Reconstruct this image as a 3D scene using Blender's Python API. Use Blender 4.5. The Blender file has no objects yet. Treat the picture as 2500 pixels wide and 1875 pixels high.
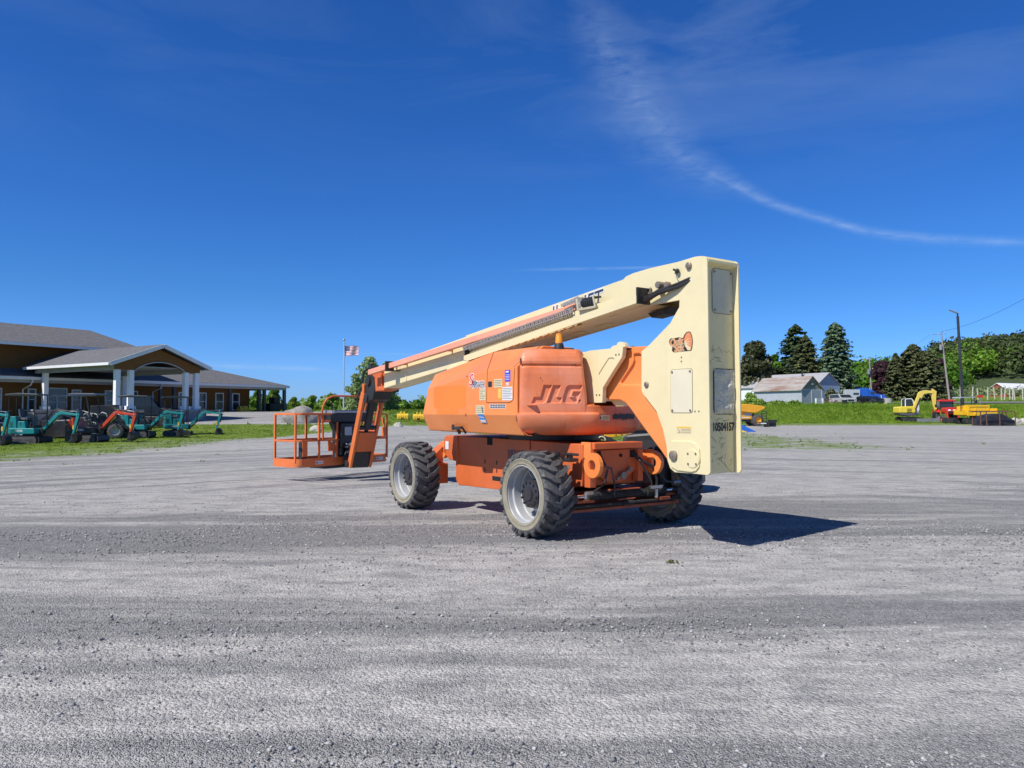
import bpy, bmesh, math, random
import numpy as np
from mathutils import Vector, Matrix, noise as mnoise
R = math.radians
rnd = random.Random(7)
sc = bpy.context.scene
col = sc.collection
# ------------------------------------------------------------------ camera
F, HOR, EYE = 1830.0, 1002.0, 1.45          # focal length and horizon of the 2500 px wide photograph, eye height
PITCH = math.atan((HOR - 937.5) / F)
cam_d = bpy.data.cameras.new('camera'); cam = bpy.data.objects.new('camera', cam_d); col.objects.link(cam)
cam_d.sensor_width = 36; cam_d.lens = F / 2500 * 36; cam_d.clip_end = 3000; cam_d.clip_start = .05
cam.location = (0, 0, EYE); cam.rotation_euler = (R(90) + PITCH, 0, 0)
sc.camera = cam
# ------------------------------------------------------------------ light
SUN = Vector((-.505, -.44, .742)).normalized()      # direction towards the sun, from the shadow of the mast
sl = bpy.data.lights.new('sun', 'SUN'); sl.energy = 5.0; sl.angle = R(.5); sl.color = (1, .955, .88)
so = bpy.data.objects.new('sun', sl); col.objects.link(so); so.location = (-30, -30, 50)
so.rotation_euler = SUN.to_track_quat('Z', 'Y').to_euler()
sc.view_settings.view_transform = 'Standard'; sc.view_settings.look = 'None'
sc.view_settings.exposure = 0; sc.view_settings.gamma = 1
w = bpy.data.worlds.new('World'); sc.world = w; w.use_nodes = True

class NT:                                            # tiny node helper
    def __init__(s, tree): s.t = tree; s.n = tree.nodes; s.l = tree.links
    def new(s, typ, **kw):
        n = s.n.new(typ)
        for k, v in kw.items(): setattr(n, k, v)
        return n
    def put(s, sock, v):
        if isinstance(v, bpy.types.NodeSocket): s.l.new(v, sock)
        elif v is not None:
            if hasattr(sock, 'default_value') and not isinstance(v, (tuple, list)) and hasattr(sock.default_value, '__len__'):
                v = (v,) * len(sock.default_value)
            if isinstance(v, (tuple, list)) and len(v) == 3 and sock.type == 'RGBA': v = (*v, 1)
            sock.default_value = v
    def m(s, op, a, b=None, c=None, clamp=False):
        n = s.new('ShaderNodeMath', operation=op, use_clamp=clamp)
        s.put(n.inputs[0], a); s.put(n.inputs[1], b)
        if c is not None: s.put(n.inputs[2], c)
        return n.outputs[0]
    def mr(s, v, a, b, c=0., d=1., smooth=False):
        n = s.new('ShaderNodeMapRange', clamp=True)
        if smooth: n.interpolation_type = 'SMOOTHSTEP'
        for i, q in enumerate((v, a, b, c, d)): s.put(n.inputs[i], q)
        return n.outputs[0]
    def mix(s, f, a, b, mode='MIX'):
        n = s.new('ShaderNodeMix', data_type='RGBA', blend_type=mode)
        s.put(n.inputs[0], f); s.put(n.inputs[6], a); s.put(n.inputs[7], b)
        return n.outputs[2]
    def noise(s, vec, scale, detail=3, rough=.55, dist=0):
        n = s.new('ShaderNodeTexNoise'); s.put(n.inputs['Vector'], vec)
        n.inputs['Scale'].default_value = scale; n.inputs['Detail'].default_value = detail
        n.inputs['Roughness'].default_value = rough; n.inputs['Distortion'].default_value = dist
        return n.outputs[0]
    def mapping(s, vec, scale=(1, 1, 1), rot=(0, 0, 0), loc=(0, 0, 0)):
        n = s.new('ShaderNodeMapping'); s.put(n.inputs[0], vec)
        n.inputs['Scale'].default_value = scale; n.inputs['Rotation'].default_value = rot; n.inputs['Location'].default_value = loc
        return n.outputs[0]

def build_world():
    q = NT(w.node_tree); bg = q.n['Background']
    sky = q.new('ShaderNodeTexSky'); sky.sky_type = 'NISHITA'; sky.sun_disc = False
    sky.sun_elevation = math.asin(SUN.z); sky.sun_rotation = math.atan2(SUN.x, SUN.y)
    sky.air_density = 1.0; sky.dust_density = .25; sky.ozone_density = 3.2; sky.altitude = 150
    hs = q.new('ShaderNodeHueSaturation'); hs.inputs['Saturation'].default_value = 1.22; hs.inputs['Value'].default_value = 1.0
    q.put(hs.inputs['Color'], sky.outputs[0]); sky0 = hs.outputs[0]
    tc = q.new('ShaderNodeTexCoord').outputs['Generated']
    sx = q.new('ShaderNodeSeparateXYZ'); q.put(sx.inputs[0], tc); X, Y, Z = sx.outputs
    az = q.m('ARCTAN2', X, Y)
    el = q.m('ARCSINE', Z)
    tint = q.mix(q.mr(el, 0.0, .14), (.50, .88, 2.0), (.43, .83, 1.42))     # a camera's deep blue
    tint = q.mix(q.mr(el, .50, .85, 0, 1, True), tint, (.085, .18, .34))
    skyc = q.mix(1.0, sky0, tint, 'MULTIPLY')
    # high thin cloud, laid out by compass bearing and elevation (radians)
    def be(px, py):
        x, y = (px - 1250) / F, -(py - 937.5) / F
        c, n = math.cos(PITCH), math.sin(PITCH); v = Vector((x, c - y * n, n + y * c)).normalized()
        return math.atan2(v.x, v.y), math.asin(v.z)
    def band(pts, wpts, spread, seed, scale, amt, rotn=0):
        a = [be(*p) for p in pts]; a0, a1 = a[0][0], a[-1][0]
        e0, e1 = min(p[1] for p in a), max(p[1] for p in a) + 1e-4
        t = q.mr(az, a0, a1)
        def curve(vals):
            fc = q.new('ShaderNodeFloatCurve'); cm = fc.mapping; c = cm.curves[0]
            while len(c.points) < len(vals): c.points.new(.5, .5)
            for i, (u, v) in enumerate(vals): c.points[i].location = (u, v)
            cm.update(); q.put(fc.inputs['Value'], t); return fc.outputs[0]
        cv = curve([((p[0] - a0) / (a1 - a0), (p[1] - e0) / (e1 - e0)) for p in a])
        elc = q.m('MULTIPLY_ADD', cv, e1 - e0, e0)
        wd = curve([((be(*p)[0] - a0) / (a1 - a0), v) for p, v in zip(pts, wpts)])
        cb = q.new('ShaderNodeCombineXYZ'); q.put(cb.inputs[0], az); q.put(cb.inputs[1], el); cb.inputs[2].default_value = seed
        warp = q.noise(q.mapping(cb.outputs[0], (8, 8, 1)), 1.0, 3)
        diff = q.m('ADD', q.m('SUBTRACT', el, elc), q.m('MULTIPLY', q.m('SUBTRACT', warp, .5), q.m('MULTIPLY', wd, spread * 1.2)))
        d = q.m('DIVIDE', q.m('ABSOLUTE', diff), q.m('MULTIPLY_ADD', wd, spread, .0012))
        fall = q.m('POWER', q.m('SUBTRACT', 1.0, d, clamp=True), 1.6)
        ns = q.noise(q.mapping(cb.outputs[0], scale, (0, 0, rotn)), 1.0, 6, .62, .6)
        ns = q.mr(ns, .3, .72, .15, 1)
        ends = q.m('MULTIPLY', q.mr(az, a0, a0 + .05), q.mr(az, a1 - .04, a1, 1, 0))
        return q.m('MULTIPLY', q.m('MULTIPLY', fall, ns), q.m('MULTIPLY', ends, amt))
    b1 = band([(1380, 60), (1480, 150), (1600, 290), (1700, 390), (1790, 445), (1880, 492), (2000, 530), (2150, 568), (2300, 584), (2560, 592)],
              [1, 1, .85, .55, .26, .11, .08, .07, .06, .06], .10, 3.1, (26, 95, 1), .21, -.8)
    b1b = band([(1700, 405), (1790, 452), (1880, 497), (2000, 533), (2150, 571), (2300, 586), (2560, 592)],
               [.12, .16, .22, .26, .28, .25, .22], .035, 8.1, (45, 130, 1), .18, .25)
    b2 = band([(470, 880), (560, 893), (700, 899), (840, 908)], [.5, 1, 1, .6], .0048, 5.2, (20, 20, 1), .32)
    b3 = band([(1240, 660), (1400, 657), (1560, 653), (1720, 646)], [.5, 1, 1, .6], .0022, 6.4, (14, 30, 1), .25)
    b4 = band([(860, 861), (960, 864), (1100, 868)], [.5, 1, .6], .0010, 6.4, (14, 30, 1), .2)
    cb = q.new('ShaderNodeCombineXYZ'); q.put(cb.inputs[0], az); q.put(cb.inputs[1], el)
    c1 = q.noise(q.mapping(cb.outputs[0], (2.2, 9, 1), (0, 0, -.22)), 1.0, 7, .6, .8)
    c1 = q.mr(c1, .45, .8, 0, .17)
    c1 = q.m('MULTIPLY', c1, q.m('MULTIPLY', q.mr(el, .25, .42), q.mr(az, -.2, .25, .35, 1)))
    tot = c1
    for b in (b1, b1b, b2, b3, b4): tot = q.m('ADD', tot, b, clamp=True)
    colr = q.mix(tot, skyc, (6.0, 7.8, 10.2))
    q.put(bg.inputs['Color'], colr); bg.inputs['Strength'].default_value = .088
build_world()

# ------------------------------------------------------------------ measuring: a photo pixel put on a known plane
CC, SS = math.cos(PITCH), math.sin(PITCH)
def ray(px, py):
    x, y = (px - 1250) / F, -(py - 937.5) / F
    return Vector((x, CC - y * SS, SS + y * CC))
def atd(px, py, d):                       # world point at depth (y) d
    r = ray(px, py); return Vector((0, 0, EYE)) + r * (d / r.y)
def xd(px, d): return (px - 1250) / F * d  # sideways metres at depth d
def zd(py, d): return EYE + (HOR - py) / F * d
YAW = R(34.4); LO = Vector((1.144, 9.274, 0))
LX = Vector((-math.sin(YAW), math.cos(YAW), 0)); LY = Vector((-math.cos(YAW), -math.sin(YAW), 0)); LZ = Vector((0, 0, 1))
def lift(px, py, ax, val):                # machine-frame point of the lift on plane axis=val
    r = ray(px, py); A = (LX, LY, LZ)[ax]; C = Vector((0, 0, EYE)) - LO
    P = C + r * ((val - A.dot(C)) / A.dot(r))
    return (P.dot(LX), P.dot(LY), P.z)
def lxz(pts, y): return [(lambda p: (p[0], p[2]))(lift(a, b, 1, y)) for a, b in pts]

# ------------------------------------------------------------------ materials
MATS = {}
def new_mat(name):
    m = bpy.data.materials.new(name); m.use_nodes = True
    q = NT(m.node_tree); b = q.n['Principled BSDF']; return m, q, b
def paint(name, c, rough=.45, var=.12, dirt=.25, dirtc=(.20, .17, .14), metal=0, spec=.5, scale=2.0, bump=.0, streak=0.0, fade=None, bdist=.01):
    if name in MATS: return MATS[name]
    m, q, b = new_mat(name)
    tc = q.new('ShaderNodeTexCoord').outputs['Object']
    n1 = q.noise(tc, scale, 5, .6)
    dark = tuple(x * (1 - var * 1.6) for x in c); lite = tuple(min(1, x * (1 + var) + var * .08) for x in c)
    cc = q.mix(q.mr(n1, .3, .7), dark, lite)
    if fade:
        nf = q.noise(q.mapping(tc, (1, 1, 1.6)), scale * .7, 4, .6, .5)
        cc = q.mix(q.mr(nf, .42, .72, 0, .85), cc, fade)
    if dirt:
        n2 = q.noise(tc, scale * 6, 6, .7); n3 = q.noise(q.mapping(tc, (1, 1, .12)), scale * 9, 4, .6)
        g = q.m('MULTIPLY', q.mr(n2, .5, .75), dirt)
        cc = q.mix(g, cc, dirtc)
        if streak: cc = q.mix(q.mr(n3, .58, .75, 0, streak), cc, dirtc)
    q.put(b.inputs['Base Color'], cc)
    q.put(b.inputs['Roughness'], q.mr(n1, .2, .8, max(.05, rough - .1), min(1, rough + .15)))
    b.inputs['Metallic'].default_value = metal
    b.inputs['Specular IOR Level'].default_value = spec
    if bump:
        bp = q.new('ShaderNodeBump'); bp.inputs['Strength'].default_value = bump; bp.inputs['Distance'].default_value = bdist
        q.put(bp.inputs['Height'], q.noise(tc, scale * 8, 5, .6)); q.put(b.inputs['Normal'], bp.outputs[0])
    MATS[name] = m; return m
def leafmat(name, c1, c2, scale=.6, trans=.25):
    m, q, b = new_mat(name)
    tc = q.new('ShaderNodeTexCoord').outputs['Object']; gi = q.new('ShaderNodeNewGeometry').outputs['Random Per Island']
    cc = q.mix(q.mr(q.noise(tc, scale, 3), .3, .7), c1, c2)
    hv = q.new('ShaderNodeHueSaturation'); q.put(hv.inputs['Color'], cc); q.put(hv.inputs['Value'], q.mr(gi, 0, 1, .6, 1.45)); q.put(hv.inputs['Hue'], q.mr(gi, 0, 1, .485, .515))
    q.put(b.inputs['Base Color'], hv.outputs[0]); b.inputs['Roughness'].default_value = .6
    b.inputs['Specular IOR Level'].default_value = .25
    tr = q.new('ShaderNodeBsdfTranslucent'); q.put(tr.inputs[0], hv.outputs[0])
    mx = q.new('ShaderNodeMixShader'); mx.inputs[0].default_value = trans
    q.put(mx.inputs[1], b.outputs[0]); q.put(mx.inputs[2], tr.outputs[0])
    q.l.new(mx.outputs[0], q.n['Material Output'].inputs[0])
    return m
ORANGE = (.88, .265, .07); CREAMC = (.76, .68, .43)
M = dict(
    orange=paint('orange_paint', ORANGE, .32, .03, .07, (.30, .12, .06), fade=(.90, .33, .10), streak=.06, scale=1.2),
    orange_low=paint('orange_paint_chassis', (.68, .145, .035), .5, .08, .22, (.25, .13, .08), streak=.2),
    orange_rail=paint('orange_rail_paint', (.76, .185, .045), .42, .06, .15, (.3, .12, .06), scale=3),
    orange_pure=paint('orange_unfaded', (.86, .235, .035), .4, .03, .05),
    cover=paint('orange_moulded', (.74, .20, .07), .33, .07, .16, (.36, .10, .05), fade=(.84, .35, .22), streak=.38, scale=1.8),
    pink=paint('faded_pink_orange', (.88, .37, .24), .5, .06, .2, (.45, .2, .12), streak=.1),
    cream=paint('cream_paint', (.78, .68, .40), .42, .03, .10, (.40, .32, .2), streak=.10, scale=1.0),
    cream_rust=paint('cream_back', (.86, .74, .36), .45, .05, .22, (.30, .22, .12), streak=.2, scale=1.6),
    black=paint('black_plastic', (.018, .018, .02), .45, .2, .25, (.09, .085, .08)),
    blackm=paint('black_metal', (.025, .025, .028), .4, .2, .3, (.1, .09, .085), metal=.2),
    rubber=paint('tyre_rubber', (.075, .075, .078), .75, .2, .75, (.22, .21, .195), scale=5, bump=.3),
    sidewall=paint('dusty_sidewall', (.30, .27, .19), .8, .15, .5, (.14, .13, .1), scale=6, bump=.3),
    rim=paint('rim_paint', (.45, .455, .46), .35, .05, .25, (.3, .27, .22), streak=.2, scale=4),
    grey=paint('grey_metal', (.42, .43, .45), .4, .06, .2, metal=.5),
    steel=paint('bare_steel', (.5, .49, .46), .35, .1, .4, (.25, .18, .12), metal=.8, scale=8),
    pinmetal=paint('weathered_pin', (.30, .25, .2), .5, .15, .5, (.2, .12, .07), metal=.5, scale=12),
    white=paint('white_paint', (.78, .79, .8), .5, .03, .1),
    white_sheet=paint('white_sheet', (.86, .87, .9), .5, .02, .0),
    darkhole=paint('dark_opening', (.012, .011, .011), .9, .1, 0),
    teal=paint('teal_paint', (.012, .24, .25), .35, .06, .12, (.1, .15, .13), scale=3),
    red=paint('red_paint', (.62, .035, .025), .32, .06, .12, scale=3),
    redor=paint('red_orange_paint', (.58, .05, .015), .35, .06, .12, scale=3),
    yellow=paint('yellow_paint', (.86, .56, .045), .38, .05, .14, scale=3),
    pyellow=paint('pale_yellow_paint', (.85, .66, .12), .38, .05, .12, scale=3),
    oyellow=paint('orange_yellow_paint', (.85, .40, .02), .38, .05, .12, scale=3),
    blue=paint('blue_paint', (.015, .12, .55), .3, .05, .1, scale=3),
    rust=paint('rusty_steel', (.16, .06, .035), .8, .25, .4, (.08, .05, .04), scale=8),
    wood=paint('weathered_wood', (.24, .22, .19), .85, .15, .4, (.12, .1, .09), scale=4),
    amber=paint('amber_lens', (.85, .30, .01), .15, .05, 0, spec=.8),
    glass=paint('dark_glass', (.02, .03, .035), .06, .1, 0, spec=.9),
    concrete=paint('concrete', (.42, .41, .39), .85, .08, .3, (.25, .24, .22), scale=3),
    dent=paint('dented_plate', (.80, .76, .56), .3, .06, .22, (.2, .15, .1), metal=.0, scale=4, bump=.9, bdist=.05),
    slate=paint('slate_lettering', (.045, .055, .085), .45, .05, 0),
    label=paint('label_white', (.75, .74, .72), .5, .03, .1),
    labelc=paint('label_cream', (.70, .60, .36), .5, .03, .1),
    labely=paint('label_yellow', (.8, .5, .06), .5, .03, .1),
    decalblue=paint('decal_blue', (.03, .06, .62), .4, .05, 0),
    rock=paint('rock', (.36, .34, .31), .9, .2, .4, (.16, .15, .14), scale=3, bump=.8, bdist=.1),
    palerock=paint('pale_rock', (.56, .52, .46), .9, .15, .3, (.3, .27, .24), scale=3, bump=.8, bdist=.08),
    chrome=paint('chrome_rod', (.75, .75, .76), .12, .02, .1, metal=1),
    bark=paint('bark', (.10, .08, .065), .9, .2, .3, (.05, .04, .03), scale=5, bump=.5),
    redsign=paint('red_sign', (.65, .03, .03), .5, .03, .05),
)

# ------------------------------------------------------------------ mesh helpers
SPLIT = {'valve', 'hose_fitting', 'hose', 'bolt', 'slot', 'opening', 'paint_chip', 'hole', 'hinge', 'insulator', 'control_lever', 'canopy_post', 'side_window', 'cab_post', 'porch_beam', 'gutter', 'pivot_pin', 'underside_pad', 'cylinder_rod', 'rail_bracket', 'handle', 'hose_bundle', 'downspout', 'chimney', 'handlebar', 'pad_and_dark_fill', 'tray_end', 'barn_lamp', 'grille', 'ear', 'bark'}
class MB:
    def __init__(s): s.v = []; s.f = []; s.mi = []; s.cur = 0
    def add(s, vs, fs):
        o = len(s.v); s.v += [tuple(v) for v in vs]
        s.f += [tuple(i + o for i in f) for f in fs]; s.mi += [s.cur] * len(fs); return s
    def box(s, x0, x1, y0, y1, z0, z1, mat=None):
        vs = [Vector((x, y, z)) for z in (z0, z1) for y in (y0, y1) for x in (x0, x1)]
        if mat: vs = [mat @ v for v in vs]
        return s.add(vs, [(0, 2, 3, 1), (4, 5, 7, 6), (0, 1, 5, 4), (2, 6, 7, 3), (0, 4, 6, 2), (1, 3, 7, 5)])
    def bar(s, p0, p1, wd, h, up=(0, 0, 1)):      # box along p0-p1; wd across, h along 'up'
        p0, p1 = Vector(p0), Vector(p1); d = (p1 - p0).normalized(); u = Vector(up)
        r = d.cross(u)
        if r.length < 1e-4: r = d.cross(Vector((1, 0, 0)))
        r.normalize(); u = r.cross(d)
        vs = [p + r * a * wd / 2 + u * b * h / 2 for p in (p0, p1) for a, b in ((-1, -1), (1, -1), (1, 1), (-1, 1))]
        return s.add(vs, [(3, 2, 1, 0), (4, 5, 6, 7), (0, 1, 5, 4), (1, 2, 6, 5), (2, 3, 7, 6), (3, 0, 4, 7)])
    def tube(s, pts, r, n=8, cap=True, closed=False):
        pts = [Vector(p) for p in pts]; k = len(pts); rings = []; prev = None
        rr = r if isinstance(r, (list, tuple)) else [r] * k
        for i, p in enumerate(pts):
            a = pts[i - 1] if (i or closed) else p; b = pts[(i + 1) % k] if (i < k - 1 or closed) else p
            d = (b - a).normalized()
            if prev is None:
                u = d.cross(Vector((0, 0, 1)))
                if u.length < 1e-3: u = d.cross(Vector((1, 0, 0)))
            else: u = prev - d * prev.dot(d)
            u.normalize(); prev = u; v = d.cross(u)
            rings.append([p + (u * math.cos(2 * math.pi * j / n) + v * math.sin(2 * math.pi * j / n)) * rr[i] for j in range(n)])
        vs = [q for g in rings for q in g]; fs = []
        for i in range(k if closed else k - 1):
            i2 = (i + 1) % k
            for j in range(n): fs.append((i * n + j, i * n + (j + 1) % n, i2 * n + (j + 1) % n, i2 * n + j))
        if cap and not closed: fs += [tuple(range(n))[::-1], tuple((k - 1) * n + j for j in range(n))]
        return s.add(vs, fs)
    def cyl(s, p0, p1, r, n=16, r1=None): return s.tube([p0, p1], [r, r if r1 is None else r1], n)
    def lathe(s, prof, c=(0, 0, 0), axis='Z', n=32):    # prof: (radius, along)
        c = Vector(c); vs = []; fs = []; k = len(prof)
        for i in range(n):
            a = 2 * math.pi * i / n; ca, sa = math.cos(a), math.sin(a)
            for r, h in prof:
                v = {'Z': (r * ca, r * sa, h), 'Y': (r * sa, h, r * ca), 'X': (h, r * ca, r * sa)}[axis]
                vs.append(c + Vector(v))
        for i in range(n):
            for j in range(k - 1):
                fs.append((i * k + j, ((i + 1) % n) * k + j, ((i + 1) % n) * k + j + 1, i * k + j + 1))
        return s.add(vs, fs)
    def prism(s, poly, a0, a1, axis='Y', mat=None):    # poly in the plane across axis, extruded a0..a1
        mk = {'Y': lambda p, a: (p[0], a, p[1]), 'X': lambda p, a: (a, p[0], p[1]), 'Z': lambda p, a: (p[0], p[1], a)}[axis]
        k = len(poly); vs = [Vector(mk(p, a0)) for p in poly] + [Vector(mk(p, a1)) for p in poly]
        if mat: vs = [mat @ v for v in vs]
        return s.add(vs, [tuple(range(k)), tuple(range(2 * k - 1, k - 1, -1))] + [(i, i + k, (i + 1) % k + k, (i + 1) % k) for i in range(k)])
    def ball(s, c, r, seg=10, rings=6, jit=0, seed=0, sq=(1, 1, 1)):
        c = Vector(c); vs = []; fs = []
        for i in range(rings + 1):
            t = math.pi * i / rings
            for j in range(seg):
                a = 2 * math.pi * j / seg; d = Vector((math.sin(t) * math.cos(a), math.sin(t) * math.sin(a), math.cos(t)))
                k = 1 + (jit * mnoise.noise(d * 1.7 + Vector((seed, seed * .7, 0))) if jit else 0)
                vs.append(c + Vector((d.x * r * sq[0], d.y * r * sq[1], d.z * r * sq[2])) * k)
        for i in range(rings):
            for j in range(seg): fs.append((i * seg + j, (i + 1) * seg + j, (i + 1) * seg + (j + 1) % seg, i * seg + (j + 1) % seg))
        return s.add(vs, fs)
    def islands(s):
        p = list(range(len(s.v)))
        def f(i):
            while p[i] != i: p[i] = p[p[i]]; i = p[i]
            return i
        for fc in s.f:
            a = f(fc[0])
            for j in fc[1:]: p[f(j)] = a
        g = {}
        for k, fc in enumerate(s.f): g.setdefault(f(fc[0]), []).append(k)
        out = []
        for ks in g.values():
            m = MB(); mp = {}
            for k in ks:
                nf = []
                for i in s.f[k]:
                    if i not in mp: mp[i] = len(m.v); m.v.append(s.v[i])
                    nf.append(mp[i])
                m.f.append(tuple(nf)); m.mi.append(s.mi[k])
            out.append(m)
        return out
    def build(s, name, mat, parent=None, bevel=0, smooth=False, seg=2, auto=None, weld=True, whole=False):
        if name in SPLIT and not whole:
            ms = s.islands()
            if 1 < len(ms) < 40: return [m.build(name, mat, parent, bevel, smooth, seg, auto, weld, True) for m in ms][0]
        me = bpy.data.meshes.new(name); me.from_pydata(s.v, [], s.f)
        mats = mat if isinstance(mat, (list, tuple)) else [mat]
        for m_ in mats: me.materials.append(m_)
        if len(mats) > 1: me.polygons.foreach_set('material_index', s.mi)
        bm = bmesh.new(); bm.from_mesh(me)
        if weld: bmesh.ops.remove_doubles(bm, verts=bm.verts, dist=1e-5)
        bmesh.ops.recalc_face_normals(bm, faces=bm.faces)
        if smooth:
            for f in bm.faces: f.smooth = True
            for e in bm.edges:
                if len(e.link_faces) == 2 and e.calc_face_angle(0) > R(auto or 40): e.smooth = False
        bm.to_mesh(me); bm.free(); me.update()
        o = bpy.data.objects.new(name, me); col.objects.link(o)
        if parent: o.parent = parent
        if bevel:
            b = o.modifiers.new('bevel', 'BEVEL'); b.width = bevel; b.segments = seg; b.limit_method = 'ANGLE'; b.angle_limit = R(35); b.harden_normals = False
        return o
def tag(o, label=None, cat=None, group=None, kind=None):
    if label: o['label'] = label
    if cat: o['category'] = cat
    if group: o['group'] = group
    if kind: o['kind'] = kind
    return o
def thing(name, label, cat, loc=(0, 0, 0), rz=0, group=None):
    o = bpy.data.objects.new(name, None); o.empty_display_size = .3; col.objects.link(o)
    o.location = loc; o.rotation_euler = (0, 0, rz); return tag(o, label, cat, group)
def kids(o): return [c for c in KIDS.get(o.name, [])]
KIDS = {}
def copy_tree(o, parent=None, allobj=None):
    c = o.copy(); col.objects.link(c)
    if parent: c.parent = parent
    for ch in [x for x in (allobj or list(bpy.data.objects)) if x.parent == o]: copy_tree(ch, c, allobj)
    return c
def text_mesh(txt, size, thick=.0015, shear=0, offset=0.0, sx=1.0, align='CENTER'):
    cu = bpy.data.curves.new('t', 'FONT'); cu.body = txt; cu.size = size; cu.extrude = thick; cu.shear = shear; cu.offset = offset
    cu.align_x = align; cu.align_y = 'CENTER'; cu.resolution_u = 3
    o = bpy.data.objects.new('t', cu); col.objects.link(o)
    dg = bpy.context.evaluated_depsgraph_get(); me = bpy.data.meshes.new_from_object(o.evaluated_get(dg))
    bpy.data.objects.remove(o); bpy.data.curves.remove(cu)
    for v in me.vertices: v.co.x *= sx
    return me
def text(name, txt, size, mat, parent, mtx, thick=.0015, shear=0, offset=0.0, sx=1.0):
    me = text_mesh(txt, size, thick, shear, offset, sx); me.name = name; me.materials.clear(); me.materials.append(mat)
    me.transform(mtx); o = bpy.data.objects.new(name, me); col.objects.link(o); o.parent = parent; return o
def mtx_side(x, y, z, rot=0):     # text frame on a face looking +Y of the lift (reads from the viewer's left side): right = -X
    m = Matrix(((-1, 0, 0, x), (0, 0, 1, y), (0, 1, 0, z), (0, 0, 0, 1)))
    return m @ Matrix.Rotation(rot, 4, 'Z')
def mtx_rear(x, y, z, rot=0):     # on a face looking -X: right = -Y
    m = Matrix(((0, 0, -1, x), (-1, 0, 0, y), (0, 1, 0, z), (0, 0, 0, 1)))
    return m @ Matrix.Rotation(rot, 4, 'Z')
def rrect(x0, x1, z0, z1, r, n=4):
    p = []
    for cx, cz, a in ((x1 - r, z1 - r, 0), (x0 + r, z1 - r, 90), (x0 + r, z0 + r, 180), (x1 - r, z0 + r, 270)):
        for i in range(n + 1): t = R(a + 90 * i / n); p.append((cx + r * math.cos(t), cz + r * math.sin(t)))
    return p
def sstep(a, b, x):
    t = np.clip((np.asarray(x, float) - a) / (b - a), 0, 1); return t * t * (3 - 2 * t)
# ------------------------------------------------------------------ ground, grass, road, hill
def height(x, y):
    x = np.asarray(x, float); y = np.asarray(y, float)
    left = np.clip(y - 40, 0, 26) * .05 * sstep(-2, -10, x)
    rt = sstep(4, 16, x)
    berm = 2.0 * sstep(85, 97, y) + np.clip(y - 97, 0, 400) * .03
    mid = np.clip(y - 66, 0, 400) * .006 * (1 - rt)
    return left + rt * berm + mid
def hz(x, y): return float(height(x, y))
def edge_x(y): return np.interp(y, [0, 17, 21.6, 25.8, 38, 46, 53, 60, 75, 85, 97], [-40, -18, -14.7, -13.4, -13.4, -10.0, -6.5, 0, 6, 9, 10])
rs = np.random.RandomState(3)
def vnoise(x, y, s, seed=0):
    out = np.empty(len(x))
    for i in range(len(x)): out[i] = mnoise.noise(Vector((x[i] / s, y[i] / s, seed)))
    return out
def grass_mask(x, y):
    """0..1: how much grass grows at a place (solid lawn 1, weedy gravel .3)"""
    x = np.asarray(x, float); y = np.asarray(y, float)
    e = edge_x(y)
    left = .50 * sstep(2.5, -1.5, x - e) + .50 * sstep(-3.0, -7.5, x - e) + .5 * sstep(38, 44, y) * sstep(0.5, -1.5, x - e)
    left = np.minimum(left, 1)
    drive = sstep(49.5, 51, y) * sstep(-11, -13, x) * sstep(75, 70, y)            # drive before the building
    left = left * (1 - drive)
    lot = sstep(28, 30, y) * 0
    berm = sstep(4, 12, x) * sstep(82, 87, y)
    weeds = .42 * sstep(24, 30, y) * sstep(60, 48, y) * sstep(6, 9, x) * sstep(19, 13, x)
    strip = .5 * sstep(66, 76, y) * sstep(8, 14, x)
    cor = .55 * sstep(33, 40, y) * sstep(20, 26, x) * sstep(70, 50, y) * 0
    far = sstep(95, 110, y) * (1 - sstep(4, 12, x))
    behind = .8 * sstep(33, 38, y) * sstep(60, 50, y) * sstep(-4, 0, x) * sstep(8, 5, x)
    return np.clip(np.maximum.reduce([left, berm, weeds, strip, far, behind, lot, cor]), 0, 1)
def axis_vals(a, b, near, grow, mx):
    v = [0.0]
    while v[-1] < b: v.append(v[-1] + min(mx, near + grow * abs(v[-1])))
    u = [0.0]
    while u[-1] > a: u.append(u[-1] - min(mx, near + grow * abs(u[-1])))
    return np.array(sorted(set(u + v)))
xs = axis_vals(-420, 420, .35, .02, 12); ys = axis_vals(-40, 900, .4, .012, 14)
gx, gy = np.meshgrid(xs, ys); gxf, gyf = gx.ravel(), gy.ravel(); gz = height(gxf, gyf)
near = (np.abs(gxf) < 40) & (gyf < 60)
gz = gz + np.where(near, .012 * np.sin(gyf * 1.9 + 1.3 * np.sin(gxf * .31)) * np.sin(gxf * .8 + gyf * .3), 0) * (np.hypot(gxf - 1, gyf - 11) > 5)
me = bpy.data.meshes.new('ground'); nx = len(xs)
idx = np.arange(len(gxf)).reshape(gx.shape)
fs = np.stack([idx[:-1, :-1], idx[:-1, 1:], idx[1:, 1:], idx[1:, :-1]], -1).reshape(-1, 4)
me.from_pydata(np.stack([gxf, gyf, gz], 1).tolist(), [], fs.tolist())
at = me.attributes.new('grass', 'FLOAT', 'POINT'); at.data.foreach_set('value', grass_mask(gxf, gyf).astype(np.float32))
for p in me.polygons: p.use_smooth = True
ground = bpy.data.objects.new('ground', me); col.objects.link(ground); tag(ground, kind='structure')

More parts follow.
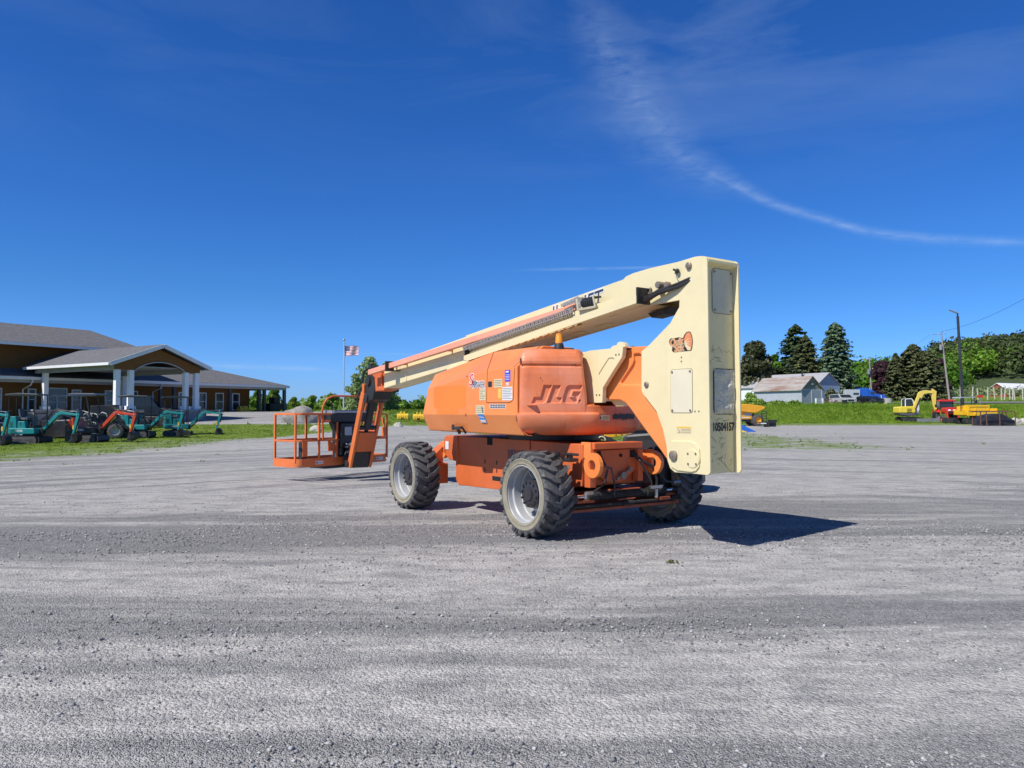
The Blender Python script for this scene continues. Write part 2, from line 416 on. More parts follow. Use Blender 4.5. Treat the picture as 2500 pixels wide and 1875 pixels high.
def ground_mat():
    m, q, b = new_mat('gravel_ground')
    P = q.new('ShaderNodeTexCoord').outputs['Object']
    sx = q.new('ShaderNodeSeparateXYZ'); q.put(sx.inputs[0], P); X, Y, _ = sx.outputs
    # dusty compacted bands (tyre-swept) over loose blue-grey crushed stone
    wob = q.noise(q.mapping(P, (.12, .3, 1)), 1, 3)
    cb = q.new('ShaderNodeCombineXYZ'); q.put(cb.inputs[0], q.m('MULTIPLY', X, .07)); q.put(cb.inputs[1], q.m('MULTIPLY_ADD', wob, .5, q.m('MULTIPLY', Y, .95)))
    b1 = q.noise(cb.outputs[0], 1.0, 5, .62, .3)
    P2 = q.mapping(P, (1, 1, 1), (0, 0, R(-42)))
    s2 = q.new('ShaderNodeSeparateXYZ'); q.put(s2.inputs[0], P2)
    cb2 = q.new('ShaderNodeCombineXYZ'); q.put(cb2.inputs[0], q.m('MULTIPLY', s2.outputs[0], .06)); q.put(cb2.inputs[1], q.m('MULTIPLY_ADD', wob, .6, q.m('MULTIPLY', s2.outputs[1], 1.5)))
    b2 = q.noise(cb2.outputs[0], 1.0, 5, .62, .2)
    P3 = q.mapping(P, (1, 1, 1), (0, 0, R(22)))
    s3 = q.new('ShaderNodeSeparateXYZ'); q.put(s3.inputs[0], P3)
    cb3 = q.new('ShaderNodeCombineXYZ'); q.put(cb3.inputs[0], q.m('MULTIPLY', s3.outputs[0], .05)); q.put(cb3.inputs[1], q.m('MULTIPLY_ADD', wob, 1.2, q.m('MULTIPLY', s3.outputs[1], .8)))
    b3 = q.noise(cb3.outputs[0], 1.0, 5, .64, .2)
    wl = q.m('MULTIPLY', q.mr(Y, 9, 12, 0, 1, True), q.mr(X, 1.5, -1.5, 0, 1, True))
    wr = q.m('MULTIPLY', q.mr(Y, 9, 14, 0, 1, True), q.mr(X, 3, 8, 0, 1, True))
    mm = q.new('ShaderNodeMix', data_type='FLOAT'); q.put(mm.inputs[0], wl); q.put(mm.inputs[2], b1); q.put(mm.inputs[3], b2)
    mm2 = q.new('ShaderNodeMix', data_type='FLOAT'); q.put(mm2.inputs[0], wr); q.put(mm2.inputs[2], mm.outputs[0]); q.put(mm2.inputs[3], b3)
    band = mm2.outputs[0]
    big = q.noise(P, .22, 3)
    # swept and loose belts across the lot, by distance from the road edge
    yw = q.m('MULTIPLY', Y, q.m('ADD', q.m('MULTIPLY_ADD', X, -.018, 1.0), q.m('MULTIPLY', q.m('SUBTRACT', q.noise(q.mapping(P, (.16, .35, 1)), 1, 4, .6), .5), .42)))
    fc = q.new('ShaderNodeFloatCurve'); cu = fc.mapping.curves[0]
    prof_ = [(0, .3), (2.9, .05), (3.3, .1), (3.7, .85), (4.3, .8), (4.7, .25), (5.3, .3), (5.8, .85), (6.9, .85), (7.5, .3), (8.3, .04), (10.3, .08), (11.6, .5), (13.5, .72), (16, .35), (20, .5), (26, .3), (34, .4), (60, .3)]
    while len(cu.points) < len(prof_): cu.points.new(.5, .5)
    for i, (a_, b_) in enumerate(prof_): cu.points[i].location = (a_ / 60, b_)
    fc.mapping.update(); q.put(fc.inputs['Value'], q.m('DIVIDE', yw, 60))
    fl = q.noise(q.mapping(P, (.22, 3.4, 1), (0, 0, R(-3))), 1, 5, .7, .2)
    dust = q.mr(q.m('ADD', q.m('MULTIPLY', fc.outputs[0], .30), q.m('ADD', q.m('ADD', q.m('MULTIPLY', band, 1.1), q.m('MULTIPLY', q.m('SUBTRACT', fl, .5), .5)), q.m('MULTIPLY', big, .2))), .62, .83, 0, 1, True)
    ln1 = q.noise(q.mapping(P2, (.05, 5.0, 1)), 1, 4, .6, .15); ln2 = q.noise(q.mapping(P3, (.06, 3.2, 1)), 1, 4, .6, .2)
    lines = q.m('ADD', q.m('MULTIPLY', q.mr(ln1, .54, .63), wl), q.m('MULTIPLY', q.mr(ln2, .50, .62), wr))
    dust = q.m('MAXIMUM', dust, q.m('MULTIPLY', lines, 1.0))
    fine = q.noise(P, 38, 3, .7); mid = q.noise(P, 7, 4, .65)
    pat = q.noise(q.mapping(P, (1.0, 2.6, 1)), 1.7, 5, .7)
    dust = q.m('MULTIPLY', dust, q.mr(pat, .34, .58, .25, 1)); dust = q.m('MULTIPLY', dust, q.mr(mid, .3, .6, .6, 1))
    vor = q.new('ShaderNodeTexVoronoi'); q.put(vor.inputs['Vector'], P); vor.inputs['Scale'].default_value = 120
    vc = q.new('ShaderNodeSeparateColor'); q.put(vc.inputs[0], vor.outputs['Color'])
    v2 = q.new('ShaderNodeTexVoronoi'); q.put(v2.inputs['Vector'], P); v2.inputs['Scale'].default_value = 52
    vc2 = q.new('ShaderNodeSeparateColor'); q.put(vc2.inputs[0], v2.outputs['Color'])
    stone = q.mix(vc.outputs[0], (.045, .046, .05), (.42, .42, .425))
    stone2 = q.mix(vc2.outputs[0], (.055, .056, .062), (.38, .38, .385))
    v3 = q.new('ShaderNodeTexVoronoi'); q.put(v3.inputs['Vector'], P); v3.inputs['Scale'].default_value = 21
    vc3 = q.new('ShaderNodeSeparateColor'); q.put(vc3.inputs[0], v3.outputs['Color'])
    st = q.mix(.4, stone, stone2); st = q.mix(.22, st, q.mix(vc3.outputs[0], (.08, .082, .09), (.38, .38, .385)))
    st = q.mix(q.mr(vc.outputs[1], .93, .97), st, (.55, .54, .52))
    dst = q.mix(q.mr(fine, .3, .7), (.42, .405, .385), (.78, .755, .72))
    dst = q.mix(q.mr(vc2.outputs[1], .80, .92, 0, .55), dst, stone)
    gcol = q.mix(q.mr(dust, 0, 1, .20, .90), st, dst)
    gcol = q.mix(q.mr(mid, .40, .7, 0, .16), gcol, (.13, .13, .135), 'MIX')
    # grass
    at = q.new('ShaderNodeAttribute', attribute_name='grass').outputs['Fac']
    gn = q.noise(P, .9, 5, .65); gn2 = q.noise(P, 5.0, 4, .7)
    gm = q.mr(q.m('ADD', q.m('MULTIPLY', at, 1.25), q.m('ADD', q.m('MULTIPLY', gn, .9), q.m('MULTIPLY', gn2, .7))), 1.15, 1.45)
    gr = q.mix(q.noise(P, .5, 4), (.11, .19, .018), (.22, .30, .05))
    gr = q.mix(q.mr(gn2, .5, .8, 0, .5), gr, (.17, .15, .06))
    cc = q.mix(gm, gcol, gr)
    q.put(b.inputs['Base Color'], cc); b.inputs['Roughness'].default_value = .95; b.inputs['Specular IOR Level'].default_value = .2
    hgt = q.m('ADD', q.m('MULTIPLY', q.m('SUBTRACT', 1, vor.outputs['Distance']), q.mr(dust, 0, 1, 1, .3)), q.m('MULTIPLY', q.m('SUBTRACT', 1, v2.outputs['Distance']), .9))
    hgt = q.m('ADD', hgt, q.m('MULTIPLY', mid, 1.4))
    hgt = q.m('ADD', hgt, q.m('MULTIPLY', band, 4.0))
    bp = q.new('ShaderNodeBump'); bp.inputs['Strength'].default_value = 1.0; bp.inputs['Distance'].default_value = .012
    q.put(bp.inputs['Height'], hgt); q.put(b.inputs['Normal'], bp.outputs[0])
    return m
me.materials.append(ground_mat())

def np_obj(name, V, Fc, mat, smooth=False):
    me = bpy.data.meshes.new(name); V = np.asarray(V, np.float32); Fc = np.asarray(Fc, np.int32)
    k = Fc.shape[1]
    me.vertices.add(len(V)); me.vertices.foreach_set('co', V.ravel())
    me.loops.add(Fc.size); me.loops.foreach_set('vertex_index', Fc.ravel())
    me.polygons.add(len(Fc)); me.polygons.foreach_set('loop_start', np.arange(0, Fc.size, k, dtype=np.int32))
    me.update(calc_edges=True); me.validate()
    me.materials.append(mat)
    if smooth:
        me.polygons.foreach_set('use_smooth', np.ones(len(Fc), bool))
    o = bpy.data.objects.new(name, me); col.objects.link(o); return o
# loose stones lying on the lot (real geometry near the camera)
def stones():
    n1 = 15000
    d = 2.6 + 12.0 * rs.rand(n1) ** 1.5
    x = (rs.rand(n1) * 2 - 1) * (.74 * d + .4)
    s = .0035 + .0065 * rs.rand(n1) ** 3.0; s *= (1 + .02 * d)
    n2 = 26000      # belts of coarser loose stone
    cen = rs.choice([9.3, 8.6, 4.9, 3.15, 7.9], n2, p=[.38, .30, .14, .08, .10]); d2 = np.clip(cen + rs.normal(0, 1, n2) * np.where(cen > 7, .75, .28), 2.7, 12)
    x2 = (rs.rand(n2) * 2 - 1) * (.74 * d2 + .4); s2 = (.004 + .012 * rs.rand(n2) ** 2.5)
    keep = (vnoise(x2 * .5, d2 * 1.6, 1.0, 3) + .25 * rs.randn(n2)) > -.12
    d = np.concatenate([d, d2[keep]]); x = np.concatenate([x, x2[keep]]); s = np.concatenate([s, s2[keep]]); y = d; n = len(d)
    base = np.array([(1, 0, 0), (0, 1, 0), (-1, 0, 0), (0, -1, 0), (.3, .2, 1), (-.35, -.25, .9), (0.1, 0, -1)], float)
    fcs = np.array([(0, 1, 4), (1, 2, 4), (2, 5, 4), (2, 3, 5), (3, 0, 5), (0, 4, 5), (1, 0, 6), (2, 1, 6), (3, 2, 6), (0, 3, 6)])
    a = rs.rand(n) * 6.283; ca, sa = np.cos(a), np.sin(a)
    J = base[None] * (1 + .35 * (rs.rand(n, 7, 1) - .5)) * (s[:, None, None] * (0.7 + .6 * rs.rand(n, 1, 3))); J[:, :, 2] *= .62
    V = np.empty((n, 7, 3)); V[:, :, 0] = J[:, :, 0] * ca[:, None] - J[:, :, 1] * sa[:, None] + x[:, None]
    V[:, :, 1] = J[:, :, 0] * sa[:, None] + J[:, :, 1] * ca[:, None] + y[:, None]
    V[:, :, 2] = J[:, :, 2] + (s * .25)[:, None] + height(x, y)[:, None]
    Fc = (fcs[None] + 7 * np.arange(n)[:, None, None]).reshape(-1, 3)
    m, q, b = new_mat('loose_stone'); gi = q.new('ShaderNodeNewGeometry').outputs['Random Per Island']
    r_ = q.new('ShaderNodeValToRGB'); e = r_.color_ramp.elements
    e[0].color = (.15, .15, .16, 1); e[1].color = (.56, .55, .53, 1); e[1].position = 1; k = e.new(.6); k.color = (.30, .30, .305, 1)
    q.put(r_.inputs[0], gi); q.put(b.inputs['Base Color'], r_.outputs[0]); b.inputs['Roughness'].default_value = .9
    o = np_obj('loose_gravel', V.reshape(-1, 3), Fc, m); tag(o, 'loose grey crushed stone scattered over the lot', 'gravel', kind='stuff')
stones()
# grass blades
def blades(name, label, X, Y, hgt, wid, mat, cat='grass', Z=None, lean=.5, per=5):
    n = len(X); X = np.repeat(X, per) + rs.normal(0, .06, n * per) * np.repeat(np.sqrt(hgt * 5), per); Y = np.repeat(Y, per) + rs.normal(0, .06, n * per) * np.repeat(np.sqrt(hgt * 5), per)
    H = np.repeat(hgt, per) * (.45 + .8 * rs.rand(n * per)); W = np.repeat(wid, per) * (.6 + .8 * rs.rand(n * per))
    a = rs.rand(n * per) * 6.283; Zb = height(X, Y) - .01
    lx, ly = rs.normal(0, lean, n * per) * H, rs.normal(0, lean, n * per) * H
    V = np.empty((n * per, 3, 3))
    V[:, 0] = np.stack([X - np.cos(a) * W, Y - np.sin(a) * W, Zb], 1); V[:, 1] = np.stack([X + np.cos(a) * W, Y + np.sin(a) * W, Zb], 1)
    V[:, 2] = np.stack([X + lx, Y + ly, Zb + H], 1)
    o = np_obj(name, V.reshape(-1, 3), np.arange(n * per * 3).reshape(-1, 3), mat)
    return tag(o, label, cat, kind='stuff')
GM = leafmat('grass_blades', (.13, .23, .018), (.30, .38, .06), .5, .45)
GM2 = leafmat('grass_blades_bank', (.17, .30, .02), (.33, .46, .06), .25, .5)
def scatter(n, x0, x1, y0, y1, thr=1.0, nz=1.3):
    X = x0 + (x1 - x0) * rs.rand(n); Y = y0 + (y1 - y0) * rs.rand(n)
    g = grass_mask(X, Y); v = vnoise(X, Y, nz) * .5 + vnoise(X, Y, nz * .3, 5) * .35
    ok = (g * 1.15 + v * 1.1 - .35) > rs.rand(n) * .75
    vis = np.abs(X) < .72 * Y + 3
    ok &= vis; return X[ok], Y[ok]
X, Y = scatter(34000, -30, 2, 17, 50)

blades('lawn_grass', 'green grass and clover on the strip in front of the small excavators', X, Y, .025 + .055 * rs.rand(len(X)) ** 1.5, np.full(len(X), .010) + .0003 * Y, GM)
X, Y = scatter(9000, 5, 30, 24, 84)
blades('weeds', 'weeds growing through the gravel to the right of the lift', X, Y, .05 + .06 * rs.rand(len(X)), np.full(len(X), .010) + .0004 * Y, GM)
n = 30000; X = 12 + 75 * rs.rand(n); Y = 83 + 16 * rs.rand(n) ** .8
X, Y = X[X < .76 * Y], Y[X < .76 * Y]
blades('tall_grass', 'tall bright green grass covering the bank below the shed', X, Y, .13 + .17 * rs.rand(len(X)), np.full(len(X), .03), GM2, per=5, lean=.6)
n = 5000; X = 8 + 90 * rs.rand(n); Y = 99 + 40 * rs.rand(n); ok_ = ~((X / Y > .575) & (Y < 131)); X, Y = X[ok_], Y[ok_]; n = len(X)
blades('far_grass', 'grass growing around the shed and along the road', X, Y, .25 + .2 * rs.rand(n), np.full(n, .06), GM2, per=4)
n = 5000; X = -40 + 46 * rs.rand(n); Y = 50 + 45 * rs.rand(n); g = grass_mask(X, Y) > .5; X, Y = X[g], Y[g]
blades('rough_grass', 'rough grass between the drive and the trees behind the platform', X, Y, .12 + .15 * rs.rand(len(X)), np.full(len(X), .04), GM, per=5)
# road behind the bank
mb = MB()
ry = [(38, 112, 121), (60, 112, 122), (80, 114, 125), (110, 118, 130), (160, 124, 138)]
for (xa, a0, a1), (xb, b0, b1) in zip(ry[:-1], ry[1:]):
    for k in range(6):
        t0, t1 = k / 6, (k + 1) / 6
        pa, pb = xa + (xb - xa) * t0, xa + (xb - xa) * t1
        q0, q1 = a0 + (b0 - a0) * t0, a0 + (b0 - a0) * t1; r0, r1 = a1 + (b1 - a1) * t0, a1 + (b1 - a1) * t1
        mb.add([(pa, q0, hz(pa, q0) + .10), (pb, q1, hz(pb, q1) + .10), (pb, r1, hz(pb, r1) + .10), (pa, r0, hz(pa, r0) + .10)], [(0, 1, 2, 3)])
tag(mb.build('road', paint('asphalt', (.19, .19, .2), .9, .06, .2, (.12, .12, .12))), kind='structure')
# pale drive in front of the building
# ------------------------------------------------------------------ hill
def hill_z(x, y):
    px = 1250 + F * x / max(y, 1)
    prof = np.interp(px, [1950, 2080, 2180, 2260, 2300, 2370, 2440, 2520, 2700, 3200, 4000], [0, 0, 3, 12, 16, 18.5, 20, 21, 24, 26, 20])
    return prof * float(sstep(215, 330, y)) * (1 - .8 * float(sstep(360, 520, y))) + hz(x, y) * (1 - float(sstep(200, 300, y))) + 5 * float(sstep(200, 300, y))
hx = np.linspace(60, 560, 50); hy = np.linspace(170, 560, 40); V = []; Fc = []
for j, y in enumerate(hy):
    for i, x in enumerate(hx):
        V.append((x, y, hill_z(x, y) - .6)); 
        if i and j: a = j * 50 + i; Fc.append((a - 51, a - 50, a, a - 1))
mb = MB(); mb.add(V, Fc); hill = mb.build('hill', paint('hill_floor', (.05, .08, .02), .95, .2, 0), smooth=True); tag(hill, kind='structure')
# ------------------------------------------------------------------ the boom lift
lift_root = thing('boom_lift', 'big orange and cream boom lift on four wheels in the middle of the gravel lot', 'boom lift', LO, R(90) + YAW)
PR = lift_root
WR, WB, WY = .493, 3.072, 1.25
def make_wheel(name, x, sg):
    c = Vector((0, 0, 0))
    wh = MB()
    wh.lathe([(.325, .185), (.34, .18), (.322, .165), (.318, .11), (.300, .095), (.298, .0), (.284, -.01), (.282, -.10), (.255, -.12), (.12, -.125), (.02, -.125)], axis='Y', n=48)
    wh.lathe([(.325, -.185), (.325, -.14), (.30, -.1), (.20, -.095), (.12, -.095)], axis='Y', n=32)
    for k in range(4):   # hand holes and a web
        a = k * math.pi / 2 + .5; wh.cyl((.2 * math.cos(a), -.128, .2 * math.sin(a)), (.2 * math.cos(a), -.11, .2 * math.sin(a)), .014, 8)
    wh.bar((-.16, .02, -.04), (-.235, .10, -.1), .012, .012)
    ty = MB(); N = 56
    prof = [(.325, .178), (.345, .19), (.352, .193), (.36, .188), (.395, .192), (.402, .196), (.41, .190), (.432, .186), (.447, .172), (.452, .15), (.455, .08), (.455, 0)]
    prof = prof + [(r, -y) for r, y in prof[-2::-1]]
    ty.lathe(prof, axis='Y', n=N)
    L = len(prof)
    ty.mi = [1 if (j < 6 or j > L - 9) else 0 for i in range(N) for j in range(L - 1)]
    ty.cur = 0; K = 22; jr = random.Random(int(x * 10) + (5 if sg > 0 else 9))
    for k in range(K):
        for side in (1, -1):
            a0 = 2 * math.pi * (k + (0 if side > 0 else .5)) / K
            path = [(-.012, 0, .493), (.075, -.035, .493), (.125, -.12, .491), (.178, -.20, .483), (.197, -.22, .458), (.199, -.235, .425)]
            w0 = [.066, .060, .062, .070, .072, .060]; vs = []
            for (yy, th, r), w_ in zip(path, w0):
                w_ *= 1 + jr.uniform(-.05, .05); t = a0 + th; 
                rin = r - .05 if yy < .19 else r - .02
                for q_, rr, dw in ((-1, rin, 1.25), (-1, r, .9), (1, r, .9), (1, rin, 1.25)):
                    tt = t + q_ * w_ * dw
                    yv = yy * side if rr == r else (yy * side if yy < .19 else side * .165)
                    vs.append((-rr * math.sin(tt), yv * 1.0, rr * math.cos(tt)))
            fs = []
            for i in range(len(path) - 1):
                for j in range(4): fs.append((i * 4 + j, i * 4 + (j + 1) % 4, i * 4 + 4 + (j + 1) % 4, i * 4 + 4 + j))
            e = (len(path) - 1) * 4; fs += [(0, 1, 2, 3), (e, e + 1, e + 2, e + 3)]
            ty.add(vs, fs)
    hb = MB()
    hb.lathe([(.165, -.085), (.172, .03), (.158, .05), (.158, .085), (.14, .095), (.075, .098), (.07, .112), (.02, .116), (.0, .116)], axis='Y', n=28)
    for k in range(12):
        a = 2 * math.pi * k / 12; hb.cyl((.138 * math.cos(a), .08, .138 * math.sin(a)), (.138 * math.cos(a), .112, .138 * math.sin(a)), .014, 6)
        hb.cyl((.10 * math.cos(a + .26), .08, .085 * math.sin(a + .26)), (.085 * math.cos(a + .26), .098, .085 * math.sin(a + .26)), .007, 6)
    hb.mi = [0] * len(hb.f); rc = MB(); rc.cur = 0
    if sg < 0:
        for q_ in (wh, ty, hb): q_.v = [(a, -b, c_) for a, b, c_ in q_.v]
    mx, pz = (x, sg * (WY - .195)), WR
    ow = wh.build('wheel', M['rim'], PR, smooth=True, auto=35); ow.location = (mx[0], mx[1], pz)
    ow.rotation_euler = (0, rnd.uniform(0, 6), 0)
    ot = ty.build('tyre', [M['rubber'], M['sidewall']], ow, smooth=True, auto=32, weld=False)
    oh = hb.build('hub', M['hubblk'], ow, smooth=True, auto=35)
    return ow
M['hubblk'] = paint('hub_black', (.03, .03, .036), .3, .1, .3, (.22, .08, .04), scale=9)
for x, sg in ((0, 1), (WB, 1), (WB, -1), (0, -1)): make_wheel('wheel', x, sg)

# --- chassis
side = lxz([(1118, 1064), (1117, 1126), (1114, 1174), (1120, 1184), (1165, 1191), (1235, 1193)], .60)
zt = side[0][1]; zb = side[-1][1]
ch = MB()
poly = [(side[0][0], zt), (side[1][0], side[1][1]), (side[2][0], side[2][1]), (side[3][0], side[3][1]), (side[4][0], side[4][1]), (.6, zb), (-.28, zb + .16), (-.30, zt - .02)]
cw_ = .75
ch.prism(poly[:4] + [(cw_, poly[4][1] + (zb - poly[4][1]) * .7), (cw_, zt - .008)], -.60, .60)
ch.prism([(cw_ - .02, zt - .01), (cw_ - .02, zb), (.6, zb), (-.28, zb + .16), (-.30, zt - .02)], -.25, .60)
chassis = ch.build('chassis', M['orange_low'], PR, bevel=.008)
fr = MB()   # front cross frame with tow ear
fx = side[0][0]
fr.prism([(fx - .02, zt), (fx + .30, zt), (fx + .36, zt - .03), (fx + .38, zt - .10), (fx + .37, .80), (fx + .2, .72), (fx - .02, .70)], -.63, .63)
fr.box(fx - .02, fx + .10, -.58, .58, .42, .75)
fr.build('front_frame', M['orange_low'], chassis, bevel=.015)
def lug(x, y, z, r, hole, t, name, flat=None, axis='Y', par=None, mat=None):
    mb = MB(); N = 20; vs = []
    ang = [2 * math.pi * i / N for i in range(N)]
    for s_ in (-t / 2, t / 2):
        for a in ang: vs.append((x + r * math.cos(a), y + s_, z + r * math.sin(a)))
        for a in ang: vs.append((x + hole * math.cos(a), y + s_, z + hole * math.sin(a)))
    fs = []
    for i in range(N):
        j = (i + 1) % N
        fs += [(i, j, N + j, N + i), (2 * N + i, 2 * N + j, 3 * N + j, 3 * N + i), (i, j, 2 * N + j, 2 * N + i), (N + i, N + j, 3 * N + j, 3 * N + i)]
    mb.add(vs, fs)
    if flat: mb.box(*flat)
    return mb.build(name, mat or M['orange'], par or chassis, bevel=.004)
lx_, _, lz_ = lift(1083, 1098, 1, .60)
lug(lx_, .60, lz_ + .0, .13, .055, .06, 'tow_lug')
lug(lx_, -.60, lz_ + .0, .13, .055, .06, 'tow_lug')
mb = MB(); a = lift(1092, 1087, 1, .632); mb.box(a[0] - .05, a[0] + .05, .6355, .638, a[2] - .06, a[2] + .06); mb.build('placard', M['label'], chassis)
# axle boxes + gussets at the front
for sg in (1, -1):
    mb = MB(); mb.box(WB - .20, WB + .16, sg * .58, sg * .98, .36, .66)
    mb.prism([(sg * .62, .66), (sg * .62, .93), (sg * .92, .66)], WB - .12, WB + .06, axis='X')
    mb.box(WB - .09, WB + .09, sg * .9, sg * 1.06, .34, .68)
    mb.build('axle_arm', M['orange_low'], chassis, bevel=.012)
# slot, holes and stencilled number on the shaded side
mb = MB(); a = lift(1189, 1066, 1, .603); b = lift(1202, 1087, 1, .603); mb.box(b[0], a[0], .598, .602, b[2], a[2])
for px, py in ((1184, 1125), (1213, 1128), (1184, 1145), (1213, 1148)):
    c_ = lift(px, py, 1, .60); mb.box(c_[0] - .012, c_[0] + .012, .598, .602, c_[2] - .035, c_[2] + .02)
c_ = lift(1208, 1168, 1, .6); mb.box(c_[0] - .35, c_[0] + .06, .598, .602, c_[2] - .03, c_[2] + .03)
mb.build('slot', M['darkhole'], chassis)
a = lift(1233, 1109, 1, .602); text('stencil_number', '10504157', .17, M['slate'], chassis, mtx_side(a[0] - .26, .602, a[2]), .001, sx=.62, offset=.004)
# --- rear face: top beam, trapezoid plate, lugs, hoses
xr = -.30
mb = MB(); mb.box(xr - .16, xr + .02, -.20, .56, zt - .075, zt)                       # top lip
mb.prism([(.50, zt - .09), (-.20, zt - .09), (-.20, .74), (.05, .60), (.25, .60), (.50, .74)], xr - .05, xr, axis='X')
mb.box(xr - .10, xr, -.26, -.18, .60, zt - .09); mb.box(xr - .06, xr, -.42, -.2, .72, .90); mb.box(xr - .10, xr, .48, .58, .56, zt - .09)
mb.build('rear_frame', M['orange_low'], chassis, bevel=.008)
lug(xr - .14, .56, .82, .145, .062, .055, 'tow_lug', (xr - .12, xr + .05, .535, .585, .90, zt + .005))
lug(xr - .14, -.40, .82, .145, .062, .055, 'tow_lug', (xr - .12, xr + .05, -.425, -.375, .70, zt - .1))
mb = MB(); mb.box(xr - .056, xr - .05, .37, .43, zt - .19, zt - .10); mb.box(xr - .056, xr - .05, -.17, -.09, zt - .19, zt - .10); mb.cyl((xr - .06, .06, zt - .16), (xr - .04, .06, zt - .16), .022, 12); mb.build('opening', M['darkhole'], chassis)
mb = MB(); z0 = .64
mb.cyl((xr - .11, .06, z0 + .04), (xr - .05, .06, z0 + .04), .045, 14); mb.bar((xr - .09, .16, z0 + .00), (xr - .09, -.06, z0 + .11), .025, .025); mb.cyl((xr - .10, -.06, z0 + .11), (xr - .07, -.06, z0 + .11), .028, 10)
mb.cyl((xr - .07, .46, .93), (xr - .05, .46, .93), .014, 8); mb.cyl((xr - .07, -.47, .99), (xr - .05, -.47, .99), .014, 8)
mb.build('valve', M['pinmetal'], chassis, smooth=True)
def arc(p0, p1, sag, n=8, out=(0, 0, 0)):
    p0, p1 = Vector(p0), Vector(p1); o = Vector(out); P = []
    for i in range(n + 1):
        t = i / n; P.append(p0.lerp(p1, t) + Vector((0, 0, -sag * 4 * t * (1 - t))) + o * 4 * t * (1 - t))
    return P
mb = MB()
mb.tube([(xr - .04, .40, zt - .12), (xr - .12, .39, zt - .25), (xr - .14, .34, .78), (xr - .14, .40, .60), (xr - .16, .56, .53), (xr - .16, .64, .51)], .014, 6)
mb.tube([(xr - .04, .38, zt - .12), (xr - .13, .36, zt - .28), (xr - .13, .28, .78), (xr - .15, .25, .62), (xr - .15, .25, .45)], .012, 6)
mb.tube([(xr - .04, -.13, zt - .12), (xr - .12, -.14, zt - .2), (xr - .16, -.36, .78), (xr - .17, -.42, .62), (xr - .18, -.40, .45)], .016, 6)
mb.tube([(xr - .04, -.15, zt - .12), (xr - .14, -.24, zt - .25), (xr - .17, -.43, .72), (xr - .17, -.58, .58), (xr - .17, -.76, .57)], .014, 6)
mb.tube([(xr - .05, -.12, zt - .14), (xr - .15, -.16, .85), (xr - .17, -.33, .6), (xr - .17, -.33, .5)], .012, 6)
mb.build('hose', M['black'], chassis, smooth=True)
mb = MB(); mb.cyl((xr - .17, .60, .51), (xr - .17, .70, .51), .02, 8); mb.cyl((xr - .17, .70, .45), (xr - .17, .70, .52), .018, 8)
mb.cyl((xr - .18, -.40, .50), (xr - .18, -.40, .40), .02, 8); mb.prism([(-.50, .545), (-.28, .545), (-.3, .51), (-.48, .51)], xr - .2, xr - .17, axis='X'); mb.cyl((xr - .17, -.70, .565), (xr - .17, -.82, .565), .02, 8)
mb.build('hose_fitting', M['steel'], chassis, smooth=True)
# rear axle, steering cylinder, tie rod, knuckles
mb = MB(); mb.box(-.16, .16, -.92, .92, .32, .50); mb.box(-.42, .0, -.86, .86, .295, .33); mb.box(-.45, -.10, .55, .90, .40, .43); mb.box(-.40, -.2, -.9, -.55, .40, .43)
mb.box(-.44, -.34, -.18, .28, .515, .53); mb.box(-.44, -.34, -.10, .16, .40, .415); mb.box(-.50, -.42, -.62, -.45, .365, .405); mb.build('rear_axle', paint('orange_grimy', (.36, .075, .022), .65, .2, .5, (.12, .08, .06), scale=5), chassis, bevel=.006)
mb = MB(); mb.cyl((-.38, .60, .465), (-.38, -.62, .465), .052, 16); mb.cyl((-.38, .62, .465), (-.38, .48, .465), .062, 16); mb.cyl((-.38, -.62, .465), (-.38, -.30, .465), .066, 16)
mb.cyl((-.43, .88, .36), (-.43, -.88, .36), .021, 10); mb.cyl((-.43, -.05, .36), (-.43, .1, .36), .032, 10)
mb.build('steering_cylinder', paint('greasy_black', (.02, .018, .016), .85, .3, .6, (.12, .10, .07), scale=14, bump=1.0, bdist=.02), chassis, smooth=True)
mb = MB(); mb.cyl((-.38, .60, .465), (-.38, .90, .465), .026, 12); mb.cyl((-.38, -.60, .465), (-.38, -.92, .465), .026, 12); mb.build('cylinder_rod', M['chrome'], chassis, smooth=True)
for sg in (1, -1):
    mb = MB(); mb.cyl((-.12, sg * .86, .40), (-.12, sg * .86, .92), .085, 14); mb.box(-.22, .05, sg * .84, sg * 1.0, .34, .80); mb.box(-.46, -.1, sg * .80, sg * .92, .40, .50)
    mb.cyl((-.12, sg * .86, .92), (-.12, sg * .86, .97), .06, 10); mb.build('steering_knuckle', M['blackm'], chassis, bevel=.01)
mb = MB()
for y0, z0 in ((.74, .80), (.74, .60)): mb.cyl((-.22, y0 + .05, z0), (-.28, y0 + .05, z0), .026, 8)
mb.build('bolt', M['steel'], chassis)
mb = MB(); 
mb.box(-.30, -.12, .66, .80, .86, .90); mb.cyl((-.22, .73, .90), (-.22, .73, .96), .04, 8); mb.bar((-.3, .66, .94), (-.2, .82, .95), .03, .03); mb.build('knuckle_fitting', M['black'], chassis, bevel=.008)
mb = MB(); mb.box(.9, 1.5, -.4, .4, .30, .38); mb.build('belly_plate', M['orange_low'], chassis)

# --- turntable
tb = MB(); tb.lathe([(0, 1.07), (.62, 1.07), (.62, 1.13), (.55, 1.13), (.55, 1.175), (0, 1.175)], c=(1.05, 0, 0), n=40)
tb.build('turntable_bearing', M['blackm'], PR, smooth=True)
tt = MB(); tt.box(.1, 2.35, -1.0, 1.0, 1.155, 1.19); tt.box(.0, .1, -.4, .6, 1.155, 1.19); turntable = tt.build('turntable', M['blackm'], PR)

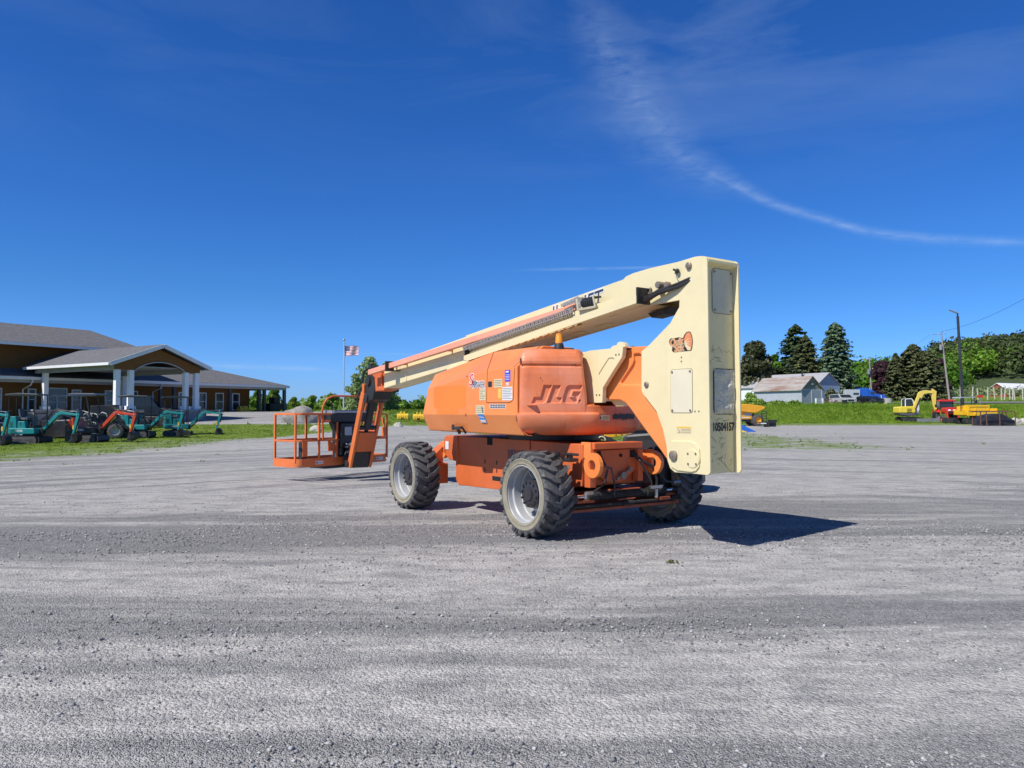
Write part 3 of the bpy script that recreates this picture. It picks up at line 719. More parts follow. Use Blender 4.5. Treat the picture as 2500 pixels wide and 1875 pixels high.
# --- faceted control-side hood
YH = 1.15
P1 = lift(1031.6, 1011.5, 1, YH); P2 = lift(1045, 948, 1, YH); P3 = lift(1190, 905, 1, YH); P4 = lift(1258, 898.5, 1, YH)
x4 = .24
Q1 = lift(1048, 1050.5, 1, 1.06); T1 = lift(1062, 914, 1, .93); T2 = lift(1206, 859, 1, .76)
YI = .34
zl = 1.393
def hoodsec(x, zb_, yb, zc1, zc2, yt, ztp): return [(x, YI, zb_), (x, yb, zb_), (x, YH, zc1), (x, YH, zc2), (x, yt, ztp), (x, YI, ztp)]
hd = MB()
secs = [
    [(P1[0], YI + .1, P1[2]), (P1[0] - .002, YH - .02, P1[2]), (P1[0], YH, P1[2] + .001), (P1[0], YH, P1[2] + .002), (P1[0], YH - .03, P1[2] + .004), (P1[0], YI + .1, P1[2] + .005)],
]
A = [ (Q1[0], YI, Q1[2]), (Q1[0], 1.06, Q1[2]), (P1[0], YH, zl), (P2[0], YH, P2[2]), (T1[0], .93, T1[2]), (T1[0], YI, T1[2]) ]
B = [ (P3[0], YI, 1.155), (P3[0], 1.05, 1.155), (P3[0], YH, zl), (P3[0], YH, P3[2]), (T2[0], .76, T2[2]), (T2[0], YI, T2[2]) ]
Cc = [ (x4, YI, 1.15), (x4, 1.05, 1.15), (x4, YH, zl), (x4, YH, 1.975), (x4, .76, T2[2] + .005), (x4, YI, T2[2] + .005) ]
vs = A + B + Cc; fs = []
for s_ in (0, 6):
    for j in range(6): fs.append((s_ + j, s_ + (j + 1) % 6, s_ + 6 + (j + 1) % 6, s_ + 6 + j))
fs += [(12, 13, 14, 15, 16, 17), (0, 1, 2), (0, 2, 3), (0, 3, 4), (0, 4, 5)]
hd.add(vs, fs); hood = hd.build('control_hood', M['orange'], PR, bevel=.012)
# unfaded rectangle, door seams, handle
def sideplate(px0, py0, px1, py1, y, t, name, mat, par, r=.01, bev=0):
    a = lift(px0, py0, 1, y); b = lift(px1, py1, 1, y); x0, x1 = sorted((a[0], b[0])); z0, z1 = sorted((a[2], b[2]))
    mb = MB(); mb.prism(rrect(x0, x1, z0, z1, min(r, (x1 - x0) / 2.1, (z1 - z0) / 2.1)), y, y + t); return mb.build(name, mat, par, bevel=bev), (x0, x1, z0, z1)
sideplate(1059, 944, 1137, 996, YH, .0015, 'bare_patch', M['orange_pure'], hood, .06)
sideplate(1067, 999, 1119, 1010.5, YH, .0015, 'bare_patch', M['orange_pure'], hood, .01)
def seam(pts, y, w=.006, par=None, name='seam', mat=None, off=.001, t=.002):
    xz = [lift(a, b, 1, y) for a, b in pts] if len(pts[0]) == 2 else pts
    mb = MB()
    for a, b in zip(xz[:-1], xz[1:]): mb.bar((a[0], a[1] + off, a[2]), (b[0], b[1] + off, b[2]), t if False else .003, w, up=(0, 0, 1) if abs(a[2] - b[2]) < abs(a[0] - b[0]) else (1, 0, 0))
    return mb.build(name, mat or M['seamdark'], par)
M['seamdark'] = paint('seam_shadow', (.16, .04, .015), .8, .1, 0)
seam([(1190, 906), (1188, 983)], YH, .007, hood)
seam([(1257, 899), (1255, 930), (1253, 975), (1248, 981), (1241, 983), (1188, 983)], YH, .008, hood)
seam([(P3[0], YH + .002, P3[2]), (T2[0], .762, T2[2] + .002)], 0, .007, hood, off=.002)
seam([(x4 + .06, YH, 1.97), (x4 + .05, .77, T2[2])], 0, .009, hood, off=.003)
sideplate(1192, 931.5, 1201, 944.5, YH, .004, 'latch', M['black'], hood, .01)
for px0, py0, px1, py1, mt in ((1206.5, 926, 1226, 945.5, 'labelc'), (1233, 904, 1246, 931, 'decalblue'), (1236, 934, 1242, 941, 'label'), (1226.5, 945, 1251, 977, 'label'),
                               (1216, 949, 1225, 973, 'labely'), (1171, 949, 1185, 977, 'labelc'), (1162, 990, 1183, 1011, 'labelc'), (1196, 987, 1235, 997, 'label')):
    o_, (x0, x1, z0, z1) = sideplate(px0, py0, px1, py1, YH, .0022, 'placard', M[mt], hood, .008)
    mb = MB(); y = YH + .0024; W_, H_ = x1 - x0, z1 - z0; lr = random.Random(int(px0))
    n_ = max(1, int(H_ / .022))
    if mt == 'decalblue':
        mb.box(x0 + W_ * .25, x1 - W_ * .15, y, y + .0006, z1 - H_ * .22, z1 - H_ * .08)
        for k in range(4): mb.box(x0 + .012, x1 - .012, y, y + .0006, z0 + .02 + k * H_ * .14, z0 + .026 + k * H_ * .14)
        mb.build('placard_print', M['label'], hood); continue
    if (px0, mt) == (1196, 'label'):
        for r_ in range(2):
            for k in range(6): mb.box(x0 + .008 + k * (W_ - .012) / 6, x0 + .002 + (k + 1) * (W_ - .012) / 6, y, y + .0006, z0 + .007 + r_ * H_ * .47, z0 + .0 + (r_ + 1) * H_ * .46)
        mb.build('placard_print', M['slate'], hood); continue
    for k in range(n_):
        z = z1 - .015 - k * (H_ - .02) / n_; e = x0 + .01 + W_ * .35 * lr.random() * (k % 3 == 2)
        mb.box(e, x1 - .01, y, y + .0006, z - .006, z - .001)
    if px0 == 1162: mb.bar((x0 + .03, y, z0 + .015), (x0 + .06, y, z0 + .09), .001, .02, up=(1, 0, 0))
    mb.build('placard_print', M['slate'] if mt != 'labely' else M['labelc'], hood)
# blue and white sticker and the bracket below the crease (tilted lower band)
a = lift(1178, 1023, 1, 1.135)
mb = MB(); tl = Matrix.Translation((a[0], 1.1345, a[2])) @ Matrix.Rotation(-math.atan2(.10, .24), 4, 'X')
mb.prism([(-.075, -.05), (.055, -.05), (.075, .065), (-.055, .065)], .0, .003, mat=tl); mb.build('sticker', paint('sticker_blue', (.05, .3, .75), .4, .05, 0), hood)
mb = MB(); mb.prism([(-.070, -.045), (.050, -.045), (.056, -.01), (-.064, -.01)], .003, .005, mat=tl); mb.prism([(-.05, .015), (.05, .025), (.052, .035), (-.048, .025)], .003, .005, mat=tl); mb.build('sticker_print', M['label'], hood)
mb = MB(); b0 = lift(1112, 1046, 1, 1.10); b1 = lift(1132, 1044, 1, 1.10); b2 = lift(1134, 1058, 1, 1.08); b3 = lift(1119, 1058, 1, 1.08)
mb.bar((b0[0], 1.13, b0[2]), (b1[0], 1.13, b1[2]), .035, .035); mb.bar((b1[0], 1.12, b1[2]), (b2[0], 1.06, b2[2]), .02, .02); mb.bar((b0[0] - .08, 1.11, b0[2]), (b3[0], 1.06, b3[2]), .03, .03); mb.bar((b0[0], 1.13, b0[2] + .03), (b0[0] + .04, 1.12, b0[2]), .03, .06)
mb.build('hood_latch', M['blackm'], hood)
# SkyPower lettering, white edged
a = lift(1166, 939, 1, YH)
def outlined(txt, size, mtx, par, front, back, shear=.0, sx=1.0, grow=.006, name='lettering'):
    text(name + '_edge', txt, size, back, par, mtx @ Matrix.Translation((0, 0, .0015)), .0008, shear, grow, sx)
    text(name, txt, size, front, par, mtx @ Matrix.Translation((0, 0, .0032)), .0008, shear, 0.0, sx)
p = lift(1150, 929, 1, YH); outlined('S', .22, mtx_side(p[0], YH + .001, p[2]), hood, M['redsign'], M['white'], .2, 1, .010)
p = lift(1158, 934, 1, YH); outlined('ky', .14, mtx_side(p[0], YH + .001, p[2], -.25), hood, M['slate'], M['white'], .2, .9, .009)
p = lift(1168.5, 939.5, 1, YH); outlined('POWER', .115, mtx_side(p[0], YH + .001, p[2], -.03), hood, M['slate'], M['white'], .1, .72, .009)
p = lift(1161, 940, 1, YH)

# --- moulded engine cover with recessed letters: it wraps the round tail of the turntable
TP = [(.215, 1.10), (.205, 1.14), (.175, 1.152), (.125, 1.12), (.05, 1.02), (-.04, .87), (-.125, .70), (-.19, .55), (-.225, .45), (-.245, .36), (-.245, .26), (-.23, .0), (-.20, -.25), (-.15, -.45), (-.05, -.55)]
def catmull(P, n=14):
    out = []
    for i in range(len(P) - 1):
        p0, p1, p2, p3 = P[max(i - 1, 0)], P[i], P[i + 1], P[min(i + 2, len(P) - 1)]
        for k in range(n):
            t = k / n; out.append(tuple(.5 * ((2 * p1[j]) + (-p0[j] + p2[j]) * t + (2 * p0[j] - 5 * p1[j] + 4 * p2[j] - p3[j]) * t * t + (-p0[j] + 3 * p1[j] - 3 * p2[j] + p3[j]) * t ** 3) for j in (0, 1)))
    return out + [P[-1]]
TD = np.array(catmull(TP)); TS = np.concatenate([[0], np.cumsum(np.hypot(*np.diff(TD, axis=0).T))])
def plan(s_): return np.interp(s_, TS, TD[:, 0]), np.interp(s_, TS, TD[:, 1])
def pnorm(s_):
    x0, y0 = plan(s_ - .01); x1, y1 = plan(s_ + .01); dx, dy = x1 - x0, y1 - y0; l = np.hypot(dx, dy) + 1e-9
    return dy / l, -dx / l       # outward
def col_px(s_):
    x, y = plan(s_); wx = LO.x + LX.x * x + LY.x * y; wy = LO.y + LX.y * x + LY.y * y
    zz = .35; return 1250 + F * wx / (wy * CC + zz * SS)
SG = np.linspace(0.06, TS[-1], 700); PXG = col_px(SG)
def s_of(px): return float(np.interp(px, PXG, SG))
def on_tail(px, py, off=0.0):
    s_ = s_of(px); x, y = plan(s_); wy = LO.y + LX.y * x + LY.y * y; r = ray(px, py); z = EYE + r.z * wy / r.y
    nx_, ny_ = pnorm(s_); return Vector((x + nx_ * off, y + ny_ * off, z)), s_, Vector((nx_, ny_, 0))
SEND = s_of(1437)
prof = [(.0, 1.40), (.0, 1.5), (.004, 1.62), (.010, 1.75), (.018, 1.88), (.03, 1.955), (.05, 1.978), (.055, 1.985), (.030, 2.0), (.028, 2.03), (.045, 2.085), (.075, 2.13), (.11, 2.162), (.15, 2.178), (.21, 2.186)]
pin = np.array(prof); pt = np.concatenate([[0], np.cumsum(np.hypot(*np.diff(pin, axis=0).T))])
def poly_sd(px_, pz_, poly):
    P = np.array(poly); d = np.full(px_.shape, 1e9); ins = np.zeros(px_.shape, bool); n = len(P)
    for i in range(n):
        a_, b_ = P[i], P[(i + 1) % n]; e = b_ - a_; wx, wz = px_ - a_[0], pz_ - a_[1]
        t = np.clip((wx * e[0] + wz * e[1]) / (e @ e), 0, 1); d = np.minimum(d, np.hypot(wx - e[0] * t, wz - e[1] * t))
        c1 = (a_[1] > pz_) != (b_[1] > pz_)
        with np.errstate(divide='ignore', invalid='ignore'): ins ^= c1 & (px_ < (b_[0] - a_[0]) * (pz_ - a_[1]) / (b_[1] - a_[1] + 1e-12) + a_[0])
    return np.where(ins, -d, d)
LET = [
    [(810, 1015), (985, 1020), (870, 1340), (840, 1390), (790, 1420), (535, 1425), (590, 1290), (720, 1290), (740, 1265)],
    [(1025, 1020), (1190, 1025), (1090, 1290), (1215, 1300), (1175, 1420), (885, 1415)],
    [(1395, 1020), (1675, 1025), (1640, 1130), (1450, 1130), (1395, 1290), (1500, 1300), (1510, 1270), (1450, 1250), (1480, 1170), (1630, 1175), (1545, 1420), (1290, 1415), (1245, 1390), (1240, 1300), (1310, 1080), (1345, 1035)],
    [(1600, 1350), (1640, 1350), (1640, 1400), (1600, 1410)],
]
def sub(P, n=5):
    o_ = []
    for i in range(len(P)):
        a_, b_ = P[i], P[(i + 1) % len(P)]
        for k in range(n): o_.append((a_[0] + (b_[0] - a_[0]) * k / n, a_[1] + (b_[1] - a_[1]) * k / n))
    return o_
NU, NV = 330, 300
uu = np.linspace(0, 1, NU); tv = np.unique(np.concatenate([np.linspace(0, .62, 230), np.linspace(.62, pt[-1], NV - 229)])); NV = len(tv)
U, T = np.meshgrid(uu, tv)
inset = np.interp(T, pt, pin[:, 0]); Zc = np.interp(T, pt, pin[:, 1])
Sc = U * (SEND - .07 * sstep(1.45, 2.15, Zc))
e0, e1 = Sc, (SEND - .07 * sstep(1.45, 2.15, Zc)) - Sc
drop = .045 * np.clip(1 - e1 / .10, 0, 1) ** 2 + .055 * np.clip(1 - e0 / .12, 0, 1) ** 2
Zc = Zc - drop * sstep(2.0, 2.16, Zc) * 1.6
ins_end = .035 * np.clip(1 - e1 / .05, 0, 1) ** 2
Xp, Yp = plan(Sc); Nx, Ny = pnorm(Sc)
# engraving
msk = np.zeros_like(U)
for L_ in LET:
    pp = []
    for a_, b_ in sub(L_):
        v_, s__, _n = on_tail(1240 + a_ * .1085, 830 + b_ * .1085); pp.append((s__, v_.z))
    sd = poly_sd(Sc, Zc, pp); msk = np.maximum(msk, np.clip(.5 - sd / .010, 0, 1))
msk = msk * msk * (3 - 2 * msk)
off = -ins_end - .024 * msk
# towards the top the section leans inwards but must not cross the centre: clamp against plan centre
Xc = Xp + Nx * off + .70 * inset; Yc = Yp + Ny * off - .72 * inset
wav = np.array([mnoise.noise(Vector((a_ * 2.2, b_ * 1.6, 4))) for a_, b_ in zip(Sc.ravel()[::1], Zc.ravel()[::1])]).reshape(U.shape) * .004
Xc += Nx * wav; Yc += Ny * wav
V = np.stack([Xc, Yc, Zc], -1).reshape(-1, 3)
ii = np.arange(NU * NV).reshape(NV, NU); Fc = np.stack([ii[:-1, :-1], ii[:-1, 1:], ii[1:, 1:], ii[1:, :-1]], -1).reshape(-1, 4)[:, ::-1]
cover = np_obj('engine_cover', V, Fc, M['cover'], smooth=True); cover.parent = PR
mb = MB()       # roof of the cover behind its rolled edge, and the inner end faces
k_ = NU - 1; st = list(range(0, NU, 15)) + [NU - 1]
for row, nm_ in ((NV - 1, 'r'),):
    P_ = [tuple(V[row * NU + i]) for i in st]
    rn_ = [pnorm(float(Sc[row, i])) for i in st]
    mb.add(P_ + [(p_[0] - .16 * n__[0] + .12, p_[1] - .25 * n__[1], p_[2]) for p_, n__ in zip(P_, rn_)], [(i, i + 1, i + 1 + len(st), i + len(st)) for i in range(len(st) - 1)])
P_ = [tuple(V[j * NU + NU - 1]) for j in range(0, NV, 6)]
mb.add(P_ + [(x + .22, y - .04, z) for x, y, z in P_], [(i, i + 1, i + 1 + len(P_), i + len(P_)) for i in range(len(P_) - 1)])
P_ = [tuple(V[j * NU]) for j in range(0, NV, 6)]
mb.add(P_ + [(x, y - .3, z) for x, y, z in P_], [(i, i + 1, i + 1 + len(P_), i + len(P_)) for i in range(len(P_) - 1)])
mb.build('cover_roof', M['cover'], cover)
# skirt round the tail, bulged on the near side
S1 = s_of(1461); ns = 120; sk = np.linspace(0, TS[-1], ns)
zl_ = [(1.155, -.16), (1.165, -.10), (1.20, -.035), (1.26, .008), (1.33, .028), (1.385, .038), (1.405, .034), (1.418, .012), (1.43, -.004), (1.50, -.008), (1.508, -.02), (1.51, -.3)]
lc = MB(); vs = []
for z, g in zl_:
    for s__ in sk:
        x, y = plan(s__); nx_, ny_ = pnorm(s__); k_ = float(1 - sstep(S1 - .02, S1 + .03, s__)); f_ = g if g < 0 else g * k_
        fz = z if z < 1.5 else z - 0
        if g <= -.3: f_ = -.22
        # lower right corner of the tail is chamfered
        zz = max(z, 1.155 + .12 * float(sstep(TS[-1] - .22, TS[-1], s__)))
        vs.append((x + nx_ * f_, y + ny_ * f_, zz))
fs = [(i * ns + j, i * ns + j + 1, (i + 1) * ns + j + 1, (i + 1) * ns + j) for i in range(len(zl_) - 1) for j in range(ns - 1)]
lc.add(vs, fs); skirt = lc.build('cover_skirt', M['cover'], PR, smooth=True, auto=45)
mb = MB(); mb.box(-.02, .9, -.45, .55, 1.16, 1.20); mb.box(-.12, .9, -.45, .35, 1.38, 1.48); mb.build('counterweight', M['orange_low'], PR)
mb = MB(); a = on_tail(1503, 980)[0]; b = on_tail(1525, 998)[0]; mb.box(a.x + .03, a.x + .06, b.y, a.y, b.z, a.z); bk = mb.build('bracket_plate', M['orange_low'], PR)
mb = MB(); 
for fy, fz in ((.15, .8), (.15, .25), (.7, .25)): mb.cyl((a.x + .02, a.y + (b.y - a.y) * fy, b.z + (a.z - b.z) * fz), (a.x + .031, a.y + (b.y - a.y) * fy, b.z + (a.z - b.z) * fz), .013, 8)
mb.build('hole', M['darkhole'], bk)
def tailpatch(px0, py0, px1, py1, off, name, mat, par, n=6, pad=0, top=None, bot=None):
    """thin sheet wrapped on the tail between two photo columns"""
    vs = []; fs = []
    for i in range(n + 1):
        px = px0 + (px1 - px0) * i / n; a_, s__, nn = on_tail(px, py0, off); b_, _, _ = on_tail(px, py1, off)
        zt_ = a_.z + (top[i % len(top)] if top else 0); zb_ = b_.z - (bot[i % len(bot)] if bot else 0)
        vs += [(a_.x, a_.y, zt_), (b_.x, b_.y, zb_)]
    for i in range(n): fs.append((2 * i, 2 * i + 1, 2 * i + 3, 2 * i + 2))
    mb = MB(); mb.add(vs, fs); return mb.build(name, mat, par)
tailpatch(1459, 1013.5, 1487, 1026, .006, 'placard', M['labelc'], skirt)
for k in range(4): tailpatch(1470, 1016.5 + k * 2.1, 1484, 1017.3 + k * 2.1, .0085, 'placard_print', M['slate'], skirt, 3)
tailpatch(1461.5, 1017, 1466, 1023.5, .0085, 'placard_print', M['slate'], skirt, 2)
rt_ = random.Random(4); tops = [rt_.uniform(0, .02) for _ in range(53)]; bots = [rt_.uniform(0, .03) for _ in range(53)]
tailpatch(1495, 1012.5, 1547, 1020.5, .006, 'scribbled_mark', M['black'], skirt, 52, top=tops, bot=bots)
def chip(px, py, r_, par, off=.004, seed=0):
    P0, s__, nn = on_tail(px, py, off); tn = Vector((-nn.y, nn.x, 0)); rr = random.Random(seed + int(px)); pts = []
    for i in range(9): a_ = 2 * math.pi * i / 9; q_ = r_ * rr.uniform(.5, 1.2); pts.append(P0 + tn * (q_ * math.cos(a_) * .7) + Vector((0, 0, q_ * math.sin(a_) * 1.2)))
    return pts
def blotch(mb, x, y, z, r, ax, seed):
    rr = random.Random(seed); pts = []
    for i in range(9): a = 2 * math.pi * i / 9; q_ = r * rr.uniform(.5, 1.2); pts.append((q_ * math.cos(a) * .7, q_ * math.sin(a) * 1.2))
    mb.prism([(x + a, z + b) for a, b in pts], y, y + .0012)
mb = MB()
for px, py, r_ in ((1166, 1000, .012), (1137, 1012, .018), (1119, 1036, .006), (1140, 919, .014), (1128, 1040, .006)): p = lift(px, py, 1, YH); blotch(mb, p[0], YH + .0005 - (.03 if py > 1015 else 0), p[2], r_, 'Y', int(px))
mb.build('paint_chip', M['rust'], hood)
mb = MB()
for px, py, r_, o_ in ((1320, 924, .013, .0), (1406, 889.5, .014, -.035), (1311, 963, .007, .004), (1400, 890, .010, -.04), (1268, 879, .035, -.015), (1407, 895, .004, -.03), (1320, 935, .003, 0)):
    pts = chip(px, py, r_, cover, o_ + .004); mb.add(pts, [tuple(range(len(pts)))])
mb.build('paint_chip', M['rust'], cover)
mb = MB(); pts = chip(1268, 1022, .032, skirt, .036); mb.add(pts, [tuple(range(len(pts)))]); mb.build('paint_chip', M['rust'], skirt)
# warning beacon
p = lift(1365, 855, 1, .62); bx, bz = p[0], 2.187
mb = MB(); mb.lathe([(0, 0), (.085, 0), (.085, .012), (.062, .02), (.05, .075), (0, .075)], c=(bx, .62, bz - .005), n=20); mb.bar((bx, .62, bz + .006), (bx - .11, .48, bz + .006), .04, .012)
beac = mb.build('beacon', M['black'], PR, smooth=True)
mb = MB(); mb.lathe([(.045, 0), (.046, .03), (.043, .035), (.043, .075), (.040, .08), (.037, .115), (.0, .122)], c=(bx, .62, bz + .07), n=20); mb.build('beacon_lens', M['amber'], beac, smooth=True)
# right-hand hood (mostly hidden)
mb = MB(); mb.prism([(.1, 1.18), (2.3, 1.18), (2.5, 1.4), (2.3, 1.62), (.8, 1.86), (.1, 1.88)], -1.15, -.36); mb.build('far_hood', M['orange'], PR, bevel=.03)

def cut(o, mb):
    c_ = mb.build('cutter', M['orange'], PR); m_ = o.modifiers.new('cut', 'BOOLEAN'); m_.operation = 'DIFFERENCE'; m_.object = c_; m_.solver = 'EXACT'
    while o.modifiers[0] != m_: o.modifiers.move(len(o.modifiers) - 1, 0) if hasattr(o.modifiers, 'move') else None
    bpy.context.view_layer.update(); dg = bpy.context.evaluated_depsgraph_get(); nm = bpy.data.meshes.new_from_object(o.evaluated_get(dg))
    if len(nm.polygons) >= len(o.data.polygons): o.modifiers.clear(); o.data = nm
    else: o.modifiers.remove(m_)
    bpy.data.objects.remove(c_)
# --- lower arm (cream) and tower arm (orange)
crm = lxz([(1425, 860), (1440, 856), (1490, 851), (1495, 845), (1505.5, 842), (1507, 837), (1512, 834.5), (1518, 835), (1524, 838), (1527, 846), (1520.5, 848), (1520, 860), (1517.6, 873), (1494, 910), (1471.5, 947), (1470, 983), (1425, 984)], .32)
mb = MB()
crm2 = [(.9, 2.2), (.9, 1.55)] 
pl = crm[:-1] + [crm[-1]]
pl = [(.6, 2.22)] + crm + [(.6, 1.54)]
mb.prism(pl, .26, .32); mb.prism(pl, -.32, -.26); mb.box(-.3, .6, -.26, .26, 1.56, 1.60)
larm = mb.build('lower_arm', M['cream'], PR, bevel=.004)
mb = MB(); seg_ = [(1440 + a * .1085, 820 + b * .1085) for a, b in ((215, 870), (215, 840), (420, 515), (440, 500), (515, 495), (545, 515))]
M['cream_edge'] = paint('cream_edge_shadow', (.30, .25, .13), .6, .05, 0)  # cream darkened to stand for shade along rib and panel edges
seam(seg_, .32, .012, larm, 'rib_shade_line', M['cream_edge'])  # flat dark strip paints the shade beside the rib
for px, py in ((1504, 866), (1511.5, 865), (1457, 964), (1464, 964)): p = lift(px, py, 1, .32); mb.cyl((p[0], .32, p[2]), (p[0], .327, p[2]), .010, 8)
mb.build('bolt', M['pinmetal'], larm)
org = lxz([(1523, 849), (1535.5, 847), (1574.5, 845), (1590, 850), (1600, 880), (1600, 950), (1610, 960), (1640, 1005), (1655, 1050), (1664, 1092), (1664, 1130), (1640, 1140), (1629, 1123), (1613.7, 1101), (1567, 1038), (1541, 1001), (1527, 983), (1512.8, 976), (1477, 976), (1476.5, 950), (1524.6, 871), (1524.6, 860)], .21)
mb = MB(); mb.prism(org, -.21, .21); tower = mb.build('tower_arm', M['orange'], PR, bevel=.012)
mb = MB(); rib = lxz([(1440 + a * .1085, 820 + b * .1085) for a, b in ((980, 420), (1010, 400), (1110, 395), (1130, 420), (1320, 470), (1320, 1095), (730, 1105), (690, 1060), (700, 1020), (960, 640), (985, 560))], .21)
mb.prism(rib, .178, .3); cut(tower, mb)
mb = MB(); mb.box(*( [lift(1544, 850, 1, .2)[0], lift(1524, 850, 1, .2)[0]] ), .205, .212, lift(1540, 853, 1, .21)[2], lift(1540, 849.5, 1, .21)[2]); mb.build('slot', M['darkhole'], tower)
mb = MB(); a = lift(1478, 985, 1, .2); mb.prism([(a[0] + .02, 1.60), (a[0] - .35, 1.57), (a[0] - .33, 1.50), (a[0] - .12, 1.50)], .0, .14); mb.build('arm_stop', M['cream_rust'], tower)
mb = MB(); mb.box(-.2, .6, -.2, .2, 1.2, 1.5); mb.build('tower_base', M['orange_low'], PR)

# --- upright mast
yM = .25; mr_ = (1380, 820, .217)
mpts = [(1711, 625), (1719, 625.5), (1725, 629.5), (1726.5, 640), (1734, 1152), (1732, 1157), (1727, 1160), (1699, 1157), (1647, 1153), (1636, 1143), (1629.5, 1124), (1627, 1088), (1618, 1047), (1603, 1005), (1570, 962), (1566, 953), (1566, 858), (1586, 841), (1636, 789), (1645, 773), (1658, 750), (1659, 728), (1655.6, 717), (1657.8, 706), (1664, 694), (1662, 655), (1668, 638), (1680, 633)]
mp = lxz(mpts, yM)
mb = MB(); mb.prism(mp, yM - .022, yM); mb.prism(mp, -yM, -yM + .022)
mast = mb.build('mast', M['cream'], PR, bevel=.003)
xb = -1.865
mb = MB(); mb.box(xb + .075, xb + .087, -yM + .022, yM - .022, .80, 3.0); mb.box(xb + .10, xb + .5, -yM + .022, yM - .022, 2.99, 3.005)
mb.lathe([(0, 0)], n=3) if False else None
mb.box(xb + .09, xb + .3, -.2, .2, .82, .85)
mb.prism([(xb + .005, 2.97), (xb + .005, 3.0), (xb + .06, 3.035), (xb + .15, 3.045), (xb + .15, 3.02), (xb + .09, 3.0), (xb + .075, 2.94)], -yM + .022, yM - .022)
mb.build('mast_back', M['cream_rust'], mast, bevel=.003)
def rearpanel(pts4, mat, name, dent=0):
    x = xb + .074; a = lift(pts4[0], pts4[1], 0, x); b = lift(pts4[2], pts4[3], 0, x)
    y1, y0, z1, z0 = a[1], b[1], a[2], b[2]
    mb = MB(); mb.prism(rrect(y0 - .008, y1 + .008, z0 - .008, z1 + .008, .05), x - .002, x, axis='X'); mb.build(name + '_edge_shade', M['darkhole'] if dent else M['cream_edge'], mast)  # dark sheet behind paints the shade line round the panel
    mb = MB()
    if dent:
        N1, N2 = 26, 44; vs = []; fs = []
        for j in range(N2 + 1):
            for i in range(N1 + 1):
                u, v = i / N1, j / N2; y = y0 + (y1 - y0) * u; z = z0 + (z1 - z0) * v
                e = min(u, 1 - u, v * 1.6, (1 - v) * 1.6); 
                n1 = mnoise.noise(Vector((u * 3, v * 4, 2))); n2 = mnoise.noise(Vector((u * 9, v * 12, 7)))
                d = (.022 + .03 * n1 + .008 * n2) * min(1, e * 7) + .005
                wob = .006 * mnoise.noise(Vector((u * 5, v * 12, 11)))
                cz = min(1, e * 30)
                vs.append((x - .004 - d, y + wob * (1 - cz), z + wob * (1 - cz)))
        for j in range(N2):
            for i in range(N1): fs.append((j * (N1 + 1) + i, j * (N1 + 1) + i + 1, (j + 1) * (N1 + 1) + i + 1, (j + 1) * (N1 + 1) + i))
        mb.add(vs, fs); o = mb.build(name, mat, mast, smooth=True, auto=80)
    else:
        mb.prism(rrect(y0, y1, z0, z1, .045), x - .006, x - .002, axis='X'); o = mb.build(name, mat, mast, bevel=.001)
    mb = MB()
    for y, z in ((y0 + .03, z0 + .03), (y1 - .03, z0 + .03), (y0 + .03, z1 - .03), (y1 - .03, z1 - .03)): mb.cyl((x - (.02 if dent else .014), y, z), (x, y, z), .012, 8)
    mb.build('bolt', M['pinmetal'], o); return o
rearpanel((1738, 655, 1788, 768), paint('panel_greenish', (.62, .58, .38), .4, .05, .25, (.25, .2, .14)), 'access_panel')
rearpanel((1742, 901, 1794, 1010), M['dent'], 'dented_panel', 1)
a = lift(1766, 1043, 0, xb + .074); text('stencil_number', '10504157', .118, M['black'], mast, mtx_rear(xb + .073, a[1], a[2]), .0006, sx=.72, offset=.005)
# scratches and rust lines on the back
mb = MB(); sr = random.Random(11); xs2 = xb + .0735
for k in range(46):
    y = sr.uniform(-.2, .2); z = sr.choice((sr.uniform(.84, 1.22), sr.uniform(.84, 1.22), sr.uniform(1.95, 2.1), sr.uniform(1.25, 1.4)))
    p = Vector((xs2, y, z)); ang = sr.uniform(0, 6.28)
    for s_ in range(sr.randint(2, 5)):
        ang += sr.uniform(-.9, .9); L_ = sr.uniform(.012, .05); q_ = p + Vector((0, math.cos(ang) * L_, math.sin(ang) * L_ * .6))
        if abs(q_.y) > .222: break
        mb.bar(p, q_, .0008, sr.uniform(.0015, .004), up=(0, 0, 1) if abs(math.cos(ang)) > .7 else (0, 1, 0)); p = q_
mb.build('scratch', M['rust'], mast)
# side panel, pins, raised pad, round cover, decal, placard
o_, (x0, x1, z0, z1) = sideplate(1637, 902, 1692, 1009, yM, .001, 'panel_edge', M['cream_edge'], mast, .03)
mb = MB(); mb.prism(rrect(x0 + .006, x1 - .006, z0 + .006, z1 - .006, .03), yM + .001, yM + .006); pn = mb.build('access_panel', paint('cream_panel', (.72, .66, .48), .4, .03, .12, (.5, .38, .22)), mast, bevel=.002)
mb = MB()
for x, z in ((x0 + .03, z0 + .03), (x1 - .03, z0 + .03), (x0 + .03, z1 - .03), (x1 - .03, z1 - .03)): mb.cyl((x, yM, z), (x, yM + .014, z), .012, 8)
for px, py in ((1664, 872), (1664, 882), (1697, 1004), (1706.5, 1004)): p = lift(px, py, 1, yM); mb.cyl((p[0], yM, p[2]), (p[0], yM + .006, p[2]), .008, 8)
mb.build('bolt', M['pinmetal'], mast)
mb = MB()
for px, py, r_, t_ in ((1683, 649, .036, .03), (1579, 939, .032, .02), (1648, 1112, .052, .045)):
    p = lift(px, py, 1, yM); mb.lathe([(0, t_), (r_ * .8, t_), (r_, t_ - .006), (r_, 0)], c=(p[0], yM, p[2]), axis='Y', n=24)
    mb.cyl((p[0], yM + t_, p[2]), (p[0], yM + t_ + .006, p[2]), r_ * .3, 10)
mb.build('pivot_pin', M['pinmetal'], mast, smooth=True)
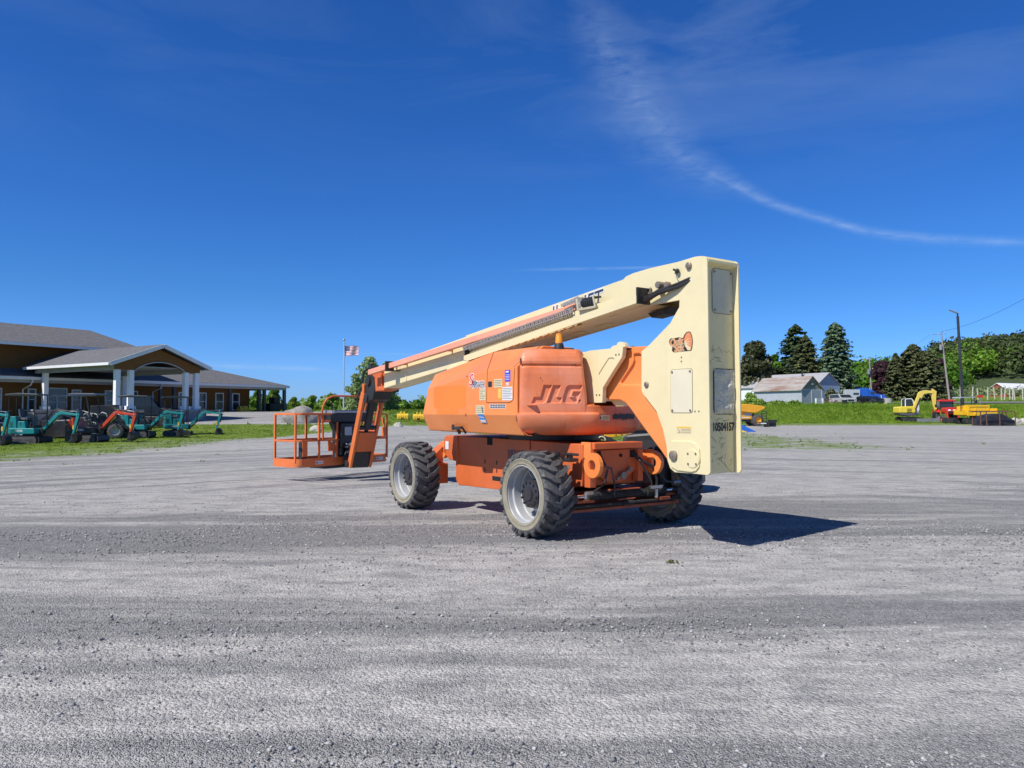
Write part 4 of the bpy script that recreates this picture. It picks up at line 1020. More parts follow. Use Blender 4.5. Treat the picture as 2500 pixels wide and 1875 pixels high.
pad = lxz([(1640, 1076), (1685, 1076), (1700, 1082), (1709, 1096), (1711, 1120), (1709, 1140), (1701, 1150), (1690, 1153), (1655, 1149), (1640, 1140)], yM)
mb = MB(); mb.prism(pad, yM, yM + .016); mb.build('cover_plate', M['cream'], mast, bevel=.012)
p = lift(1690, 1120, 1, yM + .02); mb = MB(); mb.lathe([(0, .024), (.092, .024), (.098, .016), (.098, .0)], c=(p[0], yM, p[2]), axis='Y', n=30)
rc = mb.build('round_cover', M['cream'], mast, smooth=True); mb = MB()
for k in range(4): a = k * math.pi / 2 + .75; mb.cyl((p[0] + .075 * math.cos(a), yM + .02, p[2] + .075 * math.sin(a)), (p[0] + .075 * math.cos(a), yM + .032, p[2] + .075 * math.sin(a)), .011, 8)
mb.build('bolt', M['pinmetal'], rc)
o_, (x0, x1, z0, z1) = sideplate(1651.5, 1040.5, 1688, 1059, yM, .0018, 'placard', M['labelc'], mast, .004)
mb = MB(); mb.box(x0 + .003, x1 - .003, yM + .002, yM + .0028, z1 - .018, z1 - .003); mb.build('placard_header', M['labely'], mast)
mb = MB(); [mb.box(x0 + .01, x1 - .07, yM + .002, yM + .0028, z0 + .012 + k * .016, z0 + .015 + k * .016) for k in range(3)]; mb.bar((x1 - .02, yM + .0024, z1 - .025), (x1 - .055, yM + .0024, z0 + .012), .001, .004); mb.bar((x1 - .025, yM + .0024, z0 + .01), (x1 - .055, yM + .0024, z0 + .012), .001, .004)
mb.build('placard_print', M['slate'], mast)
# the two-word decal with its fan-shaped dial
dk = paint('decal_brown', (.045, .02, .012), .5, .05, 0); do = paint('decal_orange', (.72, .25, .10), .5, .06, .1)
def r3(pts): return lxz([(1380 + a * .217, 600 + b * .217) for a, b in pts], yM)
blob = r3([(1170, 1090), (1172, 1060), (1190, 1040), (1225, 1042), (1265, 1032), (1270, 1030), (1300, 1028), (1325, 1040), (1340, 1000), (1365, 970), (1392, 963), (1412, 972), (1430, 1020), (1438, 1080), (1430, 1150), (1418, 1182), (1380, 1186), (1300, 1192), (1220, 1200), (1200, 1180), (1205, 1135), (1180, 1118)])
mb = MB(); mb.prism(blob, yM, yM + .001); dec = mb.build('decal', dk, mast)
fan = r3([(1338, 1050), (1350, 1010), (1370, 980), (1392, 972), (1406, 982), (1424, 1030), (1430, 1080), (1422, 1140), (1408, 1176), (1380, 1178), (1350, 1130), (1335, 1080)])
mb = MB(); mb.prism(fan, yM + .001, yM + .0018); mb.build('decal_dial', do, dec)
mb = MB(); c0 = r3([(1338, 1085)])[0]
for px_, py_ in ((1392, 1045), (1405, 1080), (1400, 1110), (1395, 1140)): e = r3([(px_, py_)])[0]; mb.bar((c0[0], yM + .0022, c0[1]), (e[0], yM + .0022, e[1]), .001, .008, up=(0, 0, 1))
mb.prism(r3([(1335, 1085), (1360, 1105), (1400, 1135), (1418, 1150), (1406, 1174), (1380, 1176), (1350, 1130)]), yM + .0018, yM + .0024); mb.build('decal_dial_mark', M['labelc'], dec)
p = r3([(1252, 1085)])[0]; outlined('Quik', .108, mtx_side(p[0], yM + .0012, p[1], .07), dec, do, M['labelc'], .12, .86, .0045, 'decal_word')
p = r3([(1282, 1155)])[0]; outlined('Stik', .104, mtx_side(p[0], yM + .0012, p[1], .07), dec, do, M['labelc'], .12, .86, .0045, 'decal_word')

# --- main boom
def ztop(x): return 2.933 - .1045 * (x + .208)
bp_ = lxz([(1711, 625), (1697, 626.5), (1652, 640), (1616, 648), (1582, 656), (1545, 667), (1528, 675), (1521, 682.5), (1512, 685.5)], yM - .003)
base = bp_ + [(2.93, ztop(2.93)), (2.93, ztop(2.93) - .40), (-1.0, ztop(-1.0) - .40), (-1.5, ztop(-1.5) - .45), (-1.80, 2.60)]
mb = MB(); mb.prism(base, yM - .035, yM - .003); mb.prism(base, -yM + .003, -yM + .035)
x_ = [-1.0, 2.93]
mb.prism([(-1.0, ztop(-1.0) - .39), (2.93, ztop(2.93) - .39), (2.93, ztop(2.93) - .37), (-1.0, ztop(-1.0) - .37)], -yM + .035, yM - .035)
mb.prism([(-1.6, ztop(-1.0) - .03), (-.5, ztop(-.5) - .02), (2.93, ztop(2.93) - .02), (2.93, ztop(2.93) - .004), (-.5, ztop(-.5) - .004), (-1.6, ztop(-1.0) - .01)], -yM + .035, yM - .035)
boom = mb.build('main_boom', M['cream'], PR, bevel=.004)
mb = MB(); 
for k in range(5): xk = [-.05, .45, .9, 1.6, 2.4][k]; mb.prism([(xk, ztop(xk) - .394), (xk + .22, ztop(xk + .22) - .394), (xk + .22, ztop(xk + .22) - .40), (xk, ztop(xk) - .40)], -.10, .0)
mb.build('underside_pad', M['cream_rust'], boom)
mb = MB(); mb.prism([(-1.10, ztop(-1.1) - .41), (-.74, ztop(-.74) - .41), (-.80, ztop(-.8) - .475), (-1.0, ztop(-1.0) - .475)], -.2, -.02); mb.prism([(-1.75, 2.55), (-1.45, 2.62), (-1.45, 2.5), (-1.62, 2.3)], -.2, .2); mb.build('pad_and_dark_fill', M['black'], boom)  # black pad under the boom, and a black wedge painting the mast's shaded inside
# fly sections
mb = MB(); mb.prism([(2.94, ztop(2.94) + .002), (6.0, ztop(6.0) + .006), (6.0, ztop(6.0) - .42), (2.94, ztop(2.94) - .42)], -.20, .20); fly = mb.build('fly_boom', M['cream'], PR, bevel=.012)
mb = MB(); mb.prism([(2.9, ztop(2.9) - .22), (5.05, ztop(5.05) - .22), (5.05, ztop(5.05) - .24), (2.9, ztop(2.9) - .24)], .20, .215); mb.box(5.04, 5.07, .2, .212, ztop(5.05) - .40, ztop(5.05) - .22); mb.build('fly_rib', M['cream'], fly)
mb = MB(); mb.prism([(5.95, ztop(5.95) - .04), (6.6, ztop(6.6) - .04), (6.6, ztop(6.6) - .42), (5.95, ztop(5.95) - .42)], -.17, .17); mb.box(6.0, 6.35, .17, .20, ztop(6.2) - .44, ztop(6.2) - .36); mb.box(6.1, 6.14, .17, .2, ztop(6.1) - .36, ztop(6.1) - .05); mb.build('boom_tip', M['orange_low'], PR, bevel=.01)
mb = MB(); mb.prism([(2.95, ztop(2.95) - .42), (2.6, ztop(2.6) - .42), (2.6, ztop(2.6) - .50), (3.5, ztop(3.5) - .46), (3.5, ztop(3.5) - .42)], .05, .26); mb.build('boom_end_plate', M['cream'], boom, bevel=.005)
# orange hose rail on the boom's side
def ln(x): return 2.762 - .088 * (x - .111)
mb = MB(); mb.prism([(.11, 2.765), (6.35, 2.225), (6.35, 2.125), (.11, 2.68)], .30, .375); rail = mb.build('hose_rail', M['pink'], PR, bevel=.008)
mb = MB(); mb.box(5.42, 5.47, .27, .43, 2.16, 2.34); mb.box(5.3, 5.47, .20, .43, 2.16, 2.175); mb.build('rail_guide', M['blackm'], rail, bevel=.003)
mb = MB()
for xk in (1.2, 3.4, 5.0, 5.6, 6.0): z = ln(xk) - .05; mb.box(xk, xk + .04, .19, .31, z - .03, z + .02)
mb.box(.15, .35, .19, .31, 2.66, 2.67); mb.build('rail_bracket', M['orange_low'], rail)
# perforated cream tray under the cable chain
def tl_(x): return 2.548 - .1148 * (x - .118)     # upper edge of the tray lip
tray = MB()
xa, xe = -1.03, 2.66
tray.prism([(xa, tl_(xa) + .03), (xe, tl_(xe) + .012), (xe, tl_(xe) - .05), (xe - .1, tl_(xe) - .07), (xa, tl_(xa) - .055)], .43, .442)
nsl = 22
for k in range(nsl):                                     # slotted floor: strips across, leaving gaps
    x0 = xa + (xe - xa) * k / nsl; x1 = x0 + (xe - xa) / nsl * (.22 if k > 5 else 1.01)
    tray.prism([(x0, tl_(x0) - .053), (x1, tl_(x1) - .053), (x1, tl_(x1) - .047), (x0, tl_(x0) - .047)], .247, .43)
tray.prism([(xa, tl_(xa) - .053), (xe, tl_(xe) - .053), (xe, tl_(xe) - .047), (xa, tl_(xa) - .047)], .247, .29)
tray.prism([(xa, tl_(xa) - .0535), (xe, tl_(xe) - .0535), (xe, tl_(xe) - .0465), (xa, tl_(xa) - .0465)], .38, .43)
tray.prism([(.12, tl_(.12) + .10), (xe, tl_(xe) + .09), (xe, tl_(xe) - .046), (.12, tl_(.12) - .046)], .325, .335)
tro = tray.build('cable_tray', M['cream'], PR)
mb = MB(); mb.box(xa - .02, xa + .005, .25, .44, tl_(xa) - .06, tl_(xa) + .12); mb.box(xe, xe + .02, .24, .42, tl_(xe) - .06, tl_(xe) + .13)
mb.box(xa, xa + .25, .25, .30, tl_(xa) + .09, tl_(xa) + .1); mb.build('tray_end', M['blackm'], tro)
mb = MB(); mb.prism([(xa, tl_(xa) + .10), (.12, tl_(.12) + .11), (.12, tl_(.12) - .0), (xa, tl_(xa) + .02)], .385, .398); mb.build('tray_side', M['cream'], tro)
# cable chain: links along the tray, loop at the rear end
chn = MB(); kk = 0; xk = -.35
for k in range(62):
    x0 = .08 + k * .0425; zc = tl_(x0) + .125 - .0 * k
    sl_ = -.11
    for yy in (.355, .43):
        for (dx, dz) in ((0, -.026), (0, .026)): chn.bar((x0, yy, zc + dz), (x0 + .040, yy, zc + dz + sl_ * .04), .012, .012)
        chn.bar((x0 + .004, yy, zc - .03), (x0 + .004, yy, zc + .03), .012, .014, up=(1, 0, 0))
        if k % 2: chn.bar((x0 + .012, yy, zc - .022), (x0 + .03, yy, zc + .022), .010, .010, up=(1, 0, 0))
    chn.bar((x0 + .02, .355, zc + .03), (x0 + .02, .43, zc + .03), .012, .008)
CHM = paint('chain_grey', (.34, .33, .31), .5, .12, .35, (.12, .1, .08), metal=.1, scale=20)
chn.build('cable_chain', CHM, tro); chn = MB()
cx, cz = -.02, tl_(0) + .185
for k in range(9):
    a = R(-90 - k * 20); r_ = .065
    p0 = Vector((cx + r_ * math.cos(a), .355, cz + r_ * math.sin(a))); a2 = R(-90 - (k + 1) * 20); p1 = Vector((cx + r_ * math.cos(a2), .31, cz + r_ * math.sin(a2)))
    for yy in (.355, .43):
        p0.y = p1.y = yy; chn.bar(p0, p1, .012, .014)
        chn.bar(p0 * 1, Vector((cx + (r_ - .045) * math.cos(a), yy, cz + (r_ - .045) * math.sin(a))), .012, .012, up=(0, 1, 0))
    
chn.build('cable_chain', CHM, tro); chn = MB()
for k in range(8):
    x0 = -.02 + k * .042; zc = cz + .065 - .09 * k * .042 * 2
    for yy in (.355, .43): chn.bar((x0, yy, zc), (x0 + .04, yy, zc - .005), .012, .035)
chn.build('cable_chain', paint('chain_grey', (.34, .33, .31), .5, .12, .35, (.12, .1, .08), metal=.1, scale=20), tro)
# hose bundle standing out at the rear loop
mb = MB(); la = lift(1422, 735, 1, .40); lb = lift(1455, 735, 1, .40)
mb.cur = 0
for k in range(7):
    xx = la[0] + (lb[0] - la[0]) * (k + .3) / 7.2
    mb.tube([(xx, .30, 2.685), (xx - .01, .38, 2.685), (xx - .012, .43, 2.71), (xx - .012, .435, 2.75), (xx - .01, .41, 2.785), (xx, .30, 2.80)], .014, 6)
mb.build('hose_bundle', M['black'], tro, smooth=True)
mb = MB(); mb.box(lb[0] - .04, la[0] + .03, .29, .45, 2.65, 2.675); mb.bar((lb[0] - .04, .445, 2.66), (lb[0] + .02, .43, 2.80), .012, .02, up=(1, 0, 0)); mb.bar((la[0] + .03, .445, 2.66), (la[0] + .07, .43, 2.80), .012, .03, up=(1, 0, 0)); mb.build('hose_guide', paint('guide', (.5, .46, .34), .5, .1, .3), tro)
# black hoses to the mast
mb = MB(); p0 = lift(1560, 733, 1, .33); p1 = lift(1664, 697, 1, .27)
for k in range(6):
    dy, dz = .022 * (k % 3), .026 * (k // 3)
    mb.tube([Vector((p0[0] + .15, .31 + dy, p0[2] + dz - .03)), Vector((p0[0] - .1, .31 + dy * .8, p0[2] + dz - .02)), Vector(((p0[0] + p1[0]) / 2, .31 + dy * .5, (p0[2] + p1[2]) / 2 + dz - .01 * (k % 2))), Vector((p1[0] + .05, .27 + dy * .3, p1[2] + dz * 1.2 - .01)), Vector((p1[0] - .15, .22, p1[2] + .06 + dz))], .0165, 7)
mb.build('hose_bundle', M['black'], boom, smooth=True)
mb = MB(); yB = .247
p = lift(1619, 697, 1, yB); mb.lathe([(0, .09), (.035, .09), (.038, .08), (.038, 0)], c=(p[0], yB, p[2]), axis='Y', n=18); mb.box(p[0] - .06, p[0] + .07, yB, yB + .03, p[2] - .025, p[2] + .02); mb.cyl((p[0], yB + .03, p[2]), (p[0], yB + .03, p[2] - .09), .025, 10)
p = lift(1634, 695, 1, yB); mb.lathe([(0, .05), (.03, .05), (.03, 0)], c=(p[0], yB, p[2]), axis='Y', n=14)
p = lift(1591, 714, 1, yB); mb.cyl((p[0], yB + .02, p[2] - .05), (p[0], yB + .02, p[2] + .05), .012, 8); mb.ball((p[0], yB + .02, p[2] + .04), .016, 8, 5); mb.box(p[0] - .02, p[0] + .02, yB, yB + .04, p[2] - .02, p[2] + .005)
mb.build('hydraulic_fitting', M['pinmetal'], boom, smooth=True)
mb = MB(); p = lift(1658, 662, 1, yM); mb.ball((p[0], yM + .03, p[2]), .026, 8, 6); mb.cyl((p[0] - .01, yM + .03, p[2] - .01), (p[0] + .06, yM + .02, p[2] + .025), .012, 8); mb.tube([(p[0] + .045, yM + .01, p[2]), (p[0] + .02, yM + .01, p[2] - .08), (p[0] - .04, yM + .008, p[2] - .15)], .004, 5); mb.build('sensor', M['black'], boom, smooth=True)
# big lettering along the boom side
slope = math.atan(.1045)
xc = (lift(1345, 760, 1, yB)[0] + lift(1468, 715, 1, yB)[0]) / 2; W_ = abs(lift(1334, 760, 1, yB)[0] - lift(1470, 712, 1, yB)[0])
me_t = text_mesh('JLG LIFT', .34, .001, .28, .006)
wd_ = max(v.co.x for v in me_t.vertices) - min(v.co.x for v in me_t.vertices)
mt = mtx_side(xc, yB + .001, ztop(xc) - .165, slope)
outlined('JLG LIFT', .34, mt, boom, M['slate'], M['white'], .28, W_ / wd_, .012, 'lettering')

# --- jib
hx0, hz0 = 6.72, 2.02                      # jib pivot
mb = MB()
ytip = .2
for k, (px, py) in enumerate(((892, 905), (900, 935))): pass
mb.prism([(6.50, 2.10), (6.72, 2.16), (6.86, 2.10), (6.96, 1.96), (6.95, 1.78), (6.82, 1.62), (6.55, 1.66), (6.45, 1.85)], -.19, .19)
mb.cyl((6.85, -.22, 1.70), (6.85, .22, 1.70), .10, 16); mb.cyl((6.72, -.23, 2.02), (6.72, .23, 2.02), .09, 16)
jib = mb.build('jib', M['black'], PR, bevel=.01)
mb = MB()
mb.tube([(6.55, .1, 2.2), (6.75, .16, 2.30), (6.95, .2, 2.22), (7.02, .2, 2.02), (6.95, .18, 1.85)], .022, 7); mb.tube([(6.5, 0, 2.2), (6.72, .02, 2.34), (6.98, .06, 2.26), (7.06, .1, 2.0), (7.0, .1, 1.7)], .022, 7); mb.tube([(6.5, -.1, 2.2), (6.7, -.1, 2.3), (6.96, -.08, 2.2), (7.04, -.08, 1.9)], .02, 7)
mb.tube([(6.62, .17, 2.18), (6.66, .19, 2.36)], .03, 6)
mb.tube([(7.0, .24, 1.85), (7.12, .26, 1.72), (7.14, .26, 1.55)], .018, 6)
mb.build('hose', M['black'], jib, smooth=True)
J0, J1 = (6.93, 1.80), (7.62, .30)
for sg in (1, -1):
    y = sg * .21; mb = MB()
    mb.bar((J0[0], y, J0[1]), (J1[0], y, J1[1]), .055, .16, up=(1, 0, .4)); mb.bar((J0[0] - .02, y, 1.98), (J0[0], y, J0[1] - .1), .05, .10, up=(1, 0, 0))
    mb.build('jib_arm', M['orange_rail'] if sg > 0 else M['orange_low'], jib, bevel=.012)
mb = MB(); mb.prism([(7.2, 1.0), (7.42, 1.05), (7.6, .62), (7.45, .60), (7.38, .62)], -.18, .18); mb.build('jib_brace', M['orange_low'], jib, bevel=.006)
mb = MB(); mb.cyl((6.95, 0, 1.75), (7.24, 0, 1.08), .075, 14); mb.cyl((7.22, 0, 1.15), (7.4, 0, .8), .04, 12); mb.cyl((7.22, -.2, 1.1), (7.22, .2, 1.1), .045, 12); mb.build('jib_cylinder', M['black'], jib, smooth=True)
mb = MB(); mb.prism([(7.42, .72), (7.75, .72), (7.8, .30), (7.55, .27)], -.17, .17); mb.cyl((7.66, -.28, .36), (7.66, .28, .36), .07, 14); mb.build('jib_foot', M['black'], jib, bevel=.01)

# --- work platform, turned 18 degrees on the jib
pa = R(18.3); PC = Vector((7.93, 1.19, 0)); PU = Vector((math.cos(math.pi / 2 * 3 + 0), 0, 0))
# platform frame: local x' = away from machine (short axis .78), y' = to the left; origin at the centre of the long near side
near_l = LO + 0 * LX; 
wl_ = Vector((-4.31, 15.1, 0)); wr_ = Vector((-2.80, 17.1, 0))
def w2l(p): d = p - LO; return Vector((d.dot(LX), d.dot(LY), p.z))
nl, nr = w2l(wl_), w2l(wr_); yv = (nl - nr).normalized(); xv = Vector((yv.y, -yv.x, 0)); LW = (nl - nr).length; DP = .80
mid = (nl + nr) / 2
plat = bpy.data.objects.new('platform', None); col.objects.link(plat); plat.parent = PR
plat.location = mid; plat.rotation_euler = (0, 0, math.atan2(xv.y, xv.x))
plz = .295; H1 = 1.375; hw = LW / 2
tb_ = MB(); rr_ = .16
def outline(off=0, n=5):
    p = []
    for cx, cy, a in ((rr_, hw - rr_, 90), (rr_, -hw + rr_, 180)):
        for i in range(n + 1): t = R(a + 90 * i / n); p.append((cx + (rr_ + off) * math.cos(t), cy + (rr_ + off) * math.sin(t)))
    return p
path = outline()
full = [(DP, hw)] + path + [(DP, -hw)]
closed = full
def toe(z0, z1, t=.012):
    mb = MB(); k = len(full)
    for i in range(k):
        a, b = full[i], full[(i + 1) % k]
        dx, dy = b[0] - a[0], b[1] - a[1]; l = math.hypot(dx, dy); nx_, ny_ = -dy / l * t, dx / l * t
        mb.add([(a[0], a[1], z0), (b[0], b[1], z0), (b[0], b[1], z1), (a[0], a[1], z1), (a[0] + nx_, a[1] + ny_, z0), (b[0] + nx_, b[1] + ny_, z0), (b[0] + nx_, b[1] + ny_, z1), (a[0] + nx_, a[1] + ny_, z1)],
               [(0, 1, 2, 3), (7, 6, 5, 4), (3, 2, 6, 7), (0, 4, 5, 1)])
    return mb
toe(plz, plz + .17).build('toe_board', M['orange_rail'], plat, smooth=True, auto=30, weld=False)
mb = MB()
for k in range(26): x = .02 + k * (DP - .04) / 25; mb.box(x, x + .008, -hw + .04, hw - .04, plz + .02, plz + .045)
for k in range(12): y = -hw + .06 + k * (LW - .12) / 11; mb.box(.02, DP - .02, y, y + .01, plz + .02, plz + .04)
mb.build('floor_grate', M['steel'], plat)
Zt, Zm = H1, .83; rd = .021
posts = [(DP, hw - .01), (.10, hw - .0), (.0, hw - .55), (.0, hw - 1.02), (.0, -hw + .50), (.0, -hw + .05), (DP, -hw + .01), (DP, -.3), (DP, .45), (DP, hw - .8)]
rl = MB()
def pst(x, y, z0=plz + .1, z1=Zt): rl.box(x - rd, x + rd, y - rd, y + rd, z0, z1)
for x, y in posts: 
    xx = x if x > .05 else .022
    pst(min(xx, DP - .022), max(-hw + .022, min(hw - .022, y)), z1=Zt if y < hw - 1.0 or x > .05 or y > hw - .6 else Zt + .42)
ring_ = [(min(a, DP - .02), max(-hw + .02, min(hw - .02, b))) for a, b in full]
def rail_z(z, pts, r_=rd): 
    for a, b in zip(pts[:-1], pts[1:]): rl.bar((a[0], a[1], z), (b[0], b[1], z), 2 * r_, 2 * r_)
rail_z(Zt, ring_[:1] + [(.10, hw - .02), (.022, hw - .1), (.022, hw - 1.02)]); rail_z(Zt, [(.022, -hw + .5), (.022, -hw + .1), (.1, -hw + .02), (DP - .02, -hw + .02), (DP - .02, hw - .02)])
rail_z(Zm, ring_[:1] + [(.10, hw - .02), (.022, hw - .1), (.022, hw - 1.30)]); rail_z(Zm, [(.022, -hw + .9), (.022, -hw + .1), (.1, -hw + .02), (DP - .02, -hw + .02), (DP - .02, hw - .02)])
rails = rl.build('guard_rail', M['orange_rail'], plat, bevel=.006)
mb = MB()   # bent tube over the control box and the hand grips
yA, yB2 = hw - .98, -hw + .62
mb.tube([(.30, yA + .10, Zt - .55), (.22, yA + .20, Zt + .05), (.16, yA + .20, Zt + .22), (.12, yA + .14, Zt + .33), (.10, yA, Zt + .38), (.10, 0, Zt + .385), (.10, yB2 + .12, Zt + .38), (.12, yB2 - .02, Zt + .33), (.16, yB2 - .08, Zt + .22), (.22, yB2 - .06, Zt + .0), (.30, yB2, Zt - .5)], .021, 8)
mb.tube([(.05, hw - .60, Zt), (.05, hw - .66, Zt - .10), (.05, hw - .74, Zt - .15), (.05, hw - 1.1, Zt - .15)], .02, 8)
mb.tube([(.04, -hw + .62, Zt - .17), (.04, -hw + .42, Zt - .17), (.04, -hw + .3, Zt - .12), (.04, -hw + .27, Zt - .02)], .018, 8)
mb.tube([(DP - .1, -hw + .05, Zt - .02), (.30, -hw + .04, Zt - .03), (.18, -hw + .04, Zt - .12), (.12, -hw + .03, Zt - .4), (.12, -hw + .03, Zm + .1), (.2, -hw + .03, Zm + .02)], .016, 8)
mb.build('bent_rail', M['orange_rail'], plat, smooth=True)
mb = MB()   # gate at the right end: hinged panel outline
mb.tube([(.03, -hw + .42, Zt - .14), (.03, -hw + .42, Zm + .08), (.03, -hw + .36, Zm + .03), (.03, -hw + .12, Zm + .03), (.03, -hw + .08, Zm + .12), (.03, -hw + .16, Zt - .1)], .016, 8); mb.box(.0, .06, -hw + .1, -hw + .17, Zm + .05, Zm + .24)
mb.build('gate', M['orange_rail'], plat, smooth=True)
mb = MB(); mb.box(-.002, .03, -hw + .47, -hw + .54, Zt - .35, Zt - .22); mb.box(-.002, .03, -hw + .47, -hw + .54, Zm + .05 + .12, Zm + .05); mb.build('hinge', M['grey'], plat)
for yy in (hw - .55, -hw + .28):
    mb = MB(); mb.box(-.0022, -.0002, yy - .1, yy + .1, plz + .045, plz + .115); pl_ = mb.build('placard', M['label'], plat); mb = MB()
    mb.box(-.0032, -.0022, yy + .03, yy + .09, plz + .06, plz + .10); [mb.box(-.0032, -.0022, yy - .09, yy + .02, plz + .06 + .014 * k, plz + .065 + .014 * k) for k in range(3)]; mb.build('placard_print', paint('print_grey', (.3, .25, .27), .6, .1, 0), pl_)
mb = MB(); mb.box(.10, .22, hw - .32, hw - .18, .42, .82); mb.build('manual_box', M['black'], plat, bevel=.02)
mb = MB(); mb.box(.07, .10, hw - .30, hw - .19, .5, .82); mb.build('manual_box_cover', M['orange_rail'], plat)
# control console
mb = MB(); cy = .06
mb.box(-.02, .30, cy - .62, cy + .34, 1.20, 1.40); mb.prism([(-.04, 1.40), (.32, 1.46), (.32, 1.40)], cy - .60, cy + .32)
con = mb.build('control_console', M['black'], plat, bevel=.02)
mb = MB(); mb.box(-.05, -.02, cy - .60, cy + .32, 1.395, 1.44); mb.box(-.02, .3, cy + .25, cy + .34, 1.38, 1.45); mb.build('console_top', M['grey'], con, bevel=.008)
mb = MB(); mb.cyl((.1, cy + .24, 1.45), (.1, cy + .26, 1.62), .018, 8); mb.ball((.1, cy + .26, 1.6), .028, 8, 6); mb.cyl((.1, cy - .5, 1.45), (.1, cy - .5, 1.55), .03, 8); mb.cyl((.15, cy + .1, 1.45), (.15, cy + .12, 1.52), .015, 8); mb.build('joystick', M['black'], con, smooth=True)
mb = MB(); mb.prism([(cy + .30, 1.20), (cy + .20, 1.02), (cy + .18, .55), (cy + .22, .30), (cy - .3, .30), (cy - .35, .9), (cy - .45, 1.20)], .02, .16, axis='X'); mb.box(-.06, .04, cy - .3, cy + .12, .66, 1.18)
mb.box(-.12, .1, cy - .62, cy - .1, .28, .62); sup = mb.build('platform_mount', M['black'], plat, bevel=.02)
mb = MB(); mb.box(-.085, -.062, cy - .14, cy + .04, .92, 1.10); mb.build('instruction_plate', M['grey'], sup)
mb = MB(); mb.box(-.17, -.06, cy - .22, cy - .04, .62, .76); mb.tube([(-.12, cy - .04, .72), (-.12, cy + .05, .74)], .018, 6); mb.cyl((-.1, cy - .02, .68), (-.1, cy + .04, .68), .03, 8); mb.build('rotator_valve', M['steel'], sup, bevel=.004)
mb = MB()
for k in range(7):
    y0 = cy + .08 - .04 * k; mb.tube([(-.08, y0 - .1, .66), (-.16, y0 + .0, .56), (-.14, y0 + .06, .46), (-.1, y0 - .02, .32), (-.06, y0 - .12, .28 - .0 * k)], .014, 6)
mb.tube([(-.08, cy + .14, .98), (-.09, cy + .15, .7), (-.08, cy + .1, .62)], .012, 6); mb.cyl((-.08, cy + .15, .52), (-.08, cy + .15, .66), .035, 10)
mb.tube([(-.06, cy + .1, .30), (-.14, cy + .03, .26), (-.2, cy - .1, .27), (-.16, cy - .2, .4), (-.1, cy - .2, .55)], .022, 7)
mb.build('hose', M['black'], sup, smooth=True)
mb = MB(); mb.prism([(cy + .36, .82), (cy + .40, .82), (cy + .40, .60), (cy + .10, .60), (cy + .10, .66)], .02, .05, axis='X'); mb.build('mount_gusset', M['orange_rail'], plat)
mb = MB(); mb.box(.0, .5, cy - .1, cy + .5, plz - .06, plz - .005); mb.build('platform_base', M['black'], plat)
# ------------------------------------------------------------------ trees
def quads(C, N, S, jit=.5):
    """leaf-clump quads: centres C, facing N (jittered), half size S"""
    n = len(C); N = N + rs.normal(0, jit, (n, 3)); N /= np.linalg.norm(N, axis=1, keepdims=True) + 1e-9
    A = np.cross(N, rs.normal(0, 1, (n, 3))); A /= np.linalg.norm(A, axis=1, keepdims=True) + 1e-9
    B = np.cross(N, A); S = np.asarray(S).reshape(-1, 1) * np.ones((n, 1)); e = .45 + .7 * rs.rand(n, 1)
    V = np.stack([C - A * S - B * S * e * .5, C + A * S * .7 - B * S * e, C + A * S + B * S * e * .6, C - A * S * .6 + B * S * e], 1)
    return V.reshape(-1, 3)
def qf(n): return np.arange(4 * n).reshape(-1, 4)
def leafy(name, V, mat, parent): 
    o = np_obj(name, V, qf(len(V) // 4), mat); o.parent = parent; return o
LM = dict(
    decid=leafmat('leaves_green', (.065, .16, .016), (.20, .33, .05)),
    poplar=leafmat('leaves_pale', (.17, .26, .07), (.40, .50, .22), .9, .35),
    brush=leafmat('leaves_brush', (.13, .23, .03), (.30, .42, .08), .7),
    spruce=leafmat('needles_dark', (.02, .045, .014), (.085, .125, .045), 1.2, .1),
    bluespruce=leafmat('needles_blue', (.03, .07, .035), (.20, .28, .15), 2.2, .1),
    brownspruce=leafmat('needles_brown', (.04, .052, .018), (.165, .185, .075), 1.6, .1),
    pine=leafmat('needles_pine', (.03, .04, .015), (.11, .115, .05), .8, .1),
    purple=leafmat('leaves_purple', (.022, .011, .016), (.085, .04, .055), .8, .1),
    hill=leafmat('hill_leaves', (.06, .16, .014), (.20, .34, .035), .045, .3),
    hilldark=leafmat('hill_leaves_dark', (.045, .065, .018), (.095, .13, .04), .05, .15),
)
